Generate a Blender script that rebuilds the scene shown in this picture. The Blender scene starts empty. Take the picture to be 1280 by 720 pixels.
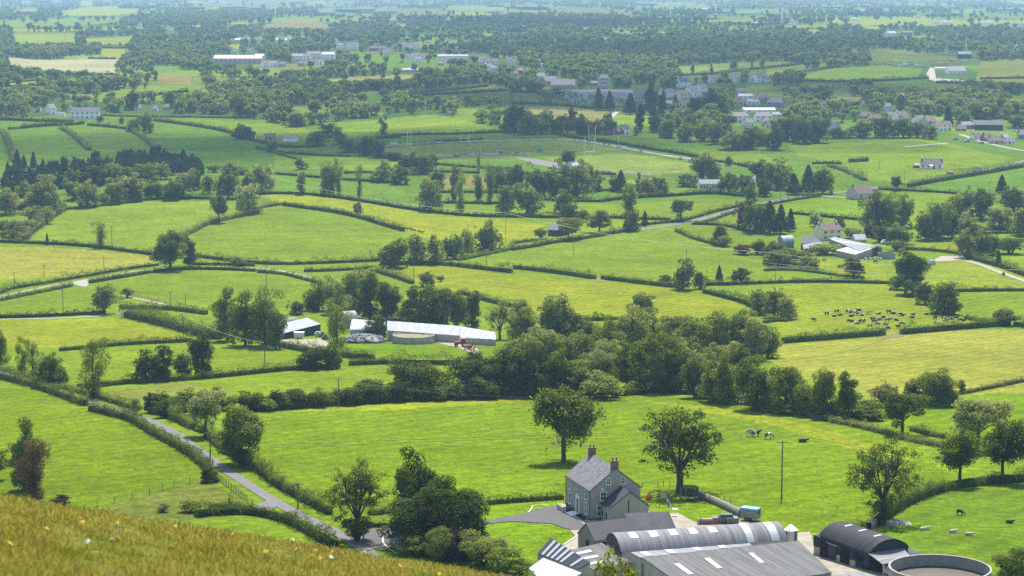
import bpy, math, random
import numpy as np
from mathutils import Vector, Matrix

SC = bpy.context.scene
RND = random.Random(11)
NPR = np.random.default_rng(11)

# ------------------------------------------------------------------ camera
F = 2800.0            # focal length in pixels of a 1280 px wide frame
CAMZ = 130.0
PITCH = math.atan(385.0 / F)
cam_data = bpy.data.cameras.new("camera")
cam = bpy.data.objects.new("camera", cam_data)
SC.collection.objects.link(cam)
cam.location = (0, 0, CAMZ)
cam.rotation_euler = (math.radians(90) - PITCH, 0, 0)
cam_data.sensor_width = 36.0
cam_data.lens = 36.0 * F / 1280.0
cam_data.clip_start = 0.5
cam_data.clip_end = 40000.0
cam_data.dof.use_dof = True
cam_data.dof.focus_distance = 480.0
cam_data.dof.aperture_fstop = 3.2
SC.camera = cam
SC.render.resolution_x = 1024
SC.render.resolution_y = 576

# ------------------------------------------------------------------ sky and sun
SUN_EL = math.radians(56.0)
SUN_AZ = math.radians(8.0)      # to the right of the view axis (+Y)
world = bpy.data.worlds.new("World")
SC.world = world
world.use_nodes = True
wn = world.node_tree
sky = wn.nodes.new("ShaderNodeTexSky")
sky.sky_type = 'NISHITA'
sky.sun_disc = False
sky.sun_elevation = SUN_EL
sky.sun_rotation = SUN_AZ
sky.air_density = 1.0
sky.dust_density = 1.2
wn.links.new(sky.outputs[0], wn.nodes["Background"].inputs[0])
wn.nodes["Background"].inputs[1].default_value = 0.122
sun_data = bpy.data.lights.new("sun", 'SUN')
sun_data.energy = 4.4
sun_data.angle = math.radians(0.5)
sun_data.color = (1.0, 0.94, 0.84)
sun = bpy.data.objects.new("sun", sun_data)
SC.collection.objects.link(sun)
SDIR = Vector((math.sin(SUN_AZ) * math.cos(SUN_EL), math.cos(SUN_AZ) * math.cos(SUN_EL), math.sin(SUN_EL)))
sun.rotation_euler = (-SDIR).to_track_quat('-Z', 'Y').to_euler()
sun.location = (0, 0, 300)
SC.view_settings.view_transform = 'Standard'
SC.view_settings.look = 'None'
SC.view_settings.exposure = 1.02
SC.view_settings.gamma = 1.0
SC.view_settings.use_curve_mapping = False
SC.cycles.max_bounces = 6
SC.cycles.diffuse_bounces = 2
SC.cycles.transmission_bounces = 3
SC.cycles.transparent_max_bounces = 12
SC.cycles.volume_bounces = 0
SC.cycles.use_denoising = False
SC.cycles.caustics_reflective = False
SC.cycles.caustics_refractive = False

HAZE_DENSITY = 0.72e-4

# ------------------------------------------------------------------ terrain profile
CP, SP = math.cos(PITCH), math.sin(PITCH)
def ray(u, v):
    a = (np.asarray(u, float) - 640) / F
    b = (np.asarray(v, float) - 360) / F
    return a, CP - b * SP, -SP - b * CP

VS = [(860, 10.1), (800, 9.4), (720, 8.4), (690, 8.0), (650, 7.4), (575, 6.2), (500, 5.0), (440, 4.05), (400, 3.45),
      (350, 2.95), (300, 2.5), (215, 1.9), (165, 1.55), (100, 1.1), (50, .7), (25, .48), (5, .27), (-8, .17)]
_z, _d = [], []
for v_, s_ in VS:
    _, dy_, dz_ = ray(640, v_)
    _z.append(float(dy_) * F / s_); _d.append(float(-dz_) * F / s_)
_lz = np.log(np.array(_z)); _d = np.array(_d)
def _pchip(x, y, q):
    h = np.diff(x); dl = np.diff(y) / h
    m = np.zeros_like(y)
    for i in range(1, len(x) - 1):
        if dl[i - 1] * dl[i] > 0:
            w1 = 2 * h[i] + h[i - 1]; w2 = h[i] + 2 * h[i - 1]
            m[i] = (w1 + w2) / (w1 / dl[i - 1] + w2 / dl[i])
    m[0] = dl[0]; m[-1] = dl[-1]
    k = np.clip(np.searchsorted(x, q) - 1, 0, len(x) - 2)
    t = (q - x[k]) / h[k]
    return ((1 + 2 * t) * (1 - t) ** 2 * y[k] + t * (1 - t) ** 2 * h[k] * m[k] + t * t * (3 - 2 * t) * y[k + 1] + t * t * (t - 1) * h[k] * m[k + 1])
TLZ = np.linspace(_lz[0], _lz[-1], 5000)
TD = _pchip(_lz, _d, TLZ)
_k = np.exp(-0.5 * (np.arange(-180, 181) / 70.0) ** 2); _k /= _k.sum()
TD = np.convolve(np.pad(TD, 180, mode='edge'), _k, mode='valid')
TZ = np.exp(TLZ)
TR = np.minimum.accumulate(TD / TZ) - np.arange(5000) * 1e-10
YNEAR, YFAR = 300.0, float(TZ[-1])
def und(x, y):
    A = np.clip((y - 480) / 600, 0, 1) * 1.1 + np.clip((y - 1300) / 1500, 0, 1) * 1.2
    return A * (np.sin(x / 170 + 1.3) * np.sin(y / 230 + .5) + .5 * np.sin(x / 95 + y / 140))
def brow(x, y):
    return 1.7 + .1995 * y + .165 * x + .00084 * y * y
def HT(x, y):
    x = np.asarray(x, float); y = np.asarray(y, float)
    val = CAMZ - np.interp(np.log(np.maximum(y, 1)), TLZ, TD) + und(x, y)
    y0, y1 = 62.0, YNEAR
    xb = x * y0 / np.maximum(y, y0)
    b0 = brow(xb, y0); s0 = .1995 + 2 * .00084 * y0
    d1 = np.interp(math.log(y1), TLZ, TD); s1 = .03
    t = np.clip((y - y0) / (y1 - y0), 0, 1); L = y1 - y0
    her = (1 + 2 * t) * (1 - t) ** 2 * b0 + t * (1 - t) ** 2 * L * s0 + t * t * (3 - 2 * t) * d1 + t * t * (t - 1) * L * s1
    near = np.where(y < y0, brow(x, np.maximum(y, -20)), her)
    return np.where(y >= y1, val, CAMZ - near)
def cast(u, v, h=0.0):
    """pixel -> world point h metres above the valley floor"""
    a, dy, dz = ray(u, v)
    r = -dz / dy
    y = np.interp(-r, -TR, TZ)
    for _ in range(8):
        x = a / dy * y
        y = np.interp(-(r + (und(x, y) + h) / y), -TR, TZ)
    x = a / dy * y
    return np.stack(np.broadcast_arrays(x, y, CAMZ - r * y), -1)
def P(u, v, h=0.0):
    return Vector(cast(u, v, h).tolist())
def PZ(u, v, z):
    """pixel -> world point at absolute height z"""
    a, dy, dz = ray(u, v)
    t = (z - CAMZ) / float(dz)
    return Vector((float(a) * t, float(dy) * t, z))
def scale_at(v):
    """pixels per metre at the ground seen in row v"""
    p = cast(640, v)
    return F / float(p[1])
def proj(p):
    p = np.asarray(p, float)
    x, y, z = p[..., 0], p[..., 1], p[..., 2] - CAMZ
    dep = y * CP - z * SP
    return 640 + F * x / dep, 360 - F * (y * SP + z * CP) / dep

# ------------------------------------------------------------------ objects
COL = SC.collection
def link(o):
    COL.objects.link(o); return o
def empty(name, loc=(0, 0, 0), yaw=0.0):
    o = bpy.data.objects.new(name, None); link(o)
    o.location = loc; o.rotation_euler = (0, 0, yaw); o.empty_display_size = .5
    return o
LONG = []
def tag(o, label=None, cat=None, group=None, kind=None):
    if label:
        o["label"] = label
        if not 4 <= len(label.split()) <= 16: LONG.append((o.name, label))
    if cat: o["category"] = cat
    if group: o["group"] = group
    if kind: o["kind"] = kind
    return o
def mesh_np(name, V, faces, mat=None, attr=None, smooth=False):
    """faces: (M,3) or (M,4) int array; attr: {name: per-face float array}"""
    V = np.asarray(V, np.float32); Fc = np.asarray(faces, np.int32)
    me = bpy.data.meshes.new(name)
    n, k = Fc.shape
    me.vertices.add(len(V)); me.vertices.foreach_set("co", V.ravel())
    me.loops.add(n * k); me.loops.foreach_set("vertex_index", Fc.ravel())
    me.polygons.add(n)
    me.polygons.foreach_set("loop_start", np.arange(0, n * k, k, dtype=np.int32))
    me.polygons.foreach_set("loop_total", np.full(n, k, np.int32))
    if smooth: me.polygons.foreach_set("use_smooth", np.ones(n, bool))
    for an, av in (attr or {}).items():
        at = me.attributes.new(an, 'FLOAT', 'FACE'); at.data.foreach_set("value", np.asarray(av, np.float32))
    me.update(calc_edges=True)
    if mat: me.materials.append(mat)
    return me
def obj_me(name, me, parent=None, loc=None):
    o = bpy.data.objects.new(name, me); link(o)
    if parent: o.parent = parent
    if loc is not None: o.location = loc
    return o

class MB:
    """collects boxes, prisms, tubes and builds them as one mesh object"""
    def __init__(s): s.v = []; s.f = []; s.m = []
    def add(s, V, Fs, mi=0):
        b = len(s.v); s.v += [tuple(p) for p in V]
        for f in Fs: s.f.append([i + b for i in f]); s.m.append(mi)
        return s
    def box(s, x0, x1, y0, y1, z0, z1, mi=0, M=None):
        V = [Vector(p) for p in ((x0, y0, z0), (x1, y0, z0), (x1, y1, z0), (x0, y1, z0), (x0, y0, z1), (x1, y0, z1), (x1, y1, z1), (x0, y1, z1))]
        if M: V = [M @ p for p in V]
        return s.add(V, [(3, 2, 1, 0), (4, 5, 6, 7), (0, 1, 5, 4), (1, 2, 6, 5), (2, 3, 7, 6), (3, 0, 4, 7)], mi)
    def prism(s, prof, x0, x1, mi=0, cap=True):
        """profile (y,z) extruded along x"""
        n = len(prof)
        V = [(x0, y, z) for y, z in prof] + [(x1, y, z) for y, z in prof]
        Fs = [(i, (i + 1) % n, (i + 1) % n + n, i + n) for i in range(n)]
        if cap: Fs += [tuple(range(n))[::-1], tuple(range(n, 2 * n))]
        return s.add(V, Fs, mi)
    def slab(s, q, t, mi=0):
        """quad of four points given thickness t along its normal, downwards"""
        q = [Vector(p) for p in q]
        nn = (q[1] - q[0]).cross(q[3] - q[0]).normalized()
        if nn.z < 0: nn = -nn
        V = q + [p - nn * t for p in q]
        return s.add(V, [(0, 1, 2, 3), (7, 6, 5, 4), (0, 4, 5, 1), (1, 5, 6, 2), (2, 6, 7, 3), (3, 7, 4, 0)], mi)
    def tube(s, pts, rad, n=6, mi=0, cap=True):
        pts = [Vector(p) for p in pts]
        if not hasattr(rad, '__len__'): rad = [rad] * len(pts)
        rings = []
        for i, p in enumerate(pts):
            d = (pts[min(i + 1, len(pts) - 1)] - pts[max(i - 1, 0)]).normalized()
            a = d.cross(Vector((0, 0, 1)) if abs(d.z) < .95 else Vector((1, 0, 0))).normalized(); b = d.cross(a)
            rings.append([p + (a * math.cos(2 * math.pi * k / n) + b * math.sin(2 * math.pi * k / n)) * rad[i] for k in range(n)])
        V = [p for r in rings for p in r]
        Fs = [(i * n + k, i * n + (k + 1) % n, (i + 1) * n + (k + 1) % n, (i + 1) * n + k) for i in range(len(pts) - 1) for k in range(n)]
        if cap: Fs += [tuple(range(n))[::-1], tuple(range((len(pts) - 1) * n, len(pts) * n))]
        return s.add(V, Fs, mi)
    def lathe(s, prof, n=24, c=(0, 0), mi=0, cap=False):
        """profile (r,z)"""
        V = [(c[0] + r * math.cos(2 * math.pi * k / n), c[1] + r * math.sin(2 * math.pi * k / n), z) for r, z in prof for k in range(n)]
        Fs = [(i * n + k, i * n + (k + 1) % n, (i + 1) * n + (k + 1) % n, (i + 1) * n + k) for i in range(len(prof) - 1) for k in range(n)]
        if cap: Fs += [tuple(range((len(prof) - 1) * n, len(prof) * n))]
        return s.add(V, Fs, mi)
    def build(s, name, mats, parent=None, smooth=False, loc=None):
        me = bpy.data.meshes.new(name); me.from_pydata(s.v, [], s.f)
        for m in (mats if isinstance(mats, (list, tuple)) else [mats]): me.materials.append(m)
        me.polygons.foreach_set("material_index", s.m)
        if smooth: me.polygons.foreach_set("use_smooth", [True] * len(s.f))
        me.update()
        return obj_me(name, me, parent, loc)

# ------------------------------------------------------------------ materials
def new_mat(name):
    m = bpy.data.materials.new(name); m.use_nodes = True
    nt = m.node_tree; bs = nt.nodes["Principled BSDF"]
    return m, nt, bs
def N(nt, t, **kw):
    n = nt.nodes.new(t)
    for k, v in kw.items():
        if k in n.inputs.keys(): n.inputs[k].default_value = v
        else: setattr(n, k, v)
    return n
def ramp(nt, stops):
    r = nt.nodes.new("ShaderNodeValToRGB"); e = r.color_ramp.elements
    while len(e) < len(stops): e.new(.5)
    for i, (p, c) in enumerate(stops): e[i].position = p; e[i].color = (*c[:3], 1)
    return r
def hard(name, c, rough=.7, var=.18, scale=1.5, metal=0.0, stretch=(1, 1, 1), bump=0.0, spec=.3):
    """a wall, roof, metal or paint material with procedural wear"""
    m, nt, bs = new_mat(name)
    tc = N(nt, "ShaderNodeTexCoord"); mp = N(nt, "ShaderNodeMapping"); mp.inputs["Scale"].default_value = stretch
    nt.links.new(tc.outputs["Object"], mp.inputs[0])
    n1 = N(nt, "ShaderNodeTexNoise", Scale=scale, Detail=6.0, Roughness=.65); nt.links.new(mp.outputs[0], n1.inputs["Vector"])
    r = ramp(nt, [(.3, [x * (1 - var) for x in c]), (.7, [min(1, x * (1 + var)) for x in c])])
    nt.links.new(n1.outputs["Fac"], r.inputs[0]); nt.links.new(r.outputs[0], bs.inputs["Base Color"])
    bs.inputs["Roughness"].default_value = rough; bs.inputs["Metallic"].default_value = metal
    bs.inputs["Specular IOR Level"].default_value = spec
    if bump:
        b = N(nt, "ShaderNodeBump", Strength=bump, Distance=.05); nt.links.new(n1.outputs["Fac"], b.inputs["Height"]); nt.links.new(b.outputs[0], bs.inputs["Normal"])
    return m
def sheet(name, c, period=.25, rough=.68, var=.15, metal=.0, axis=0, contrast=.25, rust=None):
    """corrugated sheeting: ridges across the given object axis, streaks down the slope"""
    m, nt, bs = new_mat(name)
    tc = N(nt, "ShaderNodeTexCoord"); sp = N(nt, "ShaderNodeSeparateXYZ"); nt.links.new(tc.outputs["Object"], sp.inputs[0])
    mp = N(nt, "ShaderNodeMapping"); mp.inputs["Scale"].default_value = (1.2, .15, .15) if axis == 0 else (.15, 1.2, .15)
    nt.links.new(tc.outputs["Object"], mp.inputs[0])
    n1 = N(nt, "ShaderNodeTexNoise", Scale=1.3, Detail=6.0, Roughness=.7); nt.links.new(mp.outputs[0], n1.inputs["Vector"])
    r = ramp(nt, [(.25, [x * (1 - var * 1.6) for x in c]), (.55, c), (.8, [min(1, x * (1 + var)) for x in c])])
    nt.links.new(n1.outputs["Fac"], r.inputs[0])
    out = r.outputs[0]
    if rust:
        n2 = N(nt, "ShaderNodeTexNoise", Scale=.35, Detail=5.0, Roughness=.6); nt.links.new(tc.outputs["Object"], n2.inputs["Vector"])
        rr = ramp(nt, [(.56, (0, 0, 0)), (.7, (1, 1, 1))]); nt.links.new(n2.outputs["Fac"], rr.inputs[0])
        mx = N(nt, "ShaderNodeMix", data_type='RGBA'); nt.links.new(rr.outputs[0], mx.inputs[0]); nt.links.new(out, mx.inputs[6]); mx.inputs[7].default_value = (*rust, 1)
        out = mx.outputs[2]
    n5 = N(nt, "ShaderNodeTexNoise", Scale=1.0, Detail=2.0, Roughness=.5); mp5 = N(nt, "ShaderNodeMapping"); mp5.inputs["Scale"].default_value = (2.2, .02, .02) if axis == 0 else (.02, 2.2, .02)
    nt.links.new(tc.outputs["Object"], mp5.inputs[0]); nt.links.new(mp5.outputs[0], n5.inputs["Vector"])
    mr5 = N(nt, "ShaderNodeMapRange"); mr5.inputs[1].default_value = .35; mr5.inputs[2].default_value = .65; mr5.inputs[3].default_value = .72; mr5.inputs[4].default_value = 1.22; nt.links.new(n5.outputs["Fac"], mr5.inputs[0])
    v5 = N(nt, "ShaderNodeVectorMath", operation='SCALE'); nt.links.new(out, v5.inputs[0]); nt.links.new(mr5.outputs[0], v5.inputs["Scale"])
    nt.links.new(v5.outputs[0], bs.inputs["Base Color"])
    mul = N(nt, "ShaderNodeMath", operation='MULTIPLY'); mul.inputs[1].default_value = 2 * math.pi / period
    nt.links.new(sp.outputs[axis], mul.inputs[0])
    sn = N(nt, "ShaderNodeMath", operation='SINE'); nt.links.new(mul.outputs[0], sn.inputs[0])
    b = N(nt, "ShaderNodeBump", Strength=contrast, Distance=.04); nt.links.new(sn.outputs[0], b.inputs["Height"]); nt.links.new(b.outputs[0], bs.inputs["Normal"])
    bs.inputs["Roughness"].default_value = rough; bs.inputs["Metallic"].default_value = metal; bs.inputs["Specular IOR Level"].default_value = .1
    return m
def leaf_mat(name, dark, mid, lite, trans=.42):
    """leaves: colour varies leaf by leaf and plant by plant, light passes through"""
    m, nt, bs = new_mat(name)
    nt.nodes.remove(bs)
    at = N(nt, "ShaderNodeAttribute", attribute_name="rnd"); oi = N(nt, "ShaderNodeObjectInfo")
    a = N(nt, "ShaderNodeMath", operation='MULTIPLY'); a.inputs[1].default_value = .55; nt.links.new(at.outputs["Fac"], a.inputs[0])
    b = N(nt, "ShaderNodeMath", operation='MULTIPLY_ADD'); b.inputs[1].default_value = .48; nt.links.new(oi.outputs["Random"], b.inputs[0]); nt.links.new(a.outputs[0], b.inputs[2])
    r = ramp(nt, [(.1, dark), (.5, mid), (.92, lite)]); nt.links.new(b.outputs[0], r.inputs[0])
    df = N(nt, "ShaderNodeBsdfDiffuse"); tr = N(nt, "ShaderNodeBsdfTranslucent"); mx = N(nt, "ShaderNodeMixShader"); mx.inputs[0].default_value = trans
    hs = N(nt, "ShaderNodeHueSaturation", Hue=.478, Saturation=1.12, Value=1.5); nt.links.new(r.outputs[0], hs.inputs["Color"])
    nt.links.new(r.outputs[0], df.inputs[0]); nt.links.new(hs.outputs[0], tr.inputs[0])
    nt.links.new(df.outputs[0], mx.inputs[1]); nt.links.new(tr.outputs[0], mx.inputs[2])
    nt.links.new(mx.outputs[0], nt.nodes["Material Output"].inputs[0])
    return m
LEAF = {
    'mid': leaf_mat("leaf_mid", (.06, .09, .016), (.135, .18, .032), (.245, .3, .065)),
    'lite': leaf_mat("leaf_light", (.105, .14, .032), (.2, .24, .065), (.3, .34, .115)),
    'dark': leaf_mat("leaf_dark", (.036, .06, .013), (.086, .126, .025), (.17, .22, .046)),
    'red': leaf_mat("leaf_copper", (.04, .03, .018), (.085, .05, .03), (.13, .085, .045)),
    'purple': leaf_mat("leaf_purple", (.022, .014, .018), (.045, .026, .034), (.07, .045, .05)),
    'con': leaf_mat("leaf_needle", (.014, .032, .014), (.03, .058, .022), (.055, .095, .03), .2),
    'hedge': leaf_mat("leaf_hedge", (.055, .082, .015), (.118, .155, .028), (.2, .24, .052), .32),
    'scrub': leaf_mat("leaf_scrub", (.085, .1, .03), (.155, .175, .052), (.22, .24, .075)),
    'far': leaf_mat("leaf_far", (.045, .076, .018), (.1, .155, .032), (.19, .245, .055), .4),
}
BARK = hard("bark", (.075, .062, .048), .95, .35, 4, stretch=(1, 1, .25), bump=.4)
# ------------------------------------------------------------------ fields (pixel outlines of the pasture parcels)
FC = {'N': (.108, .168, .007), 'G1': (.125, .188, .011), 'G2': (.085, .155, .014), 'GY': (.182, .215, .012), 'Y': (.215, .23, .035), 'O': (.12, .14, .025),
      'T': (.18, .165, .05), 'B': (.29, .26, .15), 'W': (.045, .085, .02), 'L': (.115, .195, .007), 'P': (.14, .185, .03), 'H': (.085, .145, .01)}
FIELDS = [
 # far
 ('GY', [(15,13),(45,11),(50,14),(15,16)]), ('GY', [(75,15),(107,9),(150,7),(175,12),(165,17),(125,20),(75,19)]), ('T', [(172,7),(195,6),(192,12)]),
 ('GY', [(100,0),(116,0),(116,8),(100,7)]), ('GY', [(14,37),(150,35),(150,38),(14,40)]), ('GY', [(15,43),(97,42),(95,55),(22,54)]),
 ('GY', [(125,61),(172,60),(150,73),(127,71)]), ('GY', [(105,47),(165,47),(165,55),(107,55)]), ('B', [(5,71),(50,75),(148,73),(144,92),(70,89),(15,83)]), ('G2', [(192,82),(225,83),(222,91),(192,90)]),
 ('GY', [(272,54),(303,56),(300,62)]), ('GY', [(282,29),(312,28),(310,33)]), ('GY', [(232,31),(255,31),(250,35)]),
 ('GY', [(0,105),(60,99),(57,106),(0,109)]), ('G1', [(200,111),(250,107),(248,115),(205,116)]), ('P', [(75,115),(190,122),(187,126),(82,121)]),
 ('T', [(195,93),(240,92),(240,104),(200,105)]), ('G2', [(22,147),(100,141),(295,146),(290,150),(100,152)]),
 ('P', [(397,12),(460,10),(510,17),(400,16)]), ('T', [(325,32),(367,23),(390,26),(427,35),(395,36),(330,35)]), ('Y', [(477,27),(510,30),(505,34)]),
 ('T', [(395,103),(435,96),(520,93),(517,100),(437,103)]), ('O', [(345,136),(412,130),(425,137),(390,143),(347,143)]), ('G2', [(440,125),(470,117),(495,123),(470,130),(442,131)]),
 ('O', [(510,115),(607,105),(640,110),(638,125),(600,121),(512,119)]), ('G1', [(432,144),(475,140),(480,143),(440,147)]),
 ('P', [(835,84),(915,78),(985,77),(985,83),(915,89),(865,95)]), ('O', [(640,115),(670,115),(707,127),(640,128)]),
 ('T', [(655,133),(715,133),(760,140),(752,158),(725,152),(670,145)]), ('G1', [(765,143),(795,141),(850,148),(840,159),(760,160)]), ('G1', [(672,107),(700,112),(697,117)]),
 ('T', [(760,38),(835,40),(830,43),(765,42)]), ('T', [(850,172),(905,171),(900,178)]),
 ('GY', [(980,31),(1035,29),(1035,34),(982,35)]), ('GY', [(1075,31),(1102,33),(1095,39),(1080,37)]), ('GY', [(1045,3),(1088,3),(1085,6)]), ('Y', [(1065,10),(1083,11),(1083,14),(1065,13)]),
 ('H', [(995,96),(1042,85),(1100,82),(1155,86),(1145,97),(1080,101),(1005,100)]), ('G2', [(1080,104),(1145,100),(1205,104),(1197,110),(1135,111),(1082,109)]),
 ('O', [(960,82),(1035,79),(1040,84),(992,88),(960,94)]), ('O', [(1225,77),(1280,75),(1290,107),(1220,102)]), ('Y', [(1045,122),(1080,121),(1078,127),(1047,126)]),
 ('P', [(1140,143),(1197,147),(1185,152),(1145,148)]), ('O', [(1245,150),(1290,146),(1290,160)]), ('G1', [(1180,160),(1275,163),(1275,172),(1200,170)]),
 ('P', [(560,8),(640,7),(640,11),(560,12)]), ('GY', [(600,9),(632,9),(632,12),(600,12)]), ('GY', [(840,4),(870,4),(868,7)]), ('G1', [(820,24),(940,24),(940,28),(820,27)]), ('GY', [(725,33),(740,33),(740,36),(726,36)]),
 # left hillside
 ('G2', [(-5,162),(10,160),(22,212),(-5,214)]), ('G2', [(12,163),(75,161),(105,185),(60,200),(20,210)]), ('G2', [(85,163),(140,158),(165,170),(190,187),(130,190),(110,178)]),
 ('G2', [(195,155),(250,152),(330,178),(370,195),(345,218),(270,212),(215,190)]), ('G1', [(200,146),(300,152),(345,160),(400,165),(405,180),(340,178),(290,165),(240,152)]),
 ('G1', [(419,154),(540,143),(570,147),(627,161),(595,165),(490,167),(440,172)]), ('G1', [(320,152),(382,160),(405,172),(380,176),(320,170)]), ('G2', [(470,172),(627,166),(640,168),(640,173),(490,178)]),
 # sports ground
 ('P', [(478,186),(560,179),(640,176),(720,173),(775,183),(782,188),(720,192),(640,193),(560,194),(500,193)]), ('P', [(680,197),(780,191),(872,205),(862,215),(815,219),(760,216),(720,210)]),
 ('G1', [(817,184),(940,190),(990,205),(940,207),(905,200),(850,192)]),
 # right
 ('G1', [(985,182),(1060,178),(1150,172),(1210,185),(1265,198),(1240,206),(1190,212),(1175,222),(1135,230),(1090,225),(1040,215),(1060,203),(1000,196)]),
 ('G2', [(1150,232),(1230,217),(1290,210),(1290,235),(1240,243),(1185,238)]), ('G2', [(960,195),(1015,210),(1010,222),(975,210)]), ('G2', [(1035,220),(1070,225),(1065,232),(1040,228)]),
 ('G1', [(965,260),(1020,248),(1080,250),(1085,262),(1080,273),(1035,270),(985,262)]), ('G1', [(985,270),(1080,278),(1080,285),(1000,290)]),
 ('G1', [(1095,240),(1185,242),(1230,250),(1250,262),(1290,270),(1290,290),(1230,288),(1140,302),(1135,275)]), ('GY', [(1135,307),(1200,300),(1210,318),(1170,313)]),
 ('GY', [(960,330),(1000,322),(1080,325),(1110,335),(1110,350),(960,350)]), ('GY', [(1160,330),(1205,325),(1290,355),(1290,362),(1190,362),(1150,350)]), ('G1', [(1195,365),(1290,365),(1290,398),(1240,402),(1205,392)]),
 # centre
 ('G1', [(640,264),(760,257),(880,248),(930,249),(925,258),(880,270),(840,274),(700,271)]), ('GY', [(770,227),(815,222),(832,224),(805,231)]), ('G1', [(835,235),(880,237),(835,246),(790,247)]),
 ('T', [(547,220),(640,222),(640,237),(550,235)]), ('G1', [(345,188),(430,195),(500,203),(505,215),(440,213),(345,210)]), ('G2', [(345,222),(420,227),(500,232),(515,252),(460,252),(400,242),(340,238)]),
 ('GY', [(325,243),(380,244),(440,250),(500,260),(560,270),(640,276),(680,280),(672,299),(640,303),(600,306),(560,305),(505,289),(430,265),(350,254)]),
 ('G1', [(240,290),(320,266),(355,260),(430,275),(500,290),(512,300),(480,322),(420,328),(330,329),(250,319)]), ('G1', [(30,300),(75,265),(180,252),(265,252),(272,276),(225,297),(195,315),(120,306)]),
 ('Y', [(-5,308),(60,309),(130,314),(195,322),(195,331),(100,345),(-5,362)]), ('G1', [(0,378),(110,358),(200,340),(320,342),(390,352),(380,375),(350,385),(280,380),(210,382),(150,368),(120,388),(0,394)]),
 ('GY', [(-5,402),(150,398),(230,415),(240,424),(130,430),(60,435),(-5,436)]), ('GY', [(20,404),(150,400),(160,408),(40,416)]), ('G1', [(80,440),(240,430),(330,430),(380,450),(330,463),(180,475),(100,483)]),
 ('O', [(130,490),(200,481),(260,478),(190,505),(150,500)]), ('G1', [(260,478),(480,460),(570,460),(560,480),(480,495),(340,500),(250,512),(185,508)]),
 ('L', [(430,430),(480,430),(580,440),(570,452),(500,452)]), ('G1', [(405,340),(455,338),(515,355),(600,365),(660,385),(640,392),(590,375)]),
 ('GY', [(480,333),(560,331),(640,345),(730,351),(840,360),(940,380),(900,396),(830,397),(760,401),(690,396),(590,368),(510,350)]),
 ('G1', [(590,327),(640,316),(700,302),(800,290),(850,290),(900,306),(965,318),(1000,330),(1090,350),(1000,353),(900,357),(840,355),(730,346),(650,338)]),
 ('G1', [(848,289),(905,282),(960,296),(1000,310),(960,312),(880,300)]), ('G1', [(700,275),(840,276),(780,283),(730,290)]),
 ('GY', [(930,365),(1000,356),(1110,355),(1150,375),(1240,404),(1185,410),(1080,420),(980,427),(965,400)]),
 ('Y', [(962,432),(1090,423),(1200,412),(1290,409),(1290,475),(1190,494),(1150,492),(1090,502),(1060,482),(1000,472),(965,452)]),
 ('L', [(1065,540),(1140,512),(1200,498),(1290,478),(1290,555),(1200,560),(1120,552)]),
 # near
 ('N', [(-5,480),(60,487),(150,515),(215,548),(255,585),(245,605),(190,622),(120,634),(-5,640)]), ('O', [(110,640),(200,615),(262,598),(312,633),(280,645),(200,655)]),
 ('N', [(300,590),(335,515),(480,505),(640,498),(780,487),(860,500),(930,510),(1010,527),(1065,545),(1150,575),(1190,592),(1165,610),(1100,650),(1060,670),(1010,665),(925,640),(865,620),(800,614),(640,626),(500,645),(415,640),(360,615)]),
 ('GY', [(345,515),(480,505),(640,498),(770,490),(740,497),(500,512)]), ('GY', [(800,500),(930,512),(1065,545),(1150,578),(1090,570),(960,530)]),
 ('L', [(480,640),(608,630),(702,627),(706,636),(660,641),(612,650),(480,656)]), ('L', [(480,668),(540,660),(612,655),(680,654),(712,666),(722,672),(690,690),(640,705),(500,705)]), ('L', [(800,625),(865,622),(925,646),(880,655),(845,640)]),
 ('H', [(1098,655),(1150,625),(1200,612),(1290,606),(1290,760),(1220,760),(1200,700),(1110,675)]),
]
FIELDS = [(k, [((1720 if x >= 1280 else -440 if x <= 0 else x) if y > 135 else x, y) for x, y in p]) for k, p in FIELDS]
def inpoly(u, v, poly):
    r = np.zeros(np.shape(u), bool); n = len(poly)
    for i in range(n):
        x0, y0 = poly[i]; x1, y1 = poly[(i + 1) % n]
        if y0 == y1: continue
        c = ((v > y0) != (v > y1)) & (u < (x1 - x0) * (v - y0) / (y1 - y0) + x0)
        r ^= c
    return r

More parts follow.
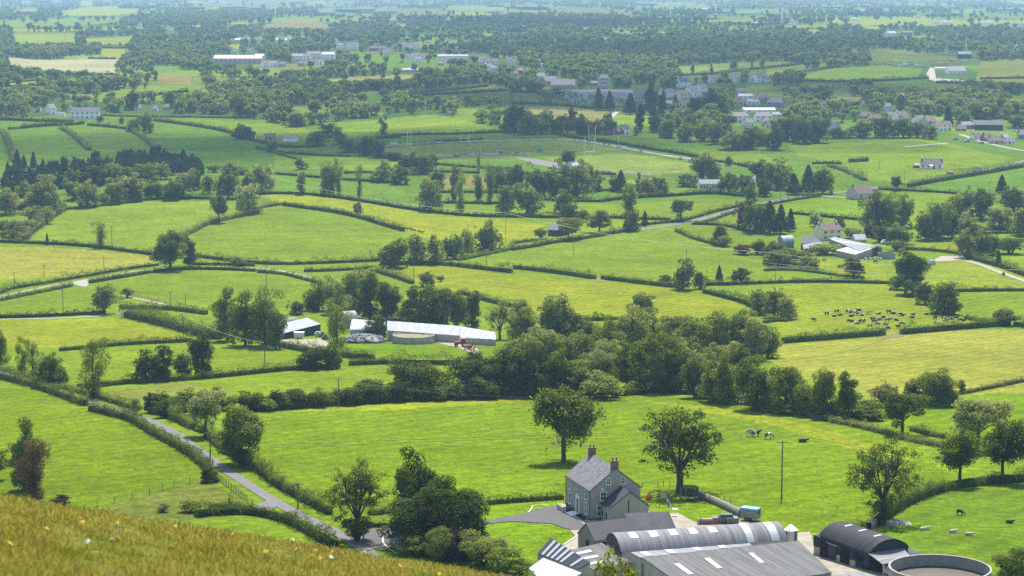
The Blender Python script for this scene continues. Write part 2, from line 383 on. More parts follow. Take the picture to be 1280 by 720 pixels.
def attr_ground_mat(name, sc=1.0):
    m, nt, bs = new_mat(name)
    at = N(nt, "ShaderNodeAttribute", attribute_name="Col"); tc = N(nt, "ShaderNodeTexCoord")
    cols = at.outputs["Color"]
    for scale, lo, hi, det in ((.012, .86, 1.14, 3.0), (.07, .84, 1.15, 4.0), (.45, .72, 1.25, 5.0), (1.6, .66, 1.3, 4.0)):
        n1 = N(nt, "ShaderNodeTexNoise", Scale=scale * sc, Detail=det, Roughness=.62); nt.links.new(tc.outputs["Object"], n1.inputs["Vector"])
        mr = N(nt, "ShaderNodeMapRange"); mr.inputs[1].default_value = .32; mr.inputs[2].default_value = .68; mr.inputs[3].default_value = lo; mr.inputs[4].default_value = hi
        nt.links.new(n1.outputs["Fac"], mr.inputs[0])
        vm = N(nt, "ShaderNodeVectorMath", operation='SCALE'); nt.links.new(cols, vm.inputs[0]); nt.links.new(mr.outputs[0], vm.inputs["Scale"])
        cols = vm.outputs[0]
    wv = N(nt, "ShaderNodeTexWave", Scale=.055 * sc, Distortion=2.5, Detail=2.0); wv.inputs["Detail Scale"].default_value = .3; wm = N(nt, "ShaderNodeMapping"); wm.inputs["Rotation"].default_value = (0, 0, .7)
    nt.links.new(tc.outputs["Object"], wm.inputs[0]); nt.links.new(wm.outputs[0], wv.inputs["Vector"])
    wr = N(nt, "ShaderNodeMapRange"); wr.inputs[3].default_value = .93; wr.inputs[4].default_value = 1.07; nt.links.new(wv.outputs["Fac"], wr.inputs[0])
    vw = N(nt, "ShaderNodeVectorMath", operation='SCALE'); nt.links.new(cols, vw.inputs[0]); nt.links.new(wr.outputs[0], vw.inputs["Scale"]); cols = vw.outputs[0]
    # dry, yellower streaks and rank tufts
    n2 = N(nt, "ShaderNodeTexNoise", Scale=.16 * sc, Detail=5.0, Roughness=.7); mp = N(nt, "ShaderNodeMapping"); mp.inputs["Scale"].default_value = (.5, 1.6, 1); mp.inputs["Rotation"].default_value = (0, 0, .5)
    nt.links.new(tc.outputs["Object"], mp.inputs[0]); nt.links.new(mp.outputs[0], n2.inputs["Vector"])
    rr = ramp(nt, [(.5, (0, 0, 0)), (.74, (.3, .3, .3))]); nt.links.new(n2.outputs["Fac"], rr.inputs[0])
    mx = N(nt, "ShaderNodeMix", data_type='RGBA'); nt.links.new(rr.outputs[0], mx.inputs[0]); nt.links.new(cols, mx.inputs[6]); mx.inputs[7].default_value = (.175, .2, .025, 1)
    n3 = N(nt, "ShaderNodeTexNoise", Scale=.8 * sc, Detail=4.0, Roughness=.75); nt.links.new(tc.outputs["Object"], n3.inputs["Vector"])
    r3 = ramp(nt, [(.52, (0, 0, 0)), (.64, (.8, .8, .8))]); nt.links.new(n3.outputs["Fac"], r3.inputs[0])
    m3 = N(nt, "ShaderNodeMix", data_type='RGBA'); nt.links.new(r3.outputs[0], m3.inputs[0]); nt.links.new(mx.outputs[2], m3.inputs[6]); m3.inputs[7].default_value = (.06, .1, .018, 1)
    nt.links.new(m3.outputs[2], bs.inputs["Base Color"])
    bs.inputs["Roughness"].default_value = 1; bs.inputs["Specular IOR Level"].default_value = 0
    b = N(nt, "ShaderNodeBump", Strength=.8, Distance=.4); nt.links.new(n3.outputs["Fac"], b.inputs["Height"]); nt.links.new(b.outputs[0], bs.inputs["Normal"])
    return m
GROUND_MAT = attr_ground_mat("pasture_grass")

def grid_mesh(name, XYZ, Cc, mat):
    r, c = XYZ.shape[:2]
    idx = np.arange(r * c).reshape(r, c)
    Fq = np.stack([idx[:-1, :-1], idx[:-1, 1:], idx[1:, 1:], idx[1:, :-1]], -1).reshape(-1, 4)
    me = mesh_np(name, XYZ.reshape(-1, 3), Fq, mat, smooth=True)
    ca = me.color_attributes.new("Col", 'FLOAT_COLOR', 'POINT')
    ca.data.foreach_set("color", np.concatenate([Cc.reshape(-1, 3), np.ones((r * c, 1))], 1).astype(np.float32).ravel())
    return obj_me(name, me)

def far_patch(x, y):
    fx = np.floor(x / 300 + .35 * np.sin(y / 700)); fy = np.floor(y / 520 + .3 * np.sin(x / 300))
    return np.mod(np.sin(fx * 127.1 + fy * 311.7) * 43758.5453, 1)
def small_patch(x, y):
    fx = np.floor(x / 130 + .4 * np.sin(y / 260)); fy = np.floor(y / 210 + .4 * np.sin(x / 190))
    return np.mod(np.sin(fx * 91.7 + fy * 271.3 + 2.1) * 24634.6345, 1)
def build_ground():
    vs = np.concatenate([np.arange(795, 724, -6), np.arange(722, 100, -1.5), np.arange(100, -7, -1.0)])
    us = np.arange(-420, 1701, 3.0)
    U, V = np.meshgrid(us, vs)
    X = cast(U, V)
    # first row exactly at YNEAR where the hillside begins
    first = np.stack([us * 0, us * 0 + YNEAR, us * 0], -1); first[:, 0] = (us - 640) / F * YNEAR * 1.0; first[:, 2] = HT(first[:, 0], first[:, 1])
    C = np.zeros(X.shape); n = NPR.normal(0, 1, (40,))
    near = np.array(FC['G1']); mid = np.array(FC['G2']) * .95; far = np.array(FC['W'])
    C[:] = near
    C[V < 255] = mid; C[V < 150] = far
    sp = small_patch(X[..., 0], X[..., 1]); belt = (V < 150) & (V >= 34)
    for lo, hi, k in ((.74, .84, 'G2'), (.84, .91, 'O'), (.91, .97, 'G1'), (.97, 1.01, 'P')): C[belt & (sp >= lo) & (sp < hi)] = FC[k]
    # patchwork of small far fields
    hsh = far_patch(X[..., 0], X[..., 1])
    farm = V < 34
    for lo, hi, k in ((.0, .3, 'W'), (.3, .55, 'G2'), (.55, .75, 'O'), (.75, .9, 'G1'), (.9, 1.01, 'GY')):
        C[farm & (hsh >= lo) & (hsh < hi)] = FC[k]
    rr = random.Random(5)
    for k, poly in FIELDS:
        b = np.array(poly); sel = (U >= b[:, 0].min() - 2) & (U <= b[:, 0].max() + 2) & (V >= b[:, 1].min() - 2) & (V <= b[:, 1].max() + 2)
        ins = inpoly(U[sel], V[sel], poly)
        col = np.array(FC[k]) * rr.uniform(.92, 1.08) * np.array([rr.uniform(.94, 1.08), 1, rr.uniform(.9, 1.1)])
        t = C[sel]; t[ins] = col; C[sel] = t
    X = np.concatenate([first[None], X], 0); C = np.concatenate([C[:1], C], 0)
    o = grid_mesh("ground", X, C, GROUND_MAT); tag(o, kind='structure')

def build_hillside():
    ys = np.concatenate([np.arange(-20, 70, 1.0), np.linspace(70, YNEAR, 60)])
    ts = np.linspace(-1, 1, 241)
    T, Y = np.meshgrid(ts, ys)
    X = T * (26 + .5 * np.maximum(Y, 0))
    X[-1] = T[-1] * 235
    Z = HT(X, Y)
    fade = np.clip((75 - Y) / 20, 0, 1)
    Z = Z + fade * (.10 * np.sin(X * 1.7 + 1.1 * np.sin(Y * .9)) * np.sin(Y * 1.3 + X * .4) + .06 * np.sin(X * 3.9 + Y * 2.7))
    C = np.zeros(X.shape + (3,)); C[:] = (.13, .14, .03); C[Y > 75] = (.12, .135, .035)
    o = grid_mesh("hillside", np.stack([X, Y, Z], -1), C, attr_ground_mat("rough_hill_grass", 3.0)); tag(o, kind='structure')
build_ground(); build_hillside()

# ------------------------------------------------------------------ lanes, drives, yards
def resample(pts, step):
    pts = np.asarray(pts, float); d = np.r_[0, np.cumsum(np.linalg.norm(np.diff(pts, axis=0), axis=1))]
    n = max(2, int(d[-1] / step) + 1); q = np.linspace(0, d[-1], n)
    return np.stack([np.interp(q, d, pts[:, k]) for k in range(pts.shape[1])], -1)
def smooth_line(px, step=2.0, it=2):
    w = cast(np.array([p[0] for p in px], float), np.array([p[1] for p in px], float))[:, :2]
    w = resample(w, step)
    for _ in range(it):
        k = 5
        if len(w) > 2 * k:
            pw = np.pad(w, ((k, k), (0, 0)), mode='edge'); c = np.stack([np.convolve(pw[:, j], np.ones(2 * k + 1) / (2 * k + 1), 'valid') for j in (0, 1)], -1)
            c[0] = w[0]; c[-1] = w[-1]; w = c
    return w
TARMAC = hard("worn_tarmac", (.12, .115, .11), .9, .22, .8, bump=.15)
TARMAC_DARK = hard("new_tarmac", (.075, .073, .075), .9, .15, .8, bump=.1)
GRAVEL = hard("pale_gravel", (.27, .24, .19), .95, .25, 1.2, bump=.2)
CONCRETE = hard("yard_concrete", (.25, .22, .17), .9, .25, .5, bump=.1)
KERBM = hard("kerb_stone", (.42, .39, .34), .85, .15, 2)
def strip(name, px, w, mat, lift=.07, cross=4, kind='structure'):
    c = smooth_line(px, 2.0 if px[0][1] > 350 else 4.0)
    t = np.gradient(c, axis=0); t /= np.linalg.norm(t, axis=1)[:, None] + 1e-9
    nrm = np.stack([-t[:, 1], t[:, 0]], -1)
    off = np.linspace(-w / 2, w / 2, cross + 1)
    XY = c[:, None, :] + nrm[:, None, :] * off[None, :, None]
    Z = HT(XY[..., 0], XY[..., 1]) + lift + .00003 * XY[..., 1]
    V = np.concatenate([XY, Z[..., None]], -1); r, k = V.shape[:2]; idx = np.arange(r * k).reshape(r, k)
    Fq = np.stack([idx[:-1, :-1], idx[1:, :-1], idx[1:, 1:], idx[:-1, 1:]], -1).reshape(-1, 4)
    me = mesh_np(name, V.reshape(-1, 3), Fq, mat, smooth=True); o = obj_me(name, me)
    if kind: tag(o, kind=kind)
    return o
def patch(name, poly, mat, lift=.06, n=26):
    """flat area outlined in pixels, draped on the ground"""
    from mathutils.geometry import tessellate_polygon, delaunay_2d_cdt
    w = cast(np.array([p[0] for p in poly], float), np.array([p[1] for p in poly], float))[:, :2]
    w = resample(np.vstack([w, w[:1]]), 2.5)[:-1]
    lo, hi = w.min(0), w.max(0)
    gx, gy = np.meshgrid(np.arange(lo[0], hi[0], 4), np.arange(lo[1], hi[1], 4))
    ins = inpoly(gx, gy, [tuple(p) for p in w])
    pts = [Vector(p) for p in w.tolist()] + [Vector((a, b)) for a, b in zip(gx[ins], gy[ins])]
    nW = len(w)
    vv, _, ff, *_ = delaunay_2d_cdt(pts, [(i, (i + 1) % nW) for i in range(nW)], [list(range(nW))], 1, 1e-4)
    me = bpy.data.meshes.new(name)
    me.from_pydata([(p.x, p.y, float(HT(p.x, p.y)) + lift) for p in vv], [], ff); me.materials.append(mat)
    o = obj_me(name, me); tag(o, kind='structure'); return o
strip("lane", [(-10,462),(37,478),(75,490),(110,502),(165,517),(200,531),(225,545),(252,566),(282,588),(320,612),(345,629),(382,648),(420,665),(450,680),(470,700)], 2.5, TARMAC)
patch("gateway_gravel", [(318,632),(340,624),(348,634),(330,640),(316,640)], TARMAC, .09)
patch("drive", [(440,664),(470,661),(520,660),(575,655),(612,651),(660,641),(685,634),(702,632),(716,644),(738,655),(728,664),(712,663),(690,655),(640,652),(600,656),(560,664),(510,674),(480,690),(455,682)], TARMAC_DARK, .1)
patch("yard", [(712,663),(728,663),(745,660),(760,700),(745,730),(690,720),(690,690),(706,680),(720,671)], GRAVEL, .08)
patch("farmyard", [(990,668),(1012,664),(1020,690),(1060,705),(1110,720),(1130,760),(1000,760),(800,745),(760,700)], CONCRETE, .08)
patch("farmyard", [(800,652),(845,640),(872,655),(935,650),(940,664),(800,668)], CONCRETE, .05)
patch("house_apron", [(699,630),(706,630),(745,652),(810,634),(813,645),(745,664),(732,658)], GRAVEL, .13)
strip("lane", [(-10,374),(15,367),(60,358),(100,351.5),(155,341),(200,335.5),(240,333.5),(320,334.5),(350,338),(380,345),(402,351)], 2.2, GRAVEL)
patch("gateway_gravel", [(90,353),(105,350),(113,352),(108,359),(96,357)], GRAVEL, .09)
strip("track", [(-10,399.5),(87,398),(130,395),(155,393.5),(163,392)], 2.4, GRAVEL)
strip("track", [(150,369),(170,373),(190,377),(209,381)], 2.4, GRAVEL)
strip("lane", [(730,297),(765,292),(795,288),(840,282),(880,274),(917,263),(932,257.5),(960,253),(997,246),(1035,241.5),(1080,238)], 5.0, TARMAC, .1)
strip("lane", [(1027,245),(1050,247),(1082,249)], 3.0, GRAVEL, .1)
strip("lane", [(1290,199),(1262,206),(1235,212),(1200,219)], 4.0, TARMAC, .1)
strip("lane", [(1200,168),(1230,178),(1262,186),(1290,190)], 4.5, GRAVEL, .1)
strip("track", [(1155,328),(1175,321.5),(1205,322.5),(1225,330),(1240,337),(1262,345),(1290,354)], 3.4, GRAVEL, .1)
patch("gateway_gravel", [(1163,327),(1177,320),(1205,321),(1208,325),(1180,327)], GRAVEL, .12)
strip("pitch_path", [(470,183),(500,180),(540,178.5),(590,177),(640,175),(705,173.5),(725,176),(760,181),(800,189),(840,196),(880,201),(930,208)], 4.5, GRAVEL, .12)
strip("pitch_path", [(465,186),(490,190),(520,196),(560,196.5),(630,195),(655,197),(680,203),(712,208),(745,212),(790,217),(815,219)], 4.5, TARMAC, .12)
patch("car_park", [(640,196),(670,199),(712,206),(725,211),(700,211),(670,206)], TARMAC, .14)
patch("car_park", [(712,113),(760,112),(812,114),(815,123),(802,127),(760,121),(725,118)], TARMAC, .2)
strip("track", [(752,160),(760,151),(767,143),(772,140)], 5.0, GRAVEL, .15)
patch("farmyard", [(352,425),(368,424),(402,424),(412,430),(408,437),(385,434),(360,432)], CONCRETE, .08)
patch("farmyard", [(543,428),(570,427),(590,432),(602,440),(595,443),(570,434)], CONCRETE, .08)
patch("farmyard", [(1168,86),(1163,84),(1158,92),(1162,100),(1175,104),(1210,104),(1205,100),(1170,98)], CONCRETE, .2)
strip("field_track", [(1130,184),(1150,182),(1185,179)], 5, GRAVEL, .12)

WORN = hard("worn_grass", (.17, .19, .035), 1.0, .2, .6, spec=0); EARTH = hard("trodden_earth", (.17, .145, .07), 1.0, .3, .6, spec=0)
for px in ([(340,556),(420,553),(520,549),(640,545),(760,541)], [(342,559),(420,556.3),(520,552.3),(640,548.3),(760,544.3)], [(590,540),(700,527),(820,522),(960,536),(1080,560)],
           [(760,350),(860,330),(900,318)], [(520,345),(600,356),(700,366),(840,372)], [(1112,422),(1060,440),(1000,448)], [(240,300),(330,300),(430,296),(505,293)]):
    strip("wheel_track", px, .55 if px[0][1] > 380 else .8, WORN, .05, 2)
patch("bare_gateway", [(740,348),(756,349),(760,353),(735,351)], EARTH, .07); patch("bare_gateway", [(1104,418),(1127,416),(1130,421),(1100,424)], EARTH, .07)
patch("bare_gateway", [(690,551),(704,550),(706,553),(692,554)], EARTH, .07); patch("bare_gateway", [(1040,660),(1060,652),(1075,658),(1050,668),(1020,668)], EARTH, .07)
# ------------------------------------------------------------------ air
def build_haze():
    m = bpy.data.materials.new("haze_air"); m.use_nodes = True; nt = m.node_tree; nt.nodes.clear()
    out = nt.nodes.new("ShaderNodeOutputMaterial"); pv = nt.nodes.new("ShaderNodeVolumePrincipled")
    pv.inputs["Color"].default_value = (.46, .73, 1.0, 1); pv.inputs["Density"].default_value = HAZE_DENSITY
    pv.inputs["Anisotropy"].default_value = .1
    nt.links.new(pv.outputs[0], out.inputs["Volume"])
    try: m.cycles.homogeneous_volume = True
    except Exception: pass
    b = MB(); b.box(-6200, 6200, -60, YFAR + 300, -8, CAMZ + 16)
    o = b.build("haze", m); tag(o, kind='stuff')
build_haze()

def build_clouds():
    m = bpy.data.materials.new("cloud_vapour"); m.use_nodes = True; nt = m.node_tree; nt.nodes.clear()
    out = nt.nodes.new("ShaderNodeOutputMaterial"); tr = nt.nodes.new("ShaderNodeBsdfTransparent"); df = nt.nodes.new("ShaderNodeBsdfTranslucent"); mx = nt.nodes.new("ShaderNodeMixShader")
    df.inputs[0].default_value = (.9, .9, .9, 1); mx.inputs[0].default_value = .19
    nt.links.new(tr.outputs[0], mx.inputs[1]); nt.links.new(df.outputs[0], mx.inputs[2]); nt.links.new(mx.outputs[0], out.inputs["Surface"])
    H = 900.0
    off = H / math.tan(SUN_EL)
    # (pixel of the shadow's centre, half-width in metres across and along, label)
    for u, v, rx, ry, n in ((500, 172, 330, 240, 7), (700, 122, 330, 300, 7), (1130, 108, 260, 330, 7), (620, 30, 700, 500, 7), (860, 62, 420, 500, 7)):
        p = cast(u, v); cx, cy = p[0] + off * math.sin(SUN_AZ), p[1] + off * math.cos(SUN_AZ)
        V, Fs = [], []
        for k in range(n):
            a = RND.uniform(0, 6.28); q = RND.uniform(.1, .7)
            ox, oy = cx + math.cos(a) * q * rx, cy + math.sin(a) * q * ry; sx, sy, sz = rx * RND.uniform(.35, .6), ry * RND.uniform(.35, .6), min(RND.uniform(50, 110), .5 * rx)
            for i in range(9):
                for j in range(18):
                    th = math.pi * i / 8; ph = 2 * math.pi * j / 18; w = 1 + .16 * math.sin(3 * ph + k) * math.sin(th) + .1 * math.sin(7 * ph + 2 * k)
                    V.append((ox + sx * w * math.sin(th) * math.cos(ph), oy + sy * w * math.sin(th) * math.sin(ph), H + CAMZ + sz * math.cos(th)))
            b = k * 162
            Fs += [(b + i * 18 + j, b + i * 18 + (j + 1) % 18, b + (i + 1) * 18 + (j + 1) % 18, b + (i + 1) * 18 + j) for i in range(8) for j in range(18)]
        o = obj_me("cloud", mesh_np("cloud", V, Fs, m, smooth=True)); tag(o, kind='structure')
build_clouds()
# ------------------------------------------------------------------ leaf clouds
def quads_at(c, nrm, size, asp=1.25, rng=NPR):
    """a leaf spray (one quad) at every centre, facing its normal"""
    n = len(c); a = rng.normal(size=(n, 3)); nrm = nrm / (np.linalg.norm(nrm, axis=1)[:, None] + 1e-9)
    t = np.cross(nrm, a); t /= np.linalg.norm(t, axis=1)[:, None] + 1e-9; b = np.cross(nrm, t)
    s = (np.asarray(size) * rng.uniform(.6, 1.35, n))[:, None] * .5
    V = np.stack([c - t * s * asp, c - b * s * .8 + t * s * .15, c + t * s * asp, c + b * s * .8 - t * s * .1], 1)
    return V.reshape(-1, 3), np.arange(4 * n).reshape(n, 4)
def unit(n, rng): 
    d = rng.normal(size=(n, 3)); return d / np.linalg.norm(d, axis=1)[:, None]
def clumps_for(shape, rng):
    """clump centres and radii in a unit plant: height 1, width 1"""
    def lobed(n, nl, spread, cz, rx, rz, rmin, rmax, zmin):
        a = rng.uniform(0, 6.28) + np.arange(nl) * 6.283 / nl + rng.normal(0, .4, nl); q = rng.uniform(.5, 1, nl) * spread
        lc = np.stack([np.cos(a) * q, np.sin(a) * q, cz + rng.uniform(-.12, .13, nl)], -1); lc[0] = [rng.normal(0, .04), rng.normal(0, .04), cz + .1]
        k = rng.integers(0, nl, n); d = unit(n, rng); qq = rng.uniform(.35, 1, n)[:, None]; f = rng.uniform(.75, 1.15, nl)[k][:, None]
        c = lc[k] + d * qq * f * np.array([rx, rx, rz]); c[:, 2] = np.clip(c[:, 2], zmin, .95); c[:, :2] = np.clip(c[:, :2], -.47, .47); return c, rng.uniform(rmin, rmax, n)
    def skirt(c, r, n, rad):
        a = rng.uniform(0, 6.283, n); q = rad * np.sqrt(rng.uniform(0, 1, n)); return np.concatenate([c, np.stack([np.cos(a) * q, np.sin(a) * q, rng.uniform(.04, .22, n)], -1)]), np.concatenate([r, rng.uniform(.07, .11, n)])
    if shape == 'round': c, r = lobed(50, 4, .2, .55, .25, .3, .08, .14, .2)
    elif shape == 'tall': c, r = skirt(*lobed(50, 4, .15, .48, .24, .36, .08, .14, .08), 12, .2)
    elif shape == 'full': c, r = skirt(*lobed(64, 5, .23, .46, .24, .34, .075, .135, .06), 16, .34)
    elif shape == 'oak': c, r = lobed(90, 6, .26, .54, .2, .3, .045, .095, .17)
    elif shape == 'open':
        d = unit(120, rng); q = rng.uniform(.35, 1.02, 120)[:, None]; c = d * q * np.array([.45, .45, .41]) + np.array([0, 0, .59]); r = rng.uniform(.028, .062, 120)
        k = (np.abs(c[:, 2] - .4) < .16) & (np.hypot(c[:, 0], c[:, 1]) < .2); c, r = c[~k], r[~k]
    elif shape == 'ivy':
        z = np.linspace(.04, .97, 30); w = .2 + .14 * np.clip((z - .3) / .5, 0, 1); a = rng.uniform(0, 6.28, 30); q = rng.uniform(.2, 1, 30) * w * 1.2
        c = np.stack([np.cos(a) * q, np.sin(a) * q, z], -1); r = rng.uniform(.1, .18, 30)
    elif shape == 'bush':
        d = unit(24, rng); q = rng.uniform(.5, 1, 24)[:, None]; c = d * q * np.array([.36, .36, .36]) + np.array([0, 0, .46]); r = rng.uniform(.12, .2, 24); c[:, 2] = np.maximum(c[:, 2], .12)
    elif shape == 'dome':   # a huge dense spreading tree reaching the ground
        d = unit(80, rng); d[:, 2] = np.abs(d[:, 2]); q = rng.uniform(.8, 1, 80)[:, None]; c = d * q * np.array([.41, .41, .82]) + np.array([0, 0, .06]); r = rng.uniform(.08, .14, 80); c[:22] = np.stack([rng.uniform(-.32, .32, 22), rng.uniform(-.32, .32, 22), rng.uniform(.04, .4, 22)], -1)
    c = c + rng.normal(0, .025, c.shape)
    return c, r
def crown(shape, n, leaf, seed):
    rng = np.random.default_rng(seed)
    if shape == 'con':
        z = 1 - rng.uniform(0, .93 ** 1.5, n) ** (1 / 1.5); z = np.clip(z, .05, 1); tier = .75 + .25 * np.abs(np.sin(z * 34 + seed))
        rad = (1.03 - z) ** .75 * .5 * tier * rng.uniform(.45, 1.0, n) ** .5; a = rng.uniform(0, 6.28, n); rad *= 1 + .2 * np.sin(a * 5 + z * 20)
        c = np.stack([np.cos(a) * rad, np.sin(a) * rad, z], -1); nr = np.stack([np.cos(a), np.sin(a), np.full(n, .7)], -1) + rng.normal(0, .4, (n, 3))
        V, Fs = quads_at(c, nr, leaf, 1.5, rng); return V, Fs, rng.uniform(0, 1, n)
    c0, r0 = clumps_for(shape, rng)
    w = r0 ** 2 / (r0 ** 2).sum(); k = rng.choice(len(r0), n, p=w)
    d = unit(n, rng); d[:, 2] = np.where(rng.uniform(size=n) < .25, np.abs(d[:, 2]), d[:, 2])
    q = rng.uniform(.45, 1.05, n) ** .6
    p = c0[k] + d * (r0[k] * q)[:, None] * np.array([1.05, 1.05, .85])
    if shape in ('open', 'oak'): p = c0[k] + rng.normal(0, .62, (n, 3)) * r0[k][:, None] * np.array([1.15, 1.15, .8])
    lo = p[:, 2] < .02; p[lo, 2] = rng.uniform(.02, .1, lo.sum())
    nr = d + rng.normal(0, .33, (n, 3)) + np.array([0, 0, .4])
    tone = np.clip(rng.normal(.5, .2, n) + (rng.uniform(-.22, .22, len(r0)))[k], 0, 1)
    V, Fs = quads_at(p, nr, leaf, 1.25, rng)
    return V, Fs, tone
def trunk_mb(shape, seed):
    rng = random.Random(seed); b = MB()
    c, r = clumps_for(shape if shape != 'con' else 'tall', np.random.default_rng(seed))
    if shape == 'con':
        b.tube([(0, 0, -.03), (0, 0, .4), (0, 0, .97)], [.035, .022, .004], 6)
    elif shape in ('bush',):
        for i in range(5):
            a = rng.uniform(0, 6.28); b.tube([(0, 0, -.05), (.1 * math.cos(a), .1 * math.sin(a), .2), (.25 * math.cos(a), .25 * math.sin(a), .55)], [.03, .022, .008], 5)
    elif shape == 'open':
        f = .27; b.tube([(0, 0, -.04), (.006, 0, .04), (.01, .005, .15), (.0, .0, f)], [.05, .036, .031, .03], 8)
        for i in range(9):
            a = 6.28 * i / 9 + rng.uniform(-.3, .3); e = rng.uniform(.12, .3); top = rng.uniform(.6, .88)
            m = Vector((math.cos(a) * e * .55, math.sin(a) * e * .55, f + (top - f) * .45)); t = Vector((math.cos(a) * e * 1.1, math.sin(a) * e * 1.1, top))
            b.tube([(0, 0, f - .03), m, t], [.017, .01, .004], 5)
            for cc in sorted(c.tolist(), key=lambda q: (Vector(q) - t).length)[:14]:
                s = m.lerp(t, rng.uniform(.1, .9)); b.tube([s, (s + Vector(cc)) / 2 + Vector((0, 0, .02)), cc], [.006, .004, .0015], 4, cap=False)
    else:
        f = .32; b.tube([(0, 0, -.06), (.004, 0, .03), (.01, .005, f), (-.01, .01, .8)], [.042, .03, .024, .006], 7)
        for cc in c[::4].tolist():
            s = Vector((.005, 0, rng.uniform(.25, .5))); b.tube([s, (s + Vector(cc)) / 2 + Vector((0, 0, .03)), cc], [.015, .009, .003], 4, cap=False)
    return b
# level of detail: leaves per plant and leaf size (fraction of the plant)
LOD = {'near': (9000, .03), 'mid': (3400, .048), 'far': (1300, .075)}
NL = {'open': .75, 'con': .9, 'dome': 2.6, 'full': 1.05, 'oak': 1.25, 'bush': .8, 'ivy': .8}
_cm, _tm = {}, {}
NVAR = 8
def crown_mesh(shape, lod, k):
    key = (shape, lod, k)
    if key not in _cm:
        n, lf = LOD[lod]; n = int(n * NL.get(shape, 1)); lf = lf * {'dome': .74, 'ivy': .85, 'open': .72, 'con': .9, 'oak': .9}.get(shape, 1)
        V, Fs, t = crown(shape, n, lf, 100 + k * 7 + len(shape)); _cm[key] = mesh_np("crown", V, Fs, LEAF['mid'], {'rnd': t})
    return _cm[key]
def trunk_mesh(shape, k):
    if (shape, k) not in _tm:
        o = trunk_mb(shape, 100 + k * 7 + len(shape)).build("trunk", BARK); _tm[(shape, k)] = o.data; bpy.data.objects.remove(o)
    return _tm[(shape, k)]
ORD = "first second third fourth fifth sixth seventh eighth ninth tenth eleventh twelfth thirteenth fourteenth fifteenth sixteenth seventeenth eighteenth nineteenth twentieth".split()
def ordinal(i):
    if i < 20: return ORD[i]
    t = "twenty thirty forty fifty sixty seventy eighty ninety".split()[i // 10 + 1 - 3] if (i + 1) % 10 else None
    n = i + 1
    tens = {2: 'twenty', 3: 'thirty', 4: 'forty', 5: 'fifty', 6: 'sixty', 7: 'seventy', 8: 'eighty', 9: 'ninety'}[n // 10]
    if n % 10 == 0: return {20: 'twentieth', 30: 'thirtieth', 40: 'fortieth', 50: 'fiftieth', 60: 'sixtieth', 70: 'seventieth', 80: 'eightieth', 90: 'ninetieth'}[n]
    return tens + '-' + ORD[n % 10 - 1]
def label_row(items, phrase):
    """items: (u, object, look, noun): labelled by look and by place in their row"""
    items.sort(key=lambda t: t[0])
    for i, (u, o, look, noun) in enumerate(items):
        pos = "only one" if len(items) == 1 else (ordinal(i) + " from the left")
        tag(o, f"{look} {noun}, {pos} {phrase}" if len(items) > 1 else f"{look} {noun} {phrase}")
SHAPE_WORD = {'full': 'rounded', 'oak': 'spreading', 'round': 'round', 'tall': 'upright', 'open': 'open-branched', 'ivy': 'ivy-clad', 'con': 'pointed', 'bush': 'bushy', 'dome': 'domed'}
TONE_WORD = {'mid': 'green', 'lite': 'pale', 'dark': 'dark', 'red': 'copper', 'purple': 'purple', 'con': 'dark', 'hedge': 'green', 'scrub': 'pale'}
NT_ = 0
COUNT = {'broadleaf_tree': 0, 'conifer_tree': 0, 'shrub': 0}
def plant(u, v, hpx, wpx, shape='round', tone='mid', label=None, group=None, name=None):
    """a plant whose foot is seen at pixel (u, v), hpx and wpx its size in pixels"""
    global NT_
    NT_ += 1
    p = P(u, v); s = F / p.y
    big = shape in ('full', 'tall', 'round', 'oak', 'bush')
    hm, wm = hpx / s * (1.1 if big else 1.04), wpx / s * (1.2 if shape == 'oak' else 1.5 if big else 1.22)
    lod = 'near' if hpx >= 44 else 'mid' if hpx >= 20 else 'far'
    k = (NT_ * 7 + int(u)) % NVAR
    nm = name or ('conifer_tree' if shape == 'con' else 'shrub' if shape == 'bush' else 'broadleaf_tree')
    COUNT[nm] = COUNT.get(nm, 0) + 1
    e = empty(nm, p, (NT_ * 2.399) % 6.283)
    sc = (wm, wm, hm)
    for pn, me, mt in (("trunk", trunk_mesh(shape, k), None), ("crown", crown_mesh(shape, lod, k), LEAF[tone])):
        o = obj_me(pn, me, e); o.scale = sc
        if mt: o.material_slots[0].link = 'OBJECT'; o.material_slots[0].material = mt
    tag(e, label, 'tree' if nm != 'shrub' else 'shrub', group)
    e["u"] = u; del e["u"]
    return e
def row(phrase, group, items, shrub_noun='bush'):
    """items: (u, v, h, w[, shape[, tone]])"""
    L = []
    for it in items:
        u, v, h, w = it[:4]; sh = it[4] if len(it) > 4 else 'round'; tn = it[5] if len(it) > 5 else ('con' if sh == 'con' else 'mid')
        o = plant(u, v, h, w, 'full' if sh == 'round' else sh, tn, group=group)
        L.append((u, o, f"{TONE_WORD[tn]} {SHAPE_WORD[sh]}", 'conifer' if sh == 'con' else 'bush' if sh == 'bush' else 'tree'))
    label_row(L, phrase)

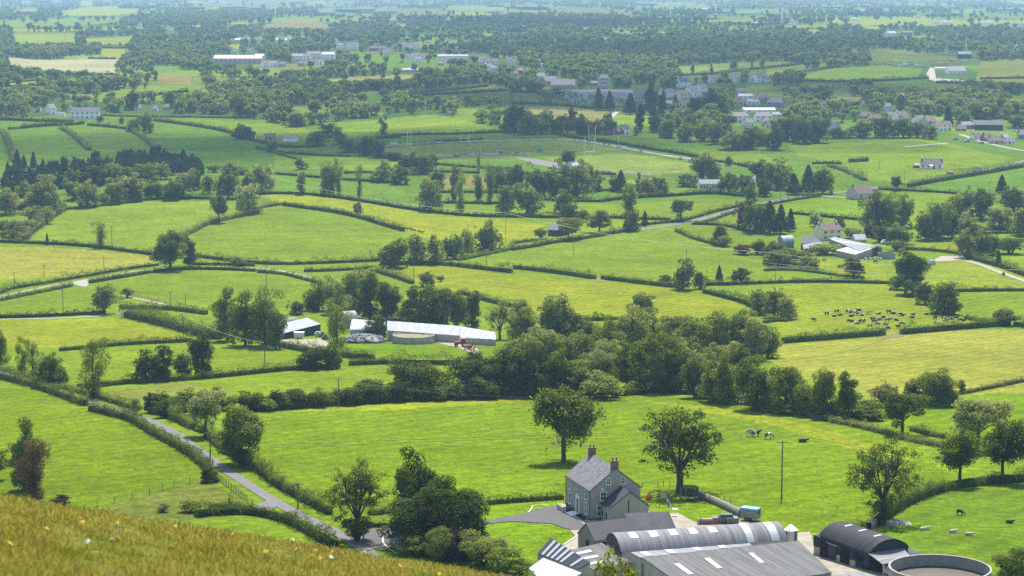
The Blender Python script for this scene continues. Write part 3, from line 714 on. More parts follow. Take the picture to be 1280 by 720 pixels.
# ------------------------------------------------------------------ single trees near the viewer
plant(705,577,104,88,'oak','dark',"big round oak standing alone in the meadow behind the grey stone house")
plant(849,616,106,110,'open','dark',"open-branched garden tree standing over the trampoline beside the grey stone house")
plant(1103,651,100,86,'open','dark',"fan-shaped open tree with ivy at its foot beside the black round-roofed barn")
plant(1103,656,38,28,'ivy','dark',"dark ivy thicket round the foot of the fan-shaped tree",name='shrub')
plant(1199,606,70,66,'oak','dark',"dark spreading tree on the curved hedge, nearer of two to the barn")
plant(1253,602,78,66,'oak','dark',"tall dark tree on the curved hedge at the right edge of the view")
plant(1222,562,64,66,'round','lite',"pale rounded tree behind the two dark trees on the curved hedge")
plant(447,674,98,74,'open','dark',"tall thin-crowned tree beside the lane at the drive entrance")
plant(446,676,36,34,'bush','dark',"dark ivy skirt at the foot of the tree by the drive entrance")
plant(526,664,104,60,'full','dark',"tall dark tree rising behind the huge domed tree by the drive")
plant(551,682,92,122,'dome','dark',"huge dark domed tree filling the loop of the drive")
plant(31,612,80,48,'tall','mid',"green tree behind the copper tree at the edge of the brown hillside")
plant(43,628,74,44,'ivy','red',"copper-brown tree on the far edge of the brown hillside")
plant(-8,600,40,36,'round','mid',"green tree cut by the left edge of the view above the brown hillside")
plant(262,603,24,22,'dome','dark',"small dark thorn tree at the corner of the timber rail fence")
plant(257,545,62,46,'round','lite',"pale loose tree left of the big tree beside the lane")
plant(302,581,80,70,'round','mid',"big green tree on the bank beside the lane")
plant(303,583,30,26,'bush','dark',"dark ivy round the foot of the big tree beside the lane")
plant(117,497,68,36,'ivy','mid',"tall ivy-clad tree alone on the lane hedge left of the gateway")
plant(130,392,38,36,'round','lite',"loose pale tree at the end of the clipped hedge by the white gate")
plant(159,372,12,14,'bush','mid',"small bush beside the fenced track above the white gate")
plant(125,310,32,20,'ivy','mid',"single leaning ivy-clad tree in the hedge above the yellow hayfield")
plant(213,338,50,40,'round','mid',"big tree at the lane corner beside the yellow hayfield")
plant(236,333,36,22,'tall','dark',"dark tree leaning against the big tree at the lane corner")
plant(274,278,34,24,'round','mid',"lone tree standing on the hedge between two bright meadows")
plant(447,270,18,15,'round','lite',"small pale hawthorn on the hedge of the long yellow-green field")
plant(709,211,24,21,'round','dark',"dark round tree beside the white stand at the sports pitch")
plant(851,276,26,25,'round','dark',"round dark tree on the road hedge between two pastures")
plant(749,291,28,32,'round','mid',"wide green tree by the lane right of the little grey barn")
plant(711,300,28,32,'round','lite',"pale spreading tree touching the little grey barn")
plant(676,298,15,15,'bush','dark',"dark bush at the open end of the little grey barn")
plant(802,398,32,32,'round','mid',"round tree rising above the left end of the long wood")
plant(470,421,30,29,'dome','mid',"neat clipped round tree in front of the long farm shed")
plant(421,438,62,36,'ivy','mid',"ivy-clad tree in front of the farmyard between tyre heap and white roof")
plant(625,424,46,38,'open','lite',"thin pale tree at the right end of the long farm shed")
plant(1132,367,54,46,'round','dark',"big dark tree in the pasture below the farm with round bales")
plant(1067,347,26,28,'round','dark',"dark round tree in the pasture in front of the bale farm")
plant(1010,335,16,25,'bush','scrub',"pale round bush on the hedge in front of the bale farm")
plant(1121,238,17,16,'round','dark',"dark round tree beside the road opposite the pink-roofed house")
plant(1258,407,22,30,'bush','scrub',"grey-green thorn bush on the hedge at the right edge of the cow field")
plant(1128,543,52,48,'round','mid',"leaning green tree in the bright paddock in front of the wood's end")
plant(1202,492,19,11,'tall','scrub',"small thin sapling on the fence of the yellow field")
plant(1266,728,48,44,'bush','dark',"dark bush at the lower right corner beside the round slurry tank")
plant(1254,345,5,4,'bush','mid',"tiny bush on the right edge of the farm track")
plant(1248,333,20,9,'con','con',"small pointed conifer beside the pale farm track")
plant(882,355,6,30,'bush','mid',"low bramble under the tree on the long central hedge")
plant(238,640,18,25,'bush','mid',"bush in the rough corner inside the timber rail fence")
plant(204,640,11,15,'bush','scrub',"small scrubby bush at the brown hillside edge below the rough corner")
plant(75,632,14,22,'bush','red',"brown bramble mound on the hillside edge right of the copper tree")
plant(598,250,31,12,'tall','scrub',"slender pale tree right of the ivy pillar behind the yellow-green field")
plant(598,215,28,8,'ivy','scrub',"thin bare tree on the hedge below the cars at the pitch")

row("in the shrubbery below the huge domed tree", "garden shrubs by the drive", [(518,694,24,42,'bush','mid'),(547,700,46,38,'bush','lite'),(575,700,44,42,'dome','purple'),(604,706,46,54,'bush','lite'),(632,716,36,44,'bush','mid'),(655,718,22,30,'bush','mid')])
row("in the row beside the lane's left end", "trees along the lane hedge", [(1,455,44,22,'round'),(28,470,46,21,'ivy'),(42,474,42,15,'ivy','dark'),(64,484,50,38,'round')])
row("in the dark clump below the hay meadow", "trees of the clump in the lower left meadow", [(182,477,40,38,'round','dark'),(206,476,42,28,'tall','dark'),(229,474,38,24,'tall','dark'),(253,471,54,32,'tall','dark')])
row("in the group left of the white farm roof", "trees sheltering the farm's left side", [(285,426,60,38,'tall'),(307,432,66,44,'round'),(331,434,70,46,'ivy','dark'),(345,436,50,26,'tall','mid')])
row("behind the white farm roof", "small trees behind the white roof", [(371,393,17,20,'round','dark'),(389,388,15,18,'round','mid')])
row("in the wood behind the farm sheds", "trees behind the farm sheds", [(398,388,40,30,'round'),(421,392,48,30,'round','lite'),(441,397,52,34,'tall'),(463,399,58,36,'tall','mid'),(484,402,54,36,'tall','dark'),(526,408,60,50,'dome','dark'),(552,409,56,32,'tall','lite'),(572,409,50,28,'tall'),(590,408,42,26,'tall','dark'),(450,372,42,36,'round','lite')])
row("in the hedgerow between farm and lane meadow", "trees of the hedgerow below the farm", [(390,462,30,30,'round','dark'),(412,461,36,26,'round','dark'),(520,497,54,60,'round','dark'),(594,495,58,58,'round','dark'),(466,500,30,34,'bush','dark')])
row("in the front of the long wood", "trees along the front of the long wood", [(630,494,66,52,'round','dark'),(668,495,72,58,'dome','dark'),(704,493,60,50,'round','dark'),(730,494,44,40,'round','mid'),(753,498,36,48,'bush','mid'),(785,485,58,40,'round'),(822,489,86,70,'dome','mid'),(848,489,50,36,'round','dark'),(868,497,56,32,'tall','dark'),(891,502,66,36,'round','lite'),(908,505,60,36,'tall','mid'),(946,512,66,56,'round','mid'),(981,516,66,42,'tall','mid'),(1006,519,44,34,'round','mid'),(1029,522,66,38,'tall','mid'),(1060,525,56,36,'tall','dark'),(1083,522,24,32,'bush','mid')])
row("in the back of the long wood", "trees along the back of the long wood", [(650,408,36,26,'round'),(657,440,54,40,'round','mid'),(690,397,28,22,'round','lite'),(706,440,74,50,'round','lite'),(735,440,50,40,'round','mid'),(762,456,64,38,'round','mid'),(790,458,74,46,'round','lite'),(815,435,50,40,'round','mid'),(842,442,54,40,'tall','lite'),(866,448,56,42,'round','mid'),(888,444,56,40,'round','mid'),(917,447,62,52,'round','mid'),(944,450,52,36,'tall','lite'),(960,447,44,30,'round','mid'),(745,480,50,40,'bush','scrub')])
row("in the clump at the wood's right end", "trees at the right end of the long wood", [(1108,508,30,36,'round','scrub'),(1138,504,27,16,'round','dark'),(1152,503,34,36,'bush','lite'),(1171,507,50,44,'round','mid'),(1186,508,26,22,'bush','mid')])
row("on the corner of the cow field", "trees at the corner of the cow field", [(949,393,34,26,'round'),(968,397,42,28,'round','mid'),(984,399,30,26,'round','lite')])
row("in the belt along the cow field's top right", "trees of the belt above the cow field", [(1122,362,22,22,'round'),(1140,370,26,24,'round','mid'),(1156,380,32,26,'round','dark'),(1180,392,42,38,'round','dark'),(1192,393,20,18,'bush','mid')])
row("beside the long central hedge below the lane", "trees on the central hedge", [(831,357,16,14,'bush'),(853,362,38,32,'round'),(875,361,22,16,'round','mid'),(899,354,22,11,'con'),(925,354,20,22,'round','dark')])
row("in the row where the central hedges meet", "trees where the central hedges meet", [(493,334,37,32,'round','mid'),(521,330,38,24,'round','lite'),(543,330,36,22,'tall'),(559,324,32,18,'round','dark'),(570,323,31,18,'round','lite'),(584,319,34,18,'round'),(604,314,30,22,'round','mid'),(615,314,42,26,'round','mid'),(534,358,19,18,'round','mid'),(551,352,0.1+9,9,'bush','mid')])
row("in the belt below the spruce plantation", "trees below the spruce plantation", [(8,268,34,30,'round'),(27,256,30,26,'round','dark'),(46,266,30,34,'round','lite'),(62,266,46,40,'round','lite'),(50,280,26,30,'bush','mid'),(92,250,28,22,'round'),(110,259,33,26,'round','mid'),(129,256,16,14,'bush'),(145,254,32,28,'round','mid'),(165,251,36,30,'round','lite'),(167,252,17,18,'round','dark'),(188,248,24,24,'round','mid'),(203,248,20,16,'bush','lite'),(217,250,28,24,'round','dark'),(229,247,36,26,'round','lite'),(243,237,28,18,'round','mid')])
row("in front of the dark spruces", "broadleaf trees against the spruces", [(138,229,26,26,'round'),(118,232,26,28,'round','dark'),(183,227,24,26,'round'),(201,224,24,20,'round'),(90,232,22,26,'round','mid'),(160,232,22,22,'round','dark')])
row("scattered along the hedges right of the spruces", "trees along the hedges right of the spruces", [(260,242,28,16,'round'),(285,248,37,30,'round'),(288,226,24,24,'round','lite'),(311,237,26,22,'round'),(311,267,38,30,'round','lite'),(328,240,36,24,'round','lite'),(268,215,10,16,'bush'),(302,218,10,18,'bush')])
row("on the hedges above the long yellow-green field", "hedge trees above the yellow-green field", [(377,243,32,14,'tall','lite'),(377,212,16,14,'round','dark'),(412,243,44,24,'round'),(424,244,44,14,'ivy'),(449,248,40,11,'ivy','dark'),(477,227,28,26,'round'),(500,230,23,22,'round'),(538,263,42,28,'round'),(545,234,22,20,'round','mid'),(569,250,40,13,'tall','scrub'),(575,266,48,17,'ivy'),(598,251,30,13,'ivy','dark'),(612,253,44,17,'ivy','dark'),(632,266,36,22,'round'),(629,240,30,20,'round','dark')])
row("in the dark clump beside the sports ground", "trees beside the sports ground", [(471,197,22,16,'round','dark'),(508,213,24,26,'round','dark'),(526,217,28,26,'round'),(540,206,16,18,'round','dark'),(495,200,12,24,'bush','dark'),(480,172,24,14,'ivy','dark'),(340,190,16,14,'round','dark'),(435,190,20,22,'round','dark'),(455,194,24,22,'round','dark'),(395,182,18,24,'round','dark')])
row("in the belt below the white stand", "trees of the belt below the white stand", [(647,246,42,30,'round','dark'),(672,248,38,26,'round','dark'),(690,246,38,22,'round','dark'),(706,246,40,18,'ivy','dark'),(722,246,46,30,'round'),(659,268,40,30,'round'),(741,239,30,15,'ivy'),(749,239,24,11,'ivy','dark'),(776,240,27,18,'con'),(798,243,24,11,'tall'),(810,245,26,20,'round','lite'),(823,244,24,20,'round'),(702,266,28,24,'round'),(713,282,30,28,'round','dark'),(729,273,13,13,'bush'),(620,238,34,24,'round','dark'),(768,239,20,14,'round','dark')])
row("where the lane meets the central hedge", "trees where the lane leaves the central hedge", [(786,267,35,20,'tall'),(790,289,27,19,'round'),(806,282,18,9,'con')])
row("round the long cream house", "trees round the long cream house", [(879,224,34,32,'round','dark'),(895,223,18,16,'round','dark'),(860,233,16,26,'bush','dark'),(910,241,26,24,'round'),(932,240,24,20,'round','mid'),(938,257,26,15,'round'),(911,207,14,9,'round','dark'),(950,226,28,30,'round','dark'),(972,236,38,34,'round','dark'),(992,243,26,20,'con'),(1010,243,36,22,'con'),(1028,242,38,26,'round','dark'),(955,245,24,20,'round','dark')])
row("in the dark grove beside the bale farm", "trees of the grove beside the bale farm", [(928,286,34,18,'round','red'),(944,290,42,28,'round','dark'),(962,292,40,28,'con'),(976,292,36,20,'con'),(988,289,28,14,'con'),(899,306,30,20,'round','mid'),(906,308,16,18,'bush'),(930,318,14,24,'bush','red'),(948,318,20,18,'round','dark'),(968,322,22,22,'round','dark'),(985,325,16,22,'bush','dark')])
row("behind the bale farm's cream house", "tall trees behind the cream house", [(1020,283,18,14,'round','lite'),(1049,287,16,12,'round','dark'),(1065,298,16,24,'bush','lite'),(1084,290,42,26,'ivy','dark'),(1098,289,48,28,'round','dark'),(1114,290,46,28,'ivy','dark'),(1128,284,42,24,'round','dark'),(1105,303,24,24,'round','dark'),(1124,305,26,28,'round'),(1088,296,16,18,'round','red'),(1120,313,14,20,'bush','scrub')])
row("in the dark copse right of the bale farm", "trees of the copse right of the bale farm", [(1156,300,40,24,'round','dark'),(1172,299,48,32,'round','dark'),(1190,297,38,28,'round','dark'),(1200,272,36,34,'round'),(1226,274,40,30,'round','dark'),(1212,300,34,28,'round','lite')])
row("at the right edge above the farm track", "trees above the farm track", [(1249,286,28,28,'round','lite'),(1252,241,22,15,'con'),(1268,267,38,36,'round','dark'),(1276,294,36,26,'round','lite'),(1210,322,38,28,'round','lite'),(1226,321,34,26,'round','mid'),(1240,319,30,20,'round','mid'),(1263,317,24,32,'bush','mid')])
row("below the grey barn's pale roofs among brambles", "bushes around the bale farm", [(975,332,22,30,'bush','dark'),(1003,322,10,30,'bush','scrub'),(1030,318,16,34,'bush'),(1074,311,12,10,'bush','mid')])
row("in the scrub at the meadow's left edge", "scrub bushes left of the bright meadow", [(6,290,18,22,'bush','mid'),(22,296,22,26,'bush','scrub'),(38,288,16,20,'bush','lite'),(10,300,14,20,'bush','mid'),(48,276,14,18,'bush','mid'),(59,306,15,5,'con')])
row("along the lane hedge below the dark clump", "bushes on the lane hedge", [(171,519,22,14,'bush','mid'),(187,516,24,16,'tall','dark'),(297,333,13,15,'bush','mid'),(205,522,26,22,'bush','dark'),(222,518,22,24,'bush','dark'),(235,512,20,24,'round','mid')])

# spruce plantation on the left
L = []
for i in range(230):
    t = RND.random(); q = RND.random() ** .8
    u = 3 + t * 250; top = np.interp(u, [3, 60, 130, 215, 250], [218, 205, 194, 193, 203]); bot = np.interp(u, [3, 60, 130, 215, 250], [246, 236, 226, 216, 216])
    v = top + q * (bot - top) + 4
    o = plant(u, v, RND.uniform(11, 17), RND.uniform(8, 12), 'con' if RND.random() < .45 else 'full', 'con', name='conifer_tree', group="spruces of the dark plantation")
    tag(o, "dark pointed spruce standing close among others in the plantation below the hill fields")
row("at the left foot of the spruce plantation", "edge spruces of the plantation", [(10,222,20,9,'con'),(22,214,26,14,'con'),(30,212,18,10,'con'),(42,212,22,10,'con')])
row("standing in the houses' gardens beyond the sports ground", "conifers beyond the sports ground", [(748,138,28,15,'con'),(762,138,24,14,'con'),(788,143,26,18,'con'),(815,143,36,20,'tall','con'),(827,146,30,14,'tall','con'),(844,139,20,10,'con'),(800,165,34,12,'tall','con'),(817,162,30,12,'tall','red'),(866,92,12,6,'tall','dark'),(889,93,12,5,'tall','dark'),(917,88,13,9,'round','dark'),(940,85,8,4,'tall','dark'),(953,84,11,6,'round','dark'),(660,103,10,8,'round','dark')])
row("in the line of village gardens", "trees between the village and the pastures", [(820,165,22,18,'round','dark'),(834,172,24,22,'round','dark'),(660,168,30,24,'round','dark'),(645,165,40,30,'round','dark'),(682,163,24,18,'ivy','dark'),(692,167,20,14,'tall','dark'),(704,166,26,18,'round','dark'),(716,163,26,16,'tall','red'),(730,166,20,20,'round','dark'),(745,166,18,16,'round'),(858,177,24,22,'round'),(880,176,30,26,'round'),(898,180,26,24,'round'),(915,187,24,28,'round','mid'),(935,186,28,26,'round'),(948,182,24,24,'round'),(966,187,30,24,'round','dark'),(985,176,32,26,'round','dark'),(1004,179,36,28,'round','dark'),(1022,178,34,26,'round','dark'),(1050,173,14,24,'round','dark'),(1075,172,22,26,'round'),(1105,172,30,26,'round','dark'),(1129,172,30,26,'round','dark'),(1146,172,24,20,'round','dark'),(1162,174,18,16,'round'),(1185,158,24,14,'con'),(1205,158,20,18,'round','dark'),(1222,148,26,30,'round','lite'),(1240,146,28,26,'round'),(1270,160,18,20,'round'),(870,150,30,22,'tall','con'),(885,146,36,24,'full','con'),(900,146,34,22,'round','dark'),(845,160,14,14,'round')])
row("on the hedges of the left hill fields", "trees of the left hill fields", [(125,152,9,9,'round'),(152,155,9,6,'round'),(168,164,18,18,'round','mid'),(182,166,28,18,'round','mid'),(303,174,20,20,'round','dark'),(312,174,14,14,'round'),(265,143,11,9,'round','dark'),(165,137,26,16,'round','dark'),(212,135,22,14,'round','dark'),(238,138,24,16,'round','dark'),(300,146,30,26,'round'),(325,138,26,22,'round'),(356,152,26,26,'round'),(370,158,22,24,'round','mid'),(410,172,18,18,'round','dark'),(425,180,20,18,'round','dark')])

L = []
for i in range(34):
    u = 196 + i * 12.6 + RND.uniform(-4, 4); v = float(np.interp(u, [196, 235, 275, 320, 360, 400, 440, 480, 560, 625], [516, 513.5, 512, 514.5, 511, 508, 505, 503, 499.5, 498])) + RND.uniform(-1.5, 1)
    hh = RND.uniform(18, 32) * (1.0 if u < 330 or u > 440 else .9)
    o = plant(u, v, hh, RND.uniform(20, 32), 'bush' if i % 3 else 'full', RND.choice(['dark', 'dark', 'mid']), group="bushes of the tall dark hedgerow", name='shrub')
    L.append((u, o, RND.choice(["dark bushy", "overgrown dark"]), 'thorn bush'))
label_row(L, "in the tall hedgerow below the farm")

L = []
for i in range(40):
    u = 626 + i * 11.9 + RND.uniform(-4, 4); v = float(np.interp(u, [626, 700, 760, 800, 860, 900, 950, 1000, 1100], [496, 496, 499, 491, 494, 504, 513, 521, 527])) - RND.uniform(0, 5)
    o = plant(u, v, RND.uniform(12, 24), RND.uniform(18, 30), 'bush', RND.choice(['dark', 'mid', 'mid', 'lite']), group="undergrowth along the foot of the long wood", name='shrub')
    L.append((u, o, RND.choice(["leafy", "bushy"]), 'undergrowth shrub'))
label_row(L, "along the foot of the long wood")
L = []
for i in range(26):
    u = 640 + i * 12.4 + RND.uniform(-4, 4); v = float(np.interp(u, [640, 720, 800, 860, 960], [462, 460, 468, 470, 455])) + RND.uniform(-14, 8)
    o = plant(u, v, RND.uniform(28, 48), RND.uniform(22, 34), RND.choice(['full', 'bush']), RND.choice(['lite', 'mid', 'mid', 'lite']), group="young trees inside the long wood", name='shrub')
    L.append((u, o, RND.choice(["leafy", "bushy"]), 'young tree'))
label_row(L, "deep inside the long wood")

def tufts():
    polys = [p for k, p in FIELDS if k in ('N', 'L', 'O') and max(q[1] for q in p) > 470]
    U, V_ = [], []
    for p in polys:
        b = np.array(p); a = (b[:, 0].max() - b[:, 0].min()) * (b[:, 1].max() - b[:, 1].min()); n = int(a / 30)
        u = NPR.uniform(b[:, 0].min(), b[:, 0].max(), n); v = NPR.uniform(b[:, 1].min(), b[:, 1].max(), n); k = inpoly(u, v, p) & (NPR.uniform(size=n) < .25 + .75 * (np.sin(u / 23 + v / 5) * np.sin(u / 57 - v / 9) > .1)); U.append(u[k]); V_.append(v[k])
    c = cast(np.concatenate(U), np.concatenate(V_)); n = len(c); m = 4
    cc = np.repeat(c, m, 0) + np.stack([NPR.normal(0, .16, n * m), NPR.normal(0, .16, n * m), NPR.uniform(.02, .16, n * m)], -1)
    V, Fs = quads_at(cc, NPR.normal(0, 1, (n * m, 3)) * np.array([1, 1, .3]), .17, 1.2)
    o = obj_me("grass_tufts", mesh_np("grass_tufts", V, Fs, LEAF['hedge'], {'rnd': NPR.uniform(.4, 1.2, n * m)})); tag(o, kind='stuff')
tufts()
# ------------------------------------------------------------------ hedges
HEDGE_GROUP = "field hedges across the valley"
def hedge(phrase, px, h=1.7, w=1.8, tone='hedge', ragged=.3, name='hedge'):
    h, w = h * 1.42, w * 1.3
    c = smooth_line(px, 1.2 if max(p[1] for p in px) > 380 else 2.0, it=1)
    y = float(c[:, 1].mean()); s = F / y
    leaf = max(.24, 1.35 / s)
    L = np.linalg.norm(np.diff(c, axis=0), axis=1).sum()
    n = int(min(16000, L * (2 * h + w) / (leaf * leaf) * 1.05))
    d = np.r_[0, np.cumsum(np.linalg.norm(np.diff(c, axis=0), axis=1))]
    q = NPR.uniform(0, d[-1], n); x = np.interp(q, d, c[:, 0]); yy = np.interp(q, d, c[:, 1])
    t = np.gradient(c, axis=0); tx = np.interp(q, d, t[:, 0]); ty = np.interp(q, d, t[:, 1]); tl = np.hypot(tx, ty) + 1e-9; nx, ny = -ty / tl, tx / tl
    ph = NPR.uniform(0, 6.28, 4)
    kn = np.arange(0, d[-1] + 6, 1.15 + .35 * h); kv = NPR.normal(0, 1, len(kn)) + (NPR.uniform(size=len(kn)) < .1) * NPR.uniform(1, 3.4, len(kn)); kw = NPR.normal(0, 1, len(kn))
    hh = h * (1 + ragged * (np.interp(q, kn, kv) * .95 + np.sin(q / 9.1 + ph[1]) * .5 + np.sin(q / 23 + ph[2]) * .4)).clip(.4, 2.4)
    ww = w * (1 + ragged * .9 * np.interp(q, kn, kw)).clip(.5, 1.6)
    a = NPR.uniform(0, math.pi, n); ca, sa = np.cos(a), np.sin(a)
    rr = NPR.uniform(.6, 1.1, n)
    k = np.sign(ca) * np.abs(ca) ** .5; m = sa ** .5
    ox = k * ww / 2 * rr; z = m * hh * rr * NPR.uniform(.55, 1, n) ** .25
    z = np.where(np.abs(k) > .8, hh * NPR.uniform(.02, 1, n), z)
    X = x + nx * ox; Y = yy + ny * ox
    cc = np.stack([X, Y, HT(X, Y) + z], -1)
    nr = np.stack([nx * ca, ny * ca, sa + .5], -1) + NPR.normal(0, .5, (n, 3))
    V, Fs = quads_at(cc, nr, leaf, 1.3)
    tone_a = np.clip(NPR.normal(.5, .22, n) + .15 * np.sin(q / 5 + ph[0]), 0, 1)
    # added solid core in the darkest leaf tone, blocks light through the hedge
    g = resample(c, 4.0); tt = np.gradient(g, axis=0); tt /= np.linalg.norm(tt, axis=1)[:, None] + 1e-9; nn = np.stack([-tt[:, 1], tt[:, 0]], -1)
    prof = [(-.3 * w, -.3), (-.26 * w, .5 * h), (0, .66 * h), (.26 * w, .5 * h), (.3 * w, -.3)]
    gz = HT(g[:, 0], g[:, 1]); R_ = len(g)
    CV = np.stack([np.concatenate([g + nn * o_, (gz + z_)[:, None]], 1) for o_, z_ in prof], 1).reshape(-1, 3); kk = len(prof)
    idx = np.arange(R_ * kk).reshape(R_, kk)
    CF = np.stack([idx[:-1, :-1], idx[:-1, 1:], idx[1:, 1:], idx[1:, :-1]], -1).reshape(-1, 4)
    me = mesh_np(name, np.concatenate([V, CV]), np.concatenate([Fs, CF + len(V)]), LEAF[tone], {'rnd': np.concatenate([tone_a, np.zeros(len(CF))])})
    o = obj_me(name, me)
    tag(o, phrase, 'hedge', HEDGE_GROUP)
    return o
H = hedge
# near
H("clipped hedge on the near side of the lane, left of the gateway", [(-8,471),(37,482),(75,495),(107,507)], 1.7, 1.9)
H("clipped hedge between the lane and the bottom left meadow", [(113,513),(165,526),(187,540),(217,556.5),(240,570),(253,580),(262,591)], 1.4, 1.7)
H("thin far-side hedge of the lane below the row of ivy trees", [(0,462),(40,473),(75,484),(105,493),(140,503),(172,513)], 1.2, 1.4)
H("tall hedge on the meadow side of the lane near the pale tree", [(195,515),(225,528),(255,541)], 1.9, 2.0)
H("short hedge under the big tree on the lane bank", [(258,545),(276,560),(298,575),(320,588)], 1.6, 1.7)
H("clipped lane hedge along the edge of the big central meadow", [(322,588),(345,607),(380,626),(412,643)], 1.5, 1.6)
H("dark hedge between the lane and the brown hillside", [(245,646),(300,640),(340,646),(366,655),(390,668),(418,686)], 1.3, 2.0, 'dark')
H("low hedge inside the rough corner by the gateway", [(262,637),(290,634),(312,640)], 1.3, 2.0)
H("short low hedge by the drive entrance under the thin tree", [(462,644),(480,642),(505,640)], 1.0, 1.0)
H("thin fence-line hedge behind the domed tree and drive", [(455,659),(470,658),(488,659)], .8, .6)
H("thin hedge behind the drive lawn left of the grey house", [(608,631),(640,628),(675,626),(704,624)], .9, .8)
H("curved hedge below the dark trees at the lower right", [(1095,657),(1110,645),(1122,637),(1140,627),(1160,619),(1200,608),(1247,604),(1290,601)], 1.6, 2.0, 'dark')
H("scrubby hedge along the top of the big central meadow", [(1012,522),(1040,527),(1065,532),(1095,539),(1140,552),(1185,560)], 1.0, 2.4, 'scrub')
H("short hedge in the lower right paddock", [(1140,538),(1160,544),(1180,548)], 1.2, 1.6)
H("dark base of the tall hedgerow below the farm, left part", [(196,516),(235,513),(275,511.5),(320,514),(360,511),(400,508),(432,505.5)], 1.9, 3.2, 'dark')
H("dark base of the tall hedgerow below the farm, right part", [(438,505),(480,503),(520,501),(560,499),(600,498),(625,498)], 1.9, 3.2, 'dark')
H("hedge below the dark clump of four trees", [(97,486),(130,483),(162,479),(200,478),(265,473),(320,467),(382,461),(425,460)], 1.4, 1.6)
H("hedge between hay meadow and the dark clump's meadow", [(75,439),(125,434),(175,430),(210,429),(240,427)], 1.3, 1.5)
H("hedge in front of the white farm roof", [(352,434),(370,437),(390,441),(425,446),(450,449),(467,450)], 1.8, 2.2)
H("hedge below the tyre heap and slurry tank paddock", [(437,457),(470,455),(497,455),(530,456),(555,456),(575,456)], 1.5, 1.8)
H("broad bramble hedge running down from the white gate", [(160,396),(190,403),(222,411),(245,418),(272,424)], 2.6, 5.0, 'hedge', .3)
H("back hedge behind the broad bramble hedge", [(150,386),(180,387),(212,387),(258,393)], 1.8, 2.2, 'hedge', .25)
H("clipped hedge above the pale track left of the white gate", [(-8,398),(30,397),(60,396),(100,394),(132,392)], 1.3, 1.5, 'dark')
H("lane hedge along the lower side of the yellow hayfield", [(-8,370),(15,361),(50,356),(107,346),(160,336.5),(198,332)], 1.3, 1.6)
H("lower hedge of the lane left of the gateway gravel", [(-8,378),(20,372),(60,364),(90,358)], 1.3, 1.6)
H("lower hedge of the lane right of the gateway gravel", [(112,354),(160,346),(200,339),(232,337),(275,337),(320,339.5)], 1.4, 1.7)
H("hedge leading down from the lane past the little gate", [(322,341),(350,342),(378,349),(402,356)], 1.3, 1.5)
H("upper lane hedge right of the big corner tree", [(240,331.5),(265,331),(298,332),(318,333)], 1.2, 1.4)
H("hedge on the near edge of the round bright meadow", [(245,321),(282,326),(320,330),(345,331.5),(380,330.5),(410,329.5),(450,327.5),(484,326)], 1.5, 1.8)
H("second lane hedge left of the crossing hedges", [(380,340),(410,339.5),(437,338),(462,336)], 1.3, 1.5)
H("hedge running down right from the lane's end", [(462,337),(480,343),(500,349),(516,355)], 1.6, 1.8, 'dark')
H("clipped hedge along the top edge of the yellow hayfield", [(-8,303),(20,304),(50,305),(90,307),(125,310),(160,315),(192,319)], 1.6, 1.8)
H("broad pale hedge between the two bright meadows", [(226,298),(238,291),(252,284),(265,279),(280,275),(300,271),(322,267)], 1.9, 2.8, 'scrub', .25)
H("hedge at the top of the left bright meadow", [(175,251),(195,249.5),(215,248),(240,248.5),(264,249)], 1.6, 2.0)
H("pale scrub hedge climbing the left edge of the bright meadow", [(28,301),(38,292),(48,284),(60,275),(72,267),(80,259)], 2.4, 4.0, 'scrub', .35)
H("hedge under the belt of trees below the spruces", [(72,264),(100,260),(135,257),(170,253)], 1.4, 1.8, 'dark')
H("dark straight hedge sloping down above the round bright meadow", [(354,257),(380,260.5),(410,264.5),(432,268.5),(455,274),(475,280.5),(490,285),(505,289)], 2.0, 2.0, 'dark', .2)
H("short pale hedge beside the lone hawthorn's meadow", [(318,262),(335,258),(353,256)], 1.5, 2.4, 'scrub')
H("long dark hedge along the top of the yellow-green field", [(322,244),(345,242),(382,243),(422,247.5),(470,255),(510,262),(557,268),(595,271),(640,272),(680,272),(710,273)], 1.5, 1.7, 'dark')
H("hedge along the crossing trees' lower side", [(482,332),(505,331),(527,330.5),(552,331),(575,333.5),(595,336),(620,339),(640,341)], 1.9, 2.0, 'dark')
H("long dark hedge below the central pasture, left of the gap", [(642,336),(665,338),(690,341),(715,344.5),(744,349)], 1.9, 1.9, 'dark', .2)
H("long dark hedge below the central pasture, right of the gap", [(752,349),(775,351.5),(800,354.5),(828,358),(850,360)], 1.8, 1.8, 'dark', .2)
H("hedge from the central tree to the cow field's top", [(882,357),(910,356.5),(940,355.5),(975,354),(1010,353),(1060,353.5),(1112,355)], 1.4, 1.6, 'dark')
H("hedge along the lower left of the central pasture", [(640,313),(672,308),(690,304),(730,299),(765,292),(793,288.5)], 1.6, 2.2)
H("short hedge left of the little grey barn", [(572,326),(607,319),(640,312),(640,304),(672,301)], 1.3, 1.8)
H("road hedge climbing to the round dark tree", [(780,284),(820,280),(857,276),(890,266),(930,256.5)], 1.3, 1.6)
H("road hedge on the near side of the rising road", [(865,281),(885,278),(905,270),(930,262),(962,256),(1000,249),(1026,245.5)], 1.1, 1.3)
H("hedge falling from the road into the central pasture", [(845,289),(865,298),(885,304),(905,309)], 1.6, 1.8)
H("low hedge right of the road below the dark grove", [(867,281),(890,281),(905,282),(925,287),(942,291)], 1.3, 1.5, 'dark')
H("hedge along the foot of the field above the hut", [(710,272.5),(735,272),(760,272.5),(802,274.5),(838,275.5)], 1.5, 1.6, 'dark')
H("thick hedge above the strip of pasture below the cream house", [(755,252),(777,249),(797,247.5),(820,246.5),(840,245.5),(865,243.5),(890,242),(930,246)], 1.8, 1.8, 'dark', .2)
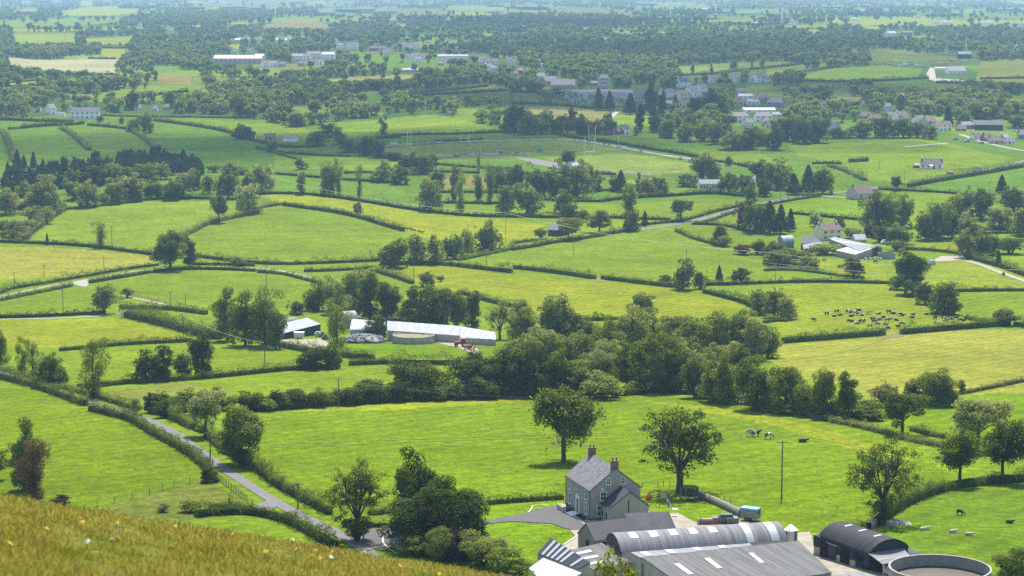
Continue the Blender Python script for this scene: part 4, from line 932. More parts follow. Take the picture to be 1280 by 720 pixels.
H("dark hedge running left under the stand's tree belt", [(535,241),(570,241),(600,241),(640,242),(690,252),(755,252.5)], 1.4, 1.6, 'dark')
H("lower dark hedge behind the yellow-green field's trees", [(548,254),(585,255),(615,255),(642,255)], 1.4, 1.6, 'dark')
H("hedge under the white stand's paddock trees", [(730,240),(752,239),(776,238)], 1.3, 1.5, 'dark')
H("hedge between two pastures left of the sports ground", [(345,218),(370,220),(392,222),(427,225),(460,227),(500,230)], 1.5, 1.7, 'dark')
H("hedge below the clump beside the sports ground", [(430,217),(450,216.5),(466,216),(520,215),(545,215),(600,217)], 1.4, 1.6, 'dark')
H("ragged shrubs on the hedge left of the pitch", [(347,191),(370,193),(392,194.5),(415,195.5),(438,196)], 1.7, 2.0, 'dark', .35)
H("long hill hedge falling from the left wood", [(320,185),(345,192),(370,199)], 1.4, 1.6)
H("dark shrub line below the pitch's left end", [(473,197),(495,199),(520,201),(545,203)], 2.6, 3.0, 'dark', .3)
H("hedge below the row of parked cars at the pitch", [(530,205),(560,207),(590,209.5),(620,212),(645,211)], 1.4, 2.0, 'dark', .3)
H("hedge under the pitch path near the white stand", [(690,217),(715,216.5),(740,217),(770,219)], 1.4, 1.6, 'dark')
H("hedge behind the pitch from the red sheds to the road", [(700,170),(720,173),(745,176),(780,181),(812,187),(852,193),(885,200)], 2.0, 2.4, 'dark', .25)
H("hedge continuing right behind the second pitch", [(890,202),(905,204),(930,208),(950,212)], 1.8, 2.2, 'dark', .25)
H("hedge along the top of the left pitch", [(490,170),(530,168.5),(570,168),(600,167),(630,165)], 1.6, 1.8, 'dark', .3)
H("dark hedge right of the pitch's grandstand trees", [(545,177),(575,176),(605,174.5)], 1.3, 1.5, 'dark')
H("thick hedge along the right-hand road", [(1135,234),(1155,230),(1177,226),(1205,221.5),(1235,216.5),(1262,211.5),(1290,207)], 2.4, 3.0, 'hedge', .2)
H("hedge above the pasture right of the pink-roofed house", [(1097,237),(1140,239),(1185,241.5),(1210,244),(1240,248)], 1.3, 1.5)
H("hedge across the pasture below the pink-roofed house", [(987,267),(1010,269.5),(1035,272),(1060,274),(1082,276)], 1.4, 1.6, 'dark')
H("short dark clipped hedge block in the big right pasture", [(1061,203),(1073,202.2),(1085,201.5)], 2.4, 2.4, 'dark', .2)
H("hedge left of the clipped block in the big right pasture", [(1015,205),(1032,204.5),(1052,205)], 1.4, 1.6, 'dark')
H("hedge slanting below the clipped block", [(1035,208),(1050,212),(1065,218),(1082,226)], 2.0, 3.0, 'hedge', .35)
H("hedge below the dark copse right of the bale farm", [(1130,312),(1150,313),(1172,314),(1190,316.5),(1208,320)], 1.5, 1.8)
H("hedge beside the pale farm track", [(1209,322),(1225,327),(1247,333),(1265,339),(1290,348)], 1.9, 2.2)
H("upper hedge at the right edge above the farm track", [(1225,288),(1245,288),(1267,288),(1290,289)], 1.5, 1.8, 'dark')
H("second hedge at the right edge above the farm track", [(1220,293),(1245,292),(1290,291)], 1.3, 1.6)
H("pasture hedge left of the big dark tree below the bales", [(955,339),(985,337),(1020,341),(1060,347),(1080,349)], 1.2, 1.4)
H("bushy hedge in front of the bale farm's left sheds", [(955,330),(975,332),(1000,333),(1020,336)], 2.0, 3.0, 'dark', .3)
H("hedge on the near edge of the cow field, left of the gap", [(978,429),(1005,427),(1035,424.5),(1070,422),(1105,419)], 2.1, 2.0, 'dark', .2)
H("hedge on the near edge of the cow field, right of the gap", [(1126,418),(1155,415.5),(1185,413),(1225,409.5),(1262,407)], 2.1, 2.0, 'dark', .2)
H("short low hedge in the corner right of the cows", [(1207,399),(1222,401),(1238,404)], 1.2, 1.6)
H("short hedge at the right edge beyond the thorn bush", [(1268,408),(1290,410)], 1.8, 2.0, 'dark')
H("hedge at the right edge above the bright small pasture", [(1190,365),(1220,364.5),(1250,364),(1290,364)], 1.4, 1.6, 'dark')
H("low ragged hedge between the yellow field and right paddock", [(1207,492),(1225,488),(1242,485),(1265,480),(1290,475)], .9, 1.5, 'scrub', .3)
H("hedge climbing from farm wood to the yellow-green pasture", [(575,367),(590,371),(610,377),(640,384),(662,389)], 1.6, 1.8, 'dark')
H("hedge behind the long wood's left end", [(690,402),(715,401.5),(745,401),(770,400),(790,399)], 1.3, 1.6)
H("dark hedge sloping along the cow field's left corner", [(880,366),(905,372),(930,379),(945,386)], 1.6, 1.9, 'dark')
H("hedge running along the wheat-coloured field's left end", [(955,404),(970,401),(985,402)], 1.0, 1.6, 'dark')
# hill fields, left
H("dark hedge in front of the long white house", [(-8,150),(25,151),(60,152.5),(92,153.5)], 2.4, 3.0, 'dark', .2)
H("looping hedge below the long white house's lawn", [(26,161),(45,158.5),(75,157),(95,156.5),(104,155)], 2.4, 3.0, 'dark', .2)
H("short hedge at the left end of the looping hedge", [(10,162),(17,161.5),(23,161)], 2.2, 3.0, 'dark')
H("hedge falling between the two hill fields above the spruces", [(76,161),(86,166),(95,173),(104,181),(112,188)], 2.0, 3.4, 'hedge', .25)
H("hedge down the left side of the first hill field", [(2,164),(8,175),(13,187),(18,203)], 2.2, 4.0, 'hedge', .3)
H("hedge right of the long white house's drive", [(110,157),(130,158.5),(150,160.5),(166,163)], 2.0, 2.6, 'dark', .2)
H("hedge between second and third hill field", [(165,164),(178,172),(188,179),(196,187)], 2.0, 3.4, 'hedge', .3)
H("diagonal hedge above the widest hill field", [(193,151),(215,154),(245,158),(270,162),(290,167)], 2.2, 3.0, 'dark', .25)
H("hedge at the wood's edge above the hill fields", [(122,144.5),(160,146),(200,146.5),(250,147),(295,148)], 1.5, 2.0, 'dark', .2)
H("hedge below the little roadside farm on the hill", [(290,170),(325,178),(350,184),(380,185),(405,183)], 1.6, 2.2, 'dark', .25)
H("hedge along the shaded lane below the white house wood", [(-8,106),(40,101.5),(65,99)], 2.0, 3.0, 'dark', .2)
# distant hedges between the far fields
for i, px in enumerate([[(0,109),(57,107)], [(70,94),(110,94.5),(150,94)], [(198,119),(235,115)], [(510,118),(560,113),(610,108)], [(510,121),(575,117),(640,113)], [(640,115.5),(680,116.5),(705,118)], [(640,129.5),(680,130.5),(740,136)],
        [(672,119),(690,115),(700,112)], [(835,96),(890,93),(940,87),(1000,81)], [(1005,102),(1060,103),(1110,101),(1160,98)], [(990,93),(1010,89),(1045,84)], [(960,98),(1000,101)], [(1170,104),(1200,104.5),(1220,104)], [(1225,99),(1280,98)], [(470,174),(500,172)], [(100,59),(150,61),(175,59)], [(145,74),(110,73.5)], [(1060,133),(1085,128)]]):
    o = hedge(None, px, 2.4, 3.4, 'dark', .3)
    tag(o, "dim dark hedge dividing small hazy pastures on the far side of the valley", group="far dim hedges beyond the village")
# ------------------------------------------------------------------ buildings
WHITE = hard("white_render", (.86, .85, .82), .85, .07, .8); CREAM = hard("cream_render", (.72, .63, .42), .85, .1, .8)
GREYW = hard("grey_roughcast", (.33, .315, .275), .95, .1, 3, bump=.2); STONE = hard("rubble_stone", (.2, .185, .16), .95, .45, 2.2, bump=.5)
BLOCK = hard("concrete_block", (.42, .39, .33), .95, .22, .8); BRICK = hard("red_brick", (.22, .125, .1), .9, .25, 6, bump=.2)
PINKW = hard("pinkish_render", (.55, .43, .36), .9, .1, 1); TANW = hard("tan_render", (.5, .38, .25), .9, .12, 1)
SLATE = hard("roof_slate", (.15, .145, .155), .7, .42, 1.3, bump=.25); SLATE_D = hard("dark_slate", (.062, .062, .07), .55, .25, 1.5, bump=.2)
TILE_B = hard("brown_tile", (.17, .125, .1), .8, .2, 1.5, bump=.2); TILE_R = hard("red_tile", (.36, .16, .11), .8, .22, 1, bump=.2)
TIN_G = sheet("grey_tin", (.22, .225, .235), rust=None); TIN_GD = sheet("weathered_grey_tin", (.118, .12, .122), var=.3, rust=(.13, .105, .08)); TIN_W = sheet("white_tin", (.43, .45, .47), var=.1, contrast=.5)
TIN_D = sheet("dark_blue_tin", (.06, .067, .078)); TIN_B = sheet("black_tin", (.034, .034, .038), var=.25); TIN_R = sheet("rusty_tin", (.3, .15, .1), var=.3)
TIN_X = sheet("lap_grey_tin", (.18, .186, .2), axis=0, contrast=.1); TIN_WALL = sheet("dark_wall_tin", (.035, .045, .06)); TIN_BLUE = hard("blue_tin", (.12, .36, .55), .5, .1, 1)
CLEAR = hard("skylight_sheet", (.4, .42, .44), .35, .06, .6); GLASS = hard("window_glass", (.02, .022, .026), .12, .2, 1, spec=.6)
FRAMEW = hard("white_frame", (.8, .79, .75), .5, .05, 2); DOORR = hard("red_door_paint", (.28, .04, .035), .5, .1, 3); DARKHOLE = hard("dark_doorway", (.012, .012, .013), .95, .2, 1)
BLACKP = hard("black_plastic", (.02, .02, .021), .55, .3, 2); STEEL = hard("galvanised_steel", (.5, .51, .52), .4, .15, 1, metal=.7); RUSTY = hard("rusted_steel", (.26, .12, .07), .85, .35, 2)
REDP = hard("red_paint", (.5, .035, .03), .4, .15, 3); WOODP = hard("weathered_wood", (.17, .14, .11), .9, .3, 4); TYRE = hard("rubber", (.022, .022, .024), .8, .3, 6); ORANGE = hard("orange_plastic", (.7, .16, .03), .45, .1, 3)
YELLP = hard("yellow_paint", (.62, .33, .04), .45, .15, 2); CARW = hard("car_white", (.78, .78, .78), .25, .03, 1); CARG = hard("car_grey", (.14, .145, .155), .25, .05, 1); CARR = hard("car_red", (.4, .04, .04), .25, .05, 1); CARS = hard("car_silver", (.45, .46, .48), .25, .05, 1)
PLASTER = hard("pale_concrete", (.3, .285, .24), .9, .2, .7, bump=.1)
BOXES = []      # pixel boxes kept free of scattered trees
def frame(o_world, yaw):
    return Matrix.Translation(o_world) @ Matrix.Rotation(yaw, 4, 'Z')
def wall_prism(L, W, H, rise, base=1.2):
    b = MB(); b.prism([(0, -base), (0, H), (W / 2, H + rise), (W, H), (W, -base)], -L / 2, L / 2); return b
def roof_mb(L, W, H, rise, ov=.3, t=.16, gable_ov=.15):
    b = MB(); sl = rise / (W / 2); h0 = H - ov * sl + .06; x = L / 2 + gable_ov; top = H + rise + .06
    b.slab([(-x, -ov, h0), (x, -ov, h0), (x, W / 2, top), (-x, W / 2, top)], t)
    b.slab([(x, W + ov, h0), (-x, W + ov, h0), (-x, W / 2, top), (x, W / 2, top)], t)
    return b
def chimney_mb(x, y, z0, z1, w=.9, d=.6):
    b = MB(); b.box(x - w / 2, x + w / 2, y - d / 2, y + d / 2, z0, z1); b.box(x - w / 2 - .06, x + w / 2 + .06, y - d / 2 - .06, y + d / 2 + .06, z1, z1 + .12); return b
def window(parent, x, z, w, h, side='front', off=0.0, fine=False, y=0.0, L=0.0, name="window", pane=GLASS):
    """window on a wall plane; front: wall y=0 facing -y, right: wall x=L/2 facing +x, left: x=-L/2"""
    M = {'front': Matrix.Translation((x, y, z)), 'right': Matrix.Translation((L / 2, x, z)) @ Matrix.Rotation(math.radians(90), 4, 'Z'), 'left': Matrix.Translation((-L / 2, x, z)) @ Matrix.Rotation(math.radians(-90), 4, 'Z')}[side]
    if not fine:
        b = MB(); b.box(-w / 2, w / 2, -.05, .05, 0, h, 0, M); o = b.build(name, pane, parent); return o
    b = MB(); t = .1
    for q in ((-w / 2 - t, -w / 2, 0, h + t), (w / 2, w / 2 + t, 0, h + t), (-w / 2, w / 2, h, h + t)): b.box(q[0], q[1], -.09, .05, q[2], q[3], 0, M)
    b.box(-w / 2, w / 2, -.07, .02, h * .48, h * .54, 0, M); b.box(-.03, .03, -.065, .02, 0, h, 0, M)
    o = b.build(name, FRAMEW, parent)
    b = MB(); b.box(-w / 2 - .18, w / 2 + .18, -.18, .05, -.14, -.003, 0, M); b.build("sill", FRAMEW, o)
    b = MB(); b.box(-w / 2 + .003, w / 2 - .003, -.04, .04, .003, h - .003, 0, M); b.build("pane", pane, o)
    return o
def house(u, v, wpx, hpx, yaw=0.0, depth=7.0, rise=None, wall=WHITE, roof=SLATE, label=None, group=None, floors=None, nwin=3, chim=1, name="house", windows=True, door=True, porch=False, box=True, cat='house'):
    """u, v: pixel of the middle of the front wall's foot; wpx: front wall width seen; hpx: wall height seen"""
    p = P(u, v); s = F / p.y; y = math.radians(yaw)
    L = wpx / s / max(.3, math.cos(y)); Hh = hpx / s; rise = depth * .38 if rise is None else rise
    r = empty(name, p, y)
    wall_prism(L, depth, Hh, rise).build("wall", wall, r)
    rf = roof_mb(L, depth, Hh, rise).build("roof", roof, r)
    for i in range(chim):
        x = (-L / 2 + .7) if i == 0 else (L / 2 - .7)
        chimney_mb(x, depth / 2, Hh + rise - .6, Hh + rise + .9).build("chimney", wall if wall in (WHITE, CREAM) else BRICK, rf)
    if windows:
        fl = floors or (2 if Hh > 4.2 else 1)
        for f in range(fl):
            for k in range(nwin):
                x = -L / 2 + L * (k + .5) / nwin
                if f == 0 and k == nwin // 2 and door: continue
                window(r, x, Hh * (f + .34) / fl, min(1.3, L / nwin * .45), Hh / fl * .42)
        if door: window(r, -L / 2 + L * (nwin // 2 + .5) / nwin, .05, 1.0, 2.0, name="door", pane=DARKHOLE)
        if yaw < -15: window(r, depth / 2, Hh * .55, .9, 1.1, 'left', L=L)
        elif yaw > 15: window(r, depth / 2, Hh * .55, .9, 1.1, 'right', L=L)
    if porch:
        b = MB(); b.prism([(-1.6, -.8), (-1.6, 2.0), (-.0, 2.0), (-.0, -.8)], -1.1, 1.1); pr = b.build("porch", wall, r)
        b = MB(); b.slab([(-1.4, -1.9, 2.05), (1.4, -1.9, 2.05), (1.4, -.01, 2.9), (-1.4, -.01, 2.9)], .12); b.build("porch_roof", roof, pr)
    tag(r, label, cat, group)
    if box: BOXES.append((u - wpx / 2 - 1, v - hpx - rise * s * .9, u + wpx / 2 + 1, v - hpx * .3))
    return r

# ---- the grey stone house
def grey_house():
    A, B = P(738, 651), P(705, 635)
    zg = float(HT(A.x, A.y)); d = Vector((A.x - B.x, A.y - B.y, 0)); L = 12.6; d.normalize()
    yaw = math.atan2(d.y, d.x); nrm = Vector((-d.y, d.x, 0)); mid = Vector((A.x, A.y, 0)) - d * (L / 2)
    W, H, rise = 9.0, 5.3, 3.5
    r = empty("house", (mid.x, mid.y, zg), yaw)
    wall_prism(L, W, H, rise, 2.2).build("wall", GREYW, r)
    b = MB(); b.box(-L / 2 - .04, L / 2 + .04, -.05, W + .05, -2.2, .35); b.build("plinth", hard("dark_plinth", (.12, .12, .12), .9), r)
    rf = roof_mb(L, W, H, rise, .25, .18, .12).build("roof", SLATE, r)
    for x in (-L / 2 + .62, L / 2 - .62):
        c = chimney_mb(x, W / 2, H + rise - .5, H + rise + 1.05, .72, 1.2).build("chimney", BRICK, rf)
        for q in (-.32, .32):
            b = MB(); b.lathe([(.13, H + rise + 1.17), (.15, H + rise + 1.6), (.09, H + rise + 1.6)], 10, (x, W / 2 + q)); b.build("chimney_pot", SLATE_D, c)
    gm = MB(); gm.tube([(-L / 2, -.3, H - .1), (L / 2, -.3, H - .1)], .07); gm.build("gutter", BLACKP, r)
    for x in (-L / 2 + .05, L / 2 - .05):
        b = MB(); b.tube([(x, -.12, H - .1), (x, -.12, 0)], .06); b.build("drainpipe", BLACKP, r)
    for k, x in enumerate((-4.1, 0, 4.1)):
        window(r, x, 3.3, .95, 1.55, fine=True)
        if k != 1: window(r, x, .75, .95, 1.75, fine=True)
    # door with white surround and steps
    b = MB(); b.box(-.95, -.55, -.14, .04, 0, 2.5); b.box(.55, .95, -.14, .04, 0, 2.5); b.box(-.95, .95, -.15, .04, 2.5, 2.95)
    ds = b.build("door_surround", FRAMEW, r)
    b = MB(); b.box(-.547, .547, -.06, .03, 0, 2.15); dd = b.build("door", DOORR, r); tag(dd, "dark red front door")
    b = MB(); b.box(-.547, .547, -.058, .03, 2.17, 2.47); b.build("fanlight", GLASS, dd)
    b = MB(); b.box(-1.3, 1.3, -1.3, -.16, -.6, -.02); b.box(-1.6, 1.6, -1.7, -1.303, -.6, -.2); b.build("doorstep", FRAMEW, r)
    # gable facing the farmyard
    for x, z, w_, h_ in ((3.2, 6.1, .6, 1.0), (5.8, 6.1, .6, 1.0), (2.3, 3.4, .9, 1.35), (1.7, .75, .95, 1.7)): window(r, x, z, w_, h_, 'right', L=L, fine=True)
    b = MB(); b.lathe([(.0, 0), (.22, 0), (.22, .12), (0, .12)], 16); o = b.build("alarm_box", FRAMEW, r); o.location = (L / 2 + .01, 2.1, 5.3); o.rotation_euler = (0, math.radians(90), 0)
    # annex on the gable
    aL, aW, aH, ar = 4.2, 7.0, 3.0, 2.6; y0 = 1.9
    b = MB(); b.prism([(y0, -1.5), (y0, aH), (y0 + aW / 2, aH + ar), (y0 + aW, aH), (y0 + aW, -1.5)], L / 2 + .003, L / 2 + aL); an = b.build("annex_wall", GREYW, r)
    sl = ar / (aW / 2); b = MB(); x0, x1 = L / 2 + .005, L / 2 + aL + .15
    b.slab([(x0, y0 - .25, aH - .25 * sl + .06), (x1, y0 - .25, aH - .25 * sl + .06), (x1, y0 + aW / 2, aH + ar + .06), (x0, y0 + aW / 2, aH + ar + .06)], .16)
    b.slab([(x1, y0 + aW + .25, aH - .25 * sl + .06), (x0, y0 + aW + .25, aH - .25 * sl + .06), (x0, y0 + aW / 2, aH + ar + .06), (x1, y0 + aW / 2, aH + ar + .06)], .16)
    b.build("annex_roof", SLATE_D, r)
    M = Matrix.Translation((L / 2, y0, 0))
    for x in (1.0, 2.9):
        b = MB(); b.box(L / 2 + x - .4, L / 2 + x + .4, y0 - .06, y0 + .03, .7, 2.3); w = b.build("window", FRAMEW, r)
        b = MB(); b.box(L / 2 + x - .3, L / 2 + x + .3, y0 - .075, y0 - .02, .8, 2.2); b.build("pane", GLASS, w)
    b = MB(); b.box(L / 2 + aL - .03, L / 2 + aL + .07, y0 + 3.3, y0 + 3.45, 0, 4.2); b.build("drainpipe", BLACKP, r)
    b = MB(); b.box(L / 2 + aL - .03, L / 2 + aL + .05, y0 + 2.2, y0 + 2.8, 0, .9); b.build("meter_box", FRAMEW, r)
    tag(r, "grey roughcast two-storey farmhouse with two red brick chimneys and red front door", 'house')
    # planted bed along the front
    rr = frame((mid.x, mid.y, zg), yaw)
    for i, x in enumerate((-5.3, -3.2, -2.2, 2.6, 3.6, 5.2)):
        q = rr @ Vector((x, -.9, 0)); uu, vv = proj((q.x, q.y, float(HT(q.x, q.y))))
        plant(float(uu), float(vv), RND.uniform(4, 6), RND.uniform(5, 8), 'bush', 'dark' if i % 2 else 'red', f"low garden shrub, {ORD[i]} along the grey house's front wall", "shrubs along the house front")
    b = MB(); b.box(-L / 2 - .3, -2.0, -1.6, -1.42, -1.0, .18); b.box(2.0, L / 2 + .2, -1.6, -1.42, -1.0, .18); o = b.build("flowerbed_kerb", KERBM); o.matrix_world = rr
    tag(o, "pale kerb edging the flower beds in front of the grey house", 'kerb')
    BOXES.append((700, 570, 806, 655))
grey_house()

# ---- long sheds of the lower farm: roofs given by their eaves corners seen in the picture
def ground_under(u, v, h): 
    p = P(u, v, h); return float(HT(p.x, p.y))
def dutch_barn(eL, eR, W, H, rise, roofmat, wallmat, label, lights=(), sides=True, doors=True, endmat=None, name="barn"):
    """round-roofed barn: eL, eR pixels of the near eaves' ends"""
    zg = ground_under(*eL, H); z = zg + H
    a, c = PZ(*eL, z), PZ(*eR, z); d = (c - a); L = d.length; yaw = math.atan2(d.y, d.x); mid = (a + c) / 2
    r = empty(name, (mid.x, mid.y, zg), yaw)
    n = 18; R = (W * W / 4 + rise * rise) / (2 * rise); cy, cz = W / 2, H + rise - R; a0 = math.asin(min(1, W / 2 / R))
    arc = [(cy - R * math.sin(a0 - 2 * a0 * i / n), cz + R * math.cos(a0 - 2 * a0 * i / n)) for i in range(n + 1)]
    inner = [(cy + (y - cy) * (R - .12) / R, cz + (q - cz) * (R - .12) / R) for y, q in arc][::-1]
    b = MB(); b.prism(arc + inner, -L / 2 - .15, L / 2 + .15); rf = b.build("roof", roofmat, r)
    for x, f0, f1, w in lights:
        seg = [arc[i] for i in range(int(f0 * n), int(f1 * n) + 1)]
        up = [(cy + (y - cy) * (R + .05) / R, cz + (q - cz) * (R + .05) / R) for y, q in seg]; lo = [(cy + (y - cy) * (R + .004) / R, cz + (q - cz) * (R + .004) / R) for y, q in seg][::-1]
        b = MB(); b.prism(up + lo, -L / 2 + L * x - w / 2, -L / 2 + L * x + w / 2); b.build("skylight", CLEAR, rf)
    prof = [(0.05, -1.0)] + [(cy + (y - cy) * (R - .14) / R, cz + (q - cz) * (R - .14) / R) for y, q in arc] + [(W - .05, -1.0)]
    b = MB(); b.prism(prof, -L / 2 + .1, L / 2 - .1); b.build("wall", wallmat, r)
    if endmat:
        for x in (-L / 2, L / 2):
            b = MB(); b.prism([(cy + (y - cy) * .985, q - .02) for y, q in prof[1:-1]] + [(W - .1, H - .5), (.1, H - .5)], x + (.02 if x < 0 else -.1), x + (.1 if x < 0 else -.02)); b.build("end_sheeting", endmat, r)
    tag(r, label, 'barn'); return r, L, W, H
def sloped_shed(e, H, quads, label, wall=BLOCK, drop=1.0, name="shed", thick=.14, cat='shed'):
    """e: pixel for the ground level; quads: list of (roof name, material, four (u, v, height) corners, skylights)"""
    zg = ground_under(*e, H)
    pts = [[PZ(u, v, zg + h) for u, v, h in q] for _, _, q, _ in quads]
    c0 = sum((p for q in pts for p in q), Vector()) / (4 * len(pts)); q0 = pts[0]; ax = q0[1] - q0[0]; yaw = math.atan2(ax.y, ax.x)
    r = empty(name, (c0.x, c0.y, zg), yaw); Mi = r.matrix_basis if False else frame((c0.x, c0.y, zg), yaw); inv = Mi.inverted()
    for (nm, mat, q, lights), w in zip(quads, pts):
        l = [inv @ p for p in w]
        A_ = np.array([[p.x, p.y, 1] for p in l]); zz = np.array([p.z for p in l]); co, *_ = np.linalg.lstsq(A_, zz, rcond=None); fit = A_ @ co
        if abs(fit - zz).max() < 1.0:
            for p, z_ in zip(l, fit): p.z = float(z_)
        b = MB(); b.slab(l, thick); rf = b.build(nm, mat, r)
        # walls dropped from the outline of this roof, set in a little
        cc = sum(l, Vector()) / 4; ins = [cc + (p - cc) * .985 - Vector((0, 0, thick + .02)) for p in l]; V = ins + [Vector((p.x, p.y, -drop)) for p in ins]
        b = MB(); b.add(V, [(0, 1, 2, 3), (0, 4, 5, 1), (1, 5, 6, 2), (2, 6, 7, 3), (3, 7, 4, 0)]); b.build("wall", wall, r)
        nn = (l[1] - l[0]).cross(l[3] - l[0]).normalized(); nn = nn if nn.z > 0 else -nn
        for a0, a1, b0, b1 in lights:
            def at(a, c): return (l[0].lerp(l[1], a)).lerp(l[3].lerp(l[2], a), c) + nn * .08
            k = MB(); k.slab([at(a0, b0), at(a1, b0), at(a1, b1), at(a0, b1)], .05); k.build("skylight", CLEAR, rf)
    tag(r, label, cat); return r
def lower_farm():
    # long grey round-roofed barn
    lights = [(x, .3, .52, 1.2) for x in (.1, .22, .34, .46, .58)] + [(.78, .05, .6, 1.2), (.93, .05, .6, 1.3)]
    dutch_barn((777.5, 690), (984, 675), 7.6, 3.6, 1.9, TIN_X, BLOCK, "long grey round-roofed barn with pale roof strips behind the low farm sheds", lights, endmat=TIN_D)
    # big low shed in front, two slopes
    sloped_shed((900, 700), 3.4, [
        ("roof", TIN_GD, [(868, 742, 2.9), (1040, 716, 2.9), (998, 675.5, 4.3), (803, 697.5, 4.3)], [(.12, .155, .45, .75), (.33, .365, .5, .8), (.62, .65, .5, .8)]),
        ("roof", TIN_G, [(800, 697.3, 4.25), (940, 681.2, 4.25), (937, 679.6, 3.9), (788, 690, 3.9)], [(.06, .12, .1, .9), (.27, .33, .1, .9), (.5, .56, .1, .9), (.72, .78, .1, .9)])],
        "wide low shed with dark weathered corrugated roof in the middle of the farm")
    # striped roof shed
    sloped_shed((680, 700), 2.8, [
        ("roof", TIN_D, [(671.5, 690, 2.5), (722, 714, 2.5), (738, 701, 4.2), (688.5, 673, 4.2)], [(x, x + .055, .02, .98) for x in (.1, .22, .33, .45, .56, .8)])],
        "small shed with dark roof striped by pale sheets at the farm's left end")
    sloped_shed((740, 700), 3.0, [("roof", TIN_GD, [(741, 712, 2.6), (790, 703, 2.6), (752, 678.5, 3.4), (712, 687.5, 3.4)], [(.06, .48, .72, .82), (.06, .48, .46, .56), (.06, .48, .2, .3)])],
        "low lean-to with three pale roof strips between striped shed and barn")
    sloped_shed((690, 715), 2.2, [("roof", TIN_W, [(661, 712, 2.0), (690, 738, 2.0), (727, 717, 3.2), (679, 695.5, 3.2)], [])], "low shed with white corrugated roof behind the hillside grass")
    # stone barn with slate roof
    zg = ground_under(742, 674, 2.7)
    a, c = PZ(743, 675, zg + 2.7), PZ(800, 667.5, zg + 2.7); d = c - a; L = d.length; yaw = math.atan2(d.y, d.x); mid = (a + c) / 2
    r = empty("barn", (mid.x, mid.y, zg), yaw); wall_prism(L, 5.2, 2.7, 2.1).build("wall", STONE, r); roof_mb(L, 5.2, 2.7, 2.1, .2, .16, .1).build("roof", SLATE_D, r)
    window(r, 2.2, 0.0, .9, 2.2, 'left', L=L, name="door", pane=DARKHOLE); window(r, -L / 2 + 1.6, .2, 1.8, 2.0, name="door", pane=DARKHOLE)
    tag(r, "old rubble-stone barn with dark slate roof below the grey house", 'barn')
    # blue-grey tin shed behind it
    zg = ground_under(800, 662, 2.6)
    a, c = PZ(797, 663, zg + 2.6), PZ(845, 660, zg + 2.6); d = c - a; L = d.length; yaw = math.atan2(d.y, d.x); mid = (a + c) / 2
    r = empty("shed", (mid.x, mid.y, zg), yaw)
    z2 = zg + 4.4; b = MB(); inv = frame((mid.x, mid.y, zg), yaw).inverted(); q = [inv @ PZ(u, v, z) for u, v, z in ((797, 663, zg + 2.6), (845, 660, zg + 2.6), (836, 639.5, z2), (779, 641.5, z2))]
    b.slab(q, .14); b.build("roof", TIN_D, r)
    W2 = (q[3].y + q[2].y) / 2
    b = MB(); b.prism([(.1, -1), (.1, 2.45), (W2 - .1, 4.2), (W2 - .1, -1)], -L / 2 + .1, L / 2 - .15); b.build("wall", BLOCK, r)
    tag(r, "shed with plain dark blue-grey tin roof beside the grey house annex", 'shed')
    # black round-roofed barn
    r, L, W, H = dutch_barn((1024, 669), (1086, 691.5), 7.6, 3.3, 1.75, TIN_B, TIN_WALL, "black round-roofed barn with three white roof lights at the yard's right side", [(x, .42, .6, .5) for x in (.22, .5, .8)])
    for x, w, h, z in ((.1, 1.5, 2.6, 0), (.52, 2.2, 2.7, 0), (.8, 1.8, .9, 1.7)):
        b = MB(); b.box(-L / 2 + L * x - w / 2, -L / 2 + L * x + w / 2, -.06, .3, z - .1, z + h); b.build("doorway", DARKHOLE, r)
    b = MB(); b.box(-L / 2 + L * .2, -L / 2 + L * .36, -.16, -.062, .0, 2.6); b.build("sliding_door", TIN_D, r)
    b = MB(); b.box(-L / 2 + L * .16, -L / 2 + L * .4, -.22, -.17, 2.62, 2.72); b.build("door_rail", STEEL, r)
    for x0, x1 in ((.37, .44), (.64, .74)):
        b = MB(); b.box(-L / 2 + L * x0, -L / 2 + L * x1, -.1, .2, -.6, 1.3); b.build("block_wall", BLOCK, r)
    b = MB(); b.box(-L / 2 - 1.9, -L / 2 + .2, .3, 5, 1.2, 2.9); b.build("side_bay", TIN_WALL, r)
    b = MB(); b.box(-L / 2 - 1.85, -L / 2 + .15, .35, 4.9, -.6, 1.198); b.build("bay_base", BLOCK, r)
    # canopy at its near end
    b = MB(); b.slab([(L / 2 + 3.6, -.2, 2.5), (L / 2 + 3.6, 5.5, 2.5), (L / 2 + .05, 6.5, 3.3), (L / 2 + .05, -.1, 3.3)], .12); cn = b.build("canopy", TIN_G, r)
    for y in (.2, 5.2):
        b = MB(); b.box(L / 2 + 3.3, L / 2 + 3.45, y - .07, y + .07, -.8, 2.35); b.build("post", STEEL, cn)
    b = MB(); b.slab([(L / 2 + 2.2, 5.6, 2.5), (L / 2 + 2.2, 9.6, 2.3), (L / 2 - 5, 9.6, 2.3), (L / 2 - 5, 7.3, 3.2)], .12); b.build("side_roof", TIN_D, r)
    # steel machine under the canopy
    M = frame(r.location, r.rotation_euler.z) @ Matrix.Translation((L / 2 + 2.6, 2.2, 0)); m = empty("milk_tank", M.translation, r.rotation_euler.z)
    b = MB(); b.prism([(.75 * math.cos(6.28 * i / 16), 1.3 + .75 * math.sin(6.28 * i / 16)) for i in range(16)], -1.1, 1.1); b.build("tank", STEEL, m, True)
    for x in (-.8, .8):
        b = MB(); b.box(x - .08, x + .08, -.6, .6, -.4, .7); b.build("foot", STEEL, m)
    b = MB(); b.box(-.9, .9, -.8, -.7, .2, 1.2); b.build("pipe_rack", FRAMEW, m)
    tag(m, "small shiny tank standing under the black barn's canopy", 'tank')
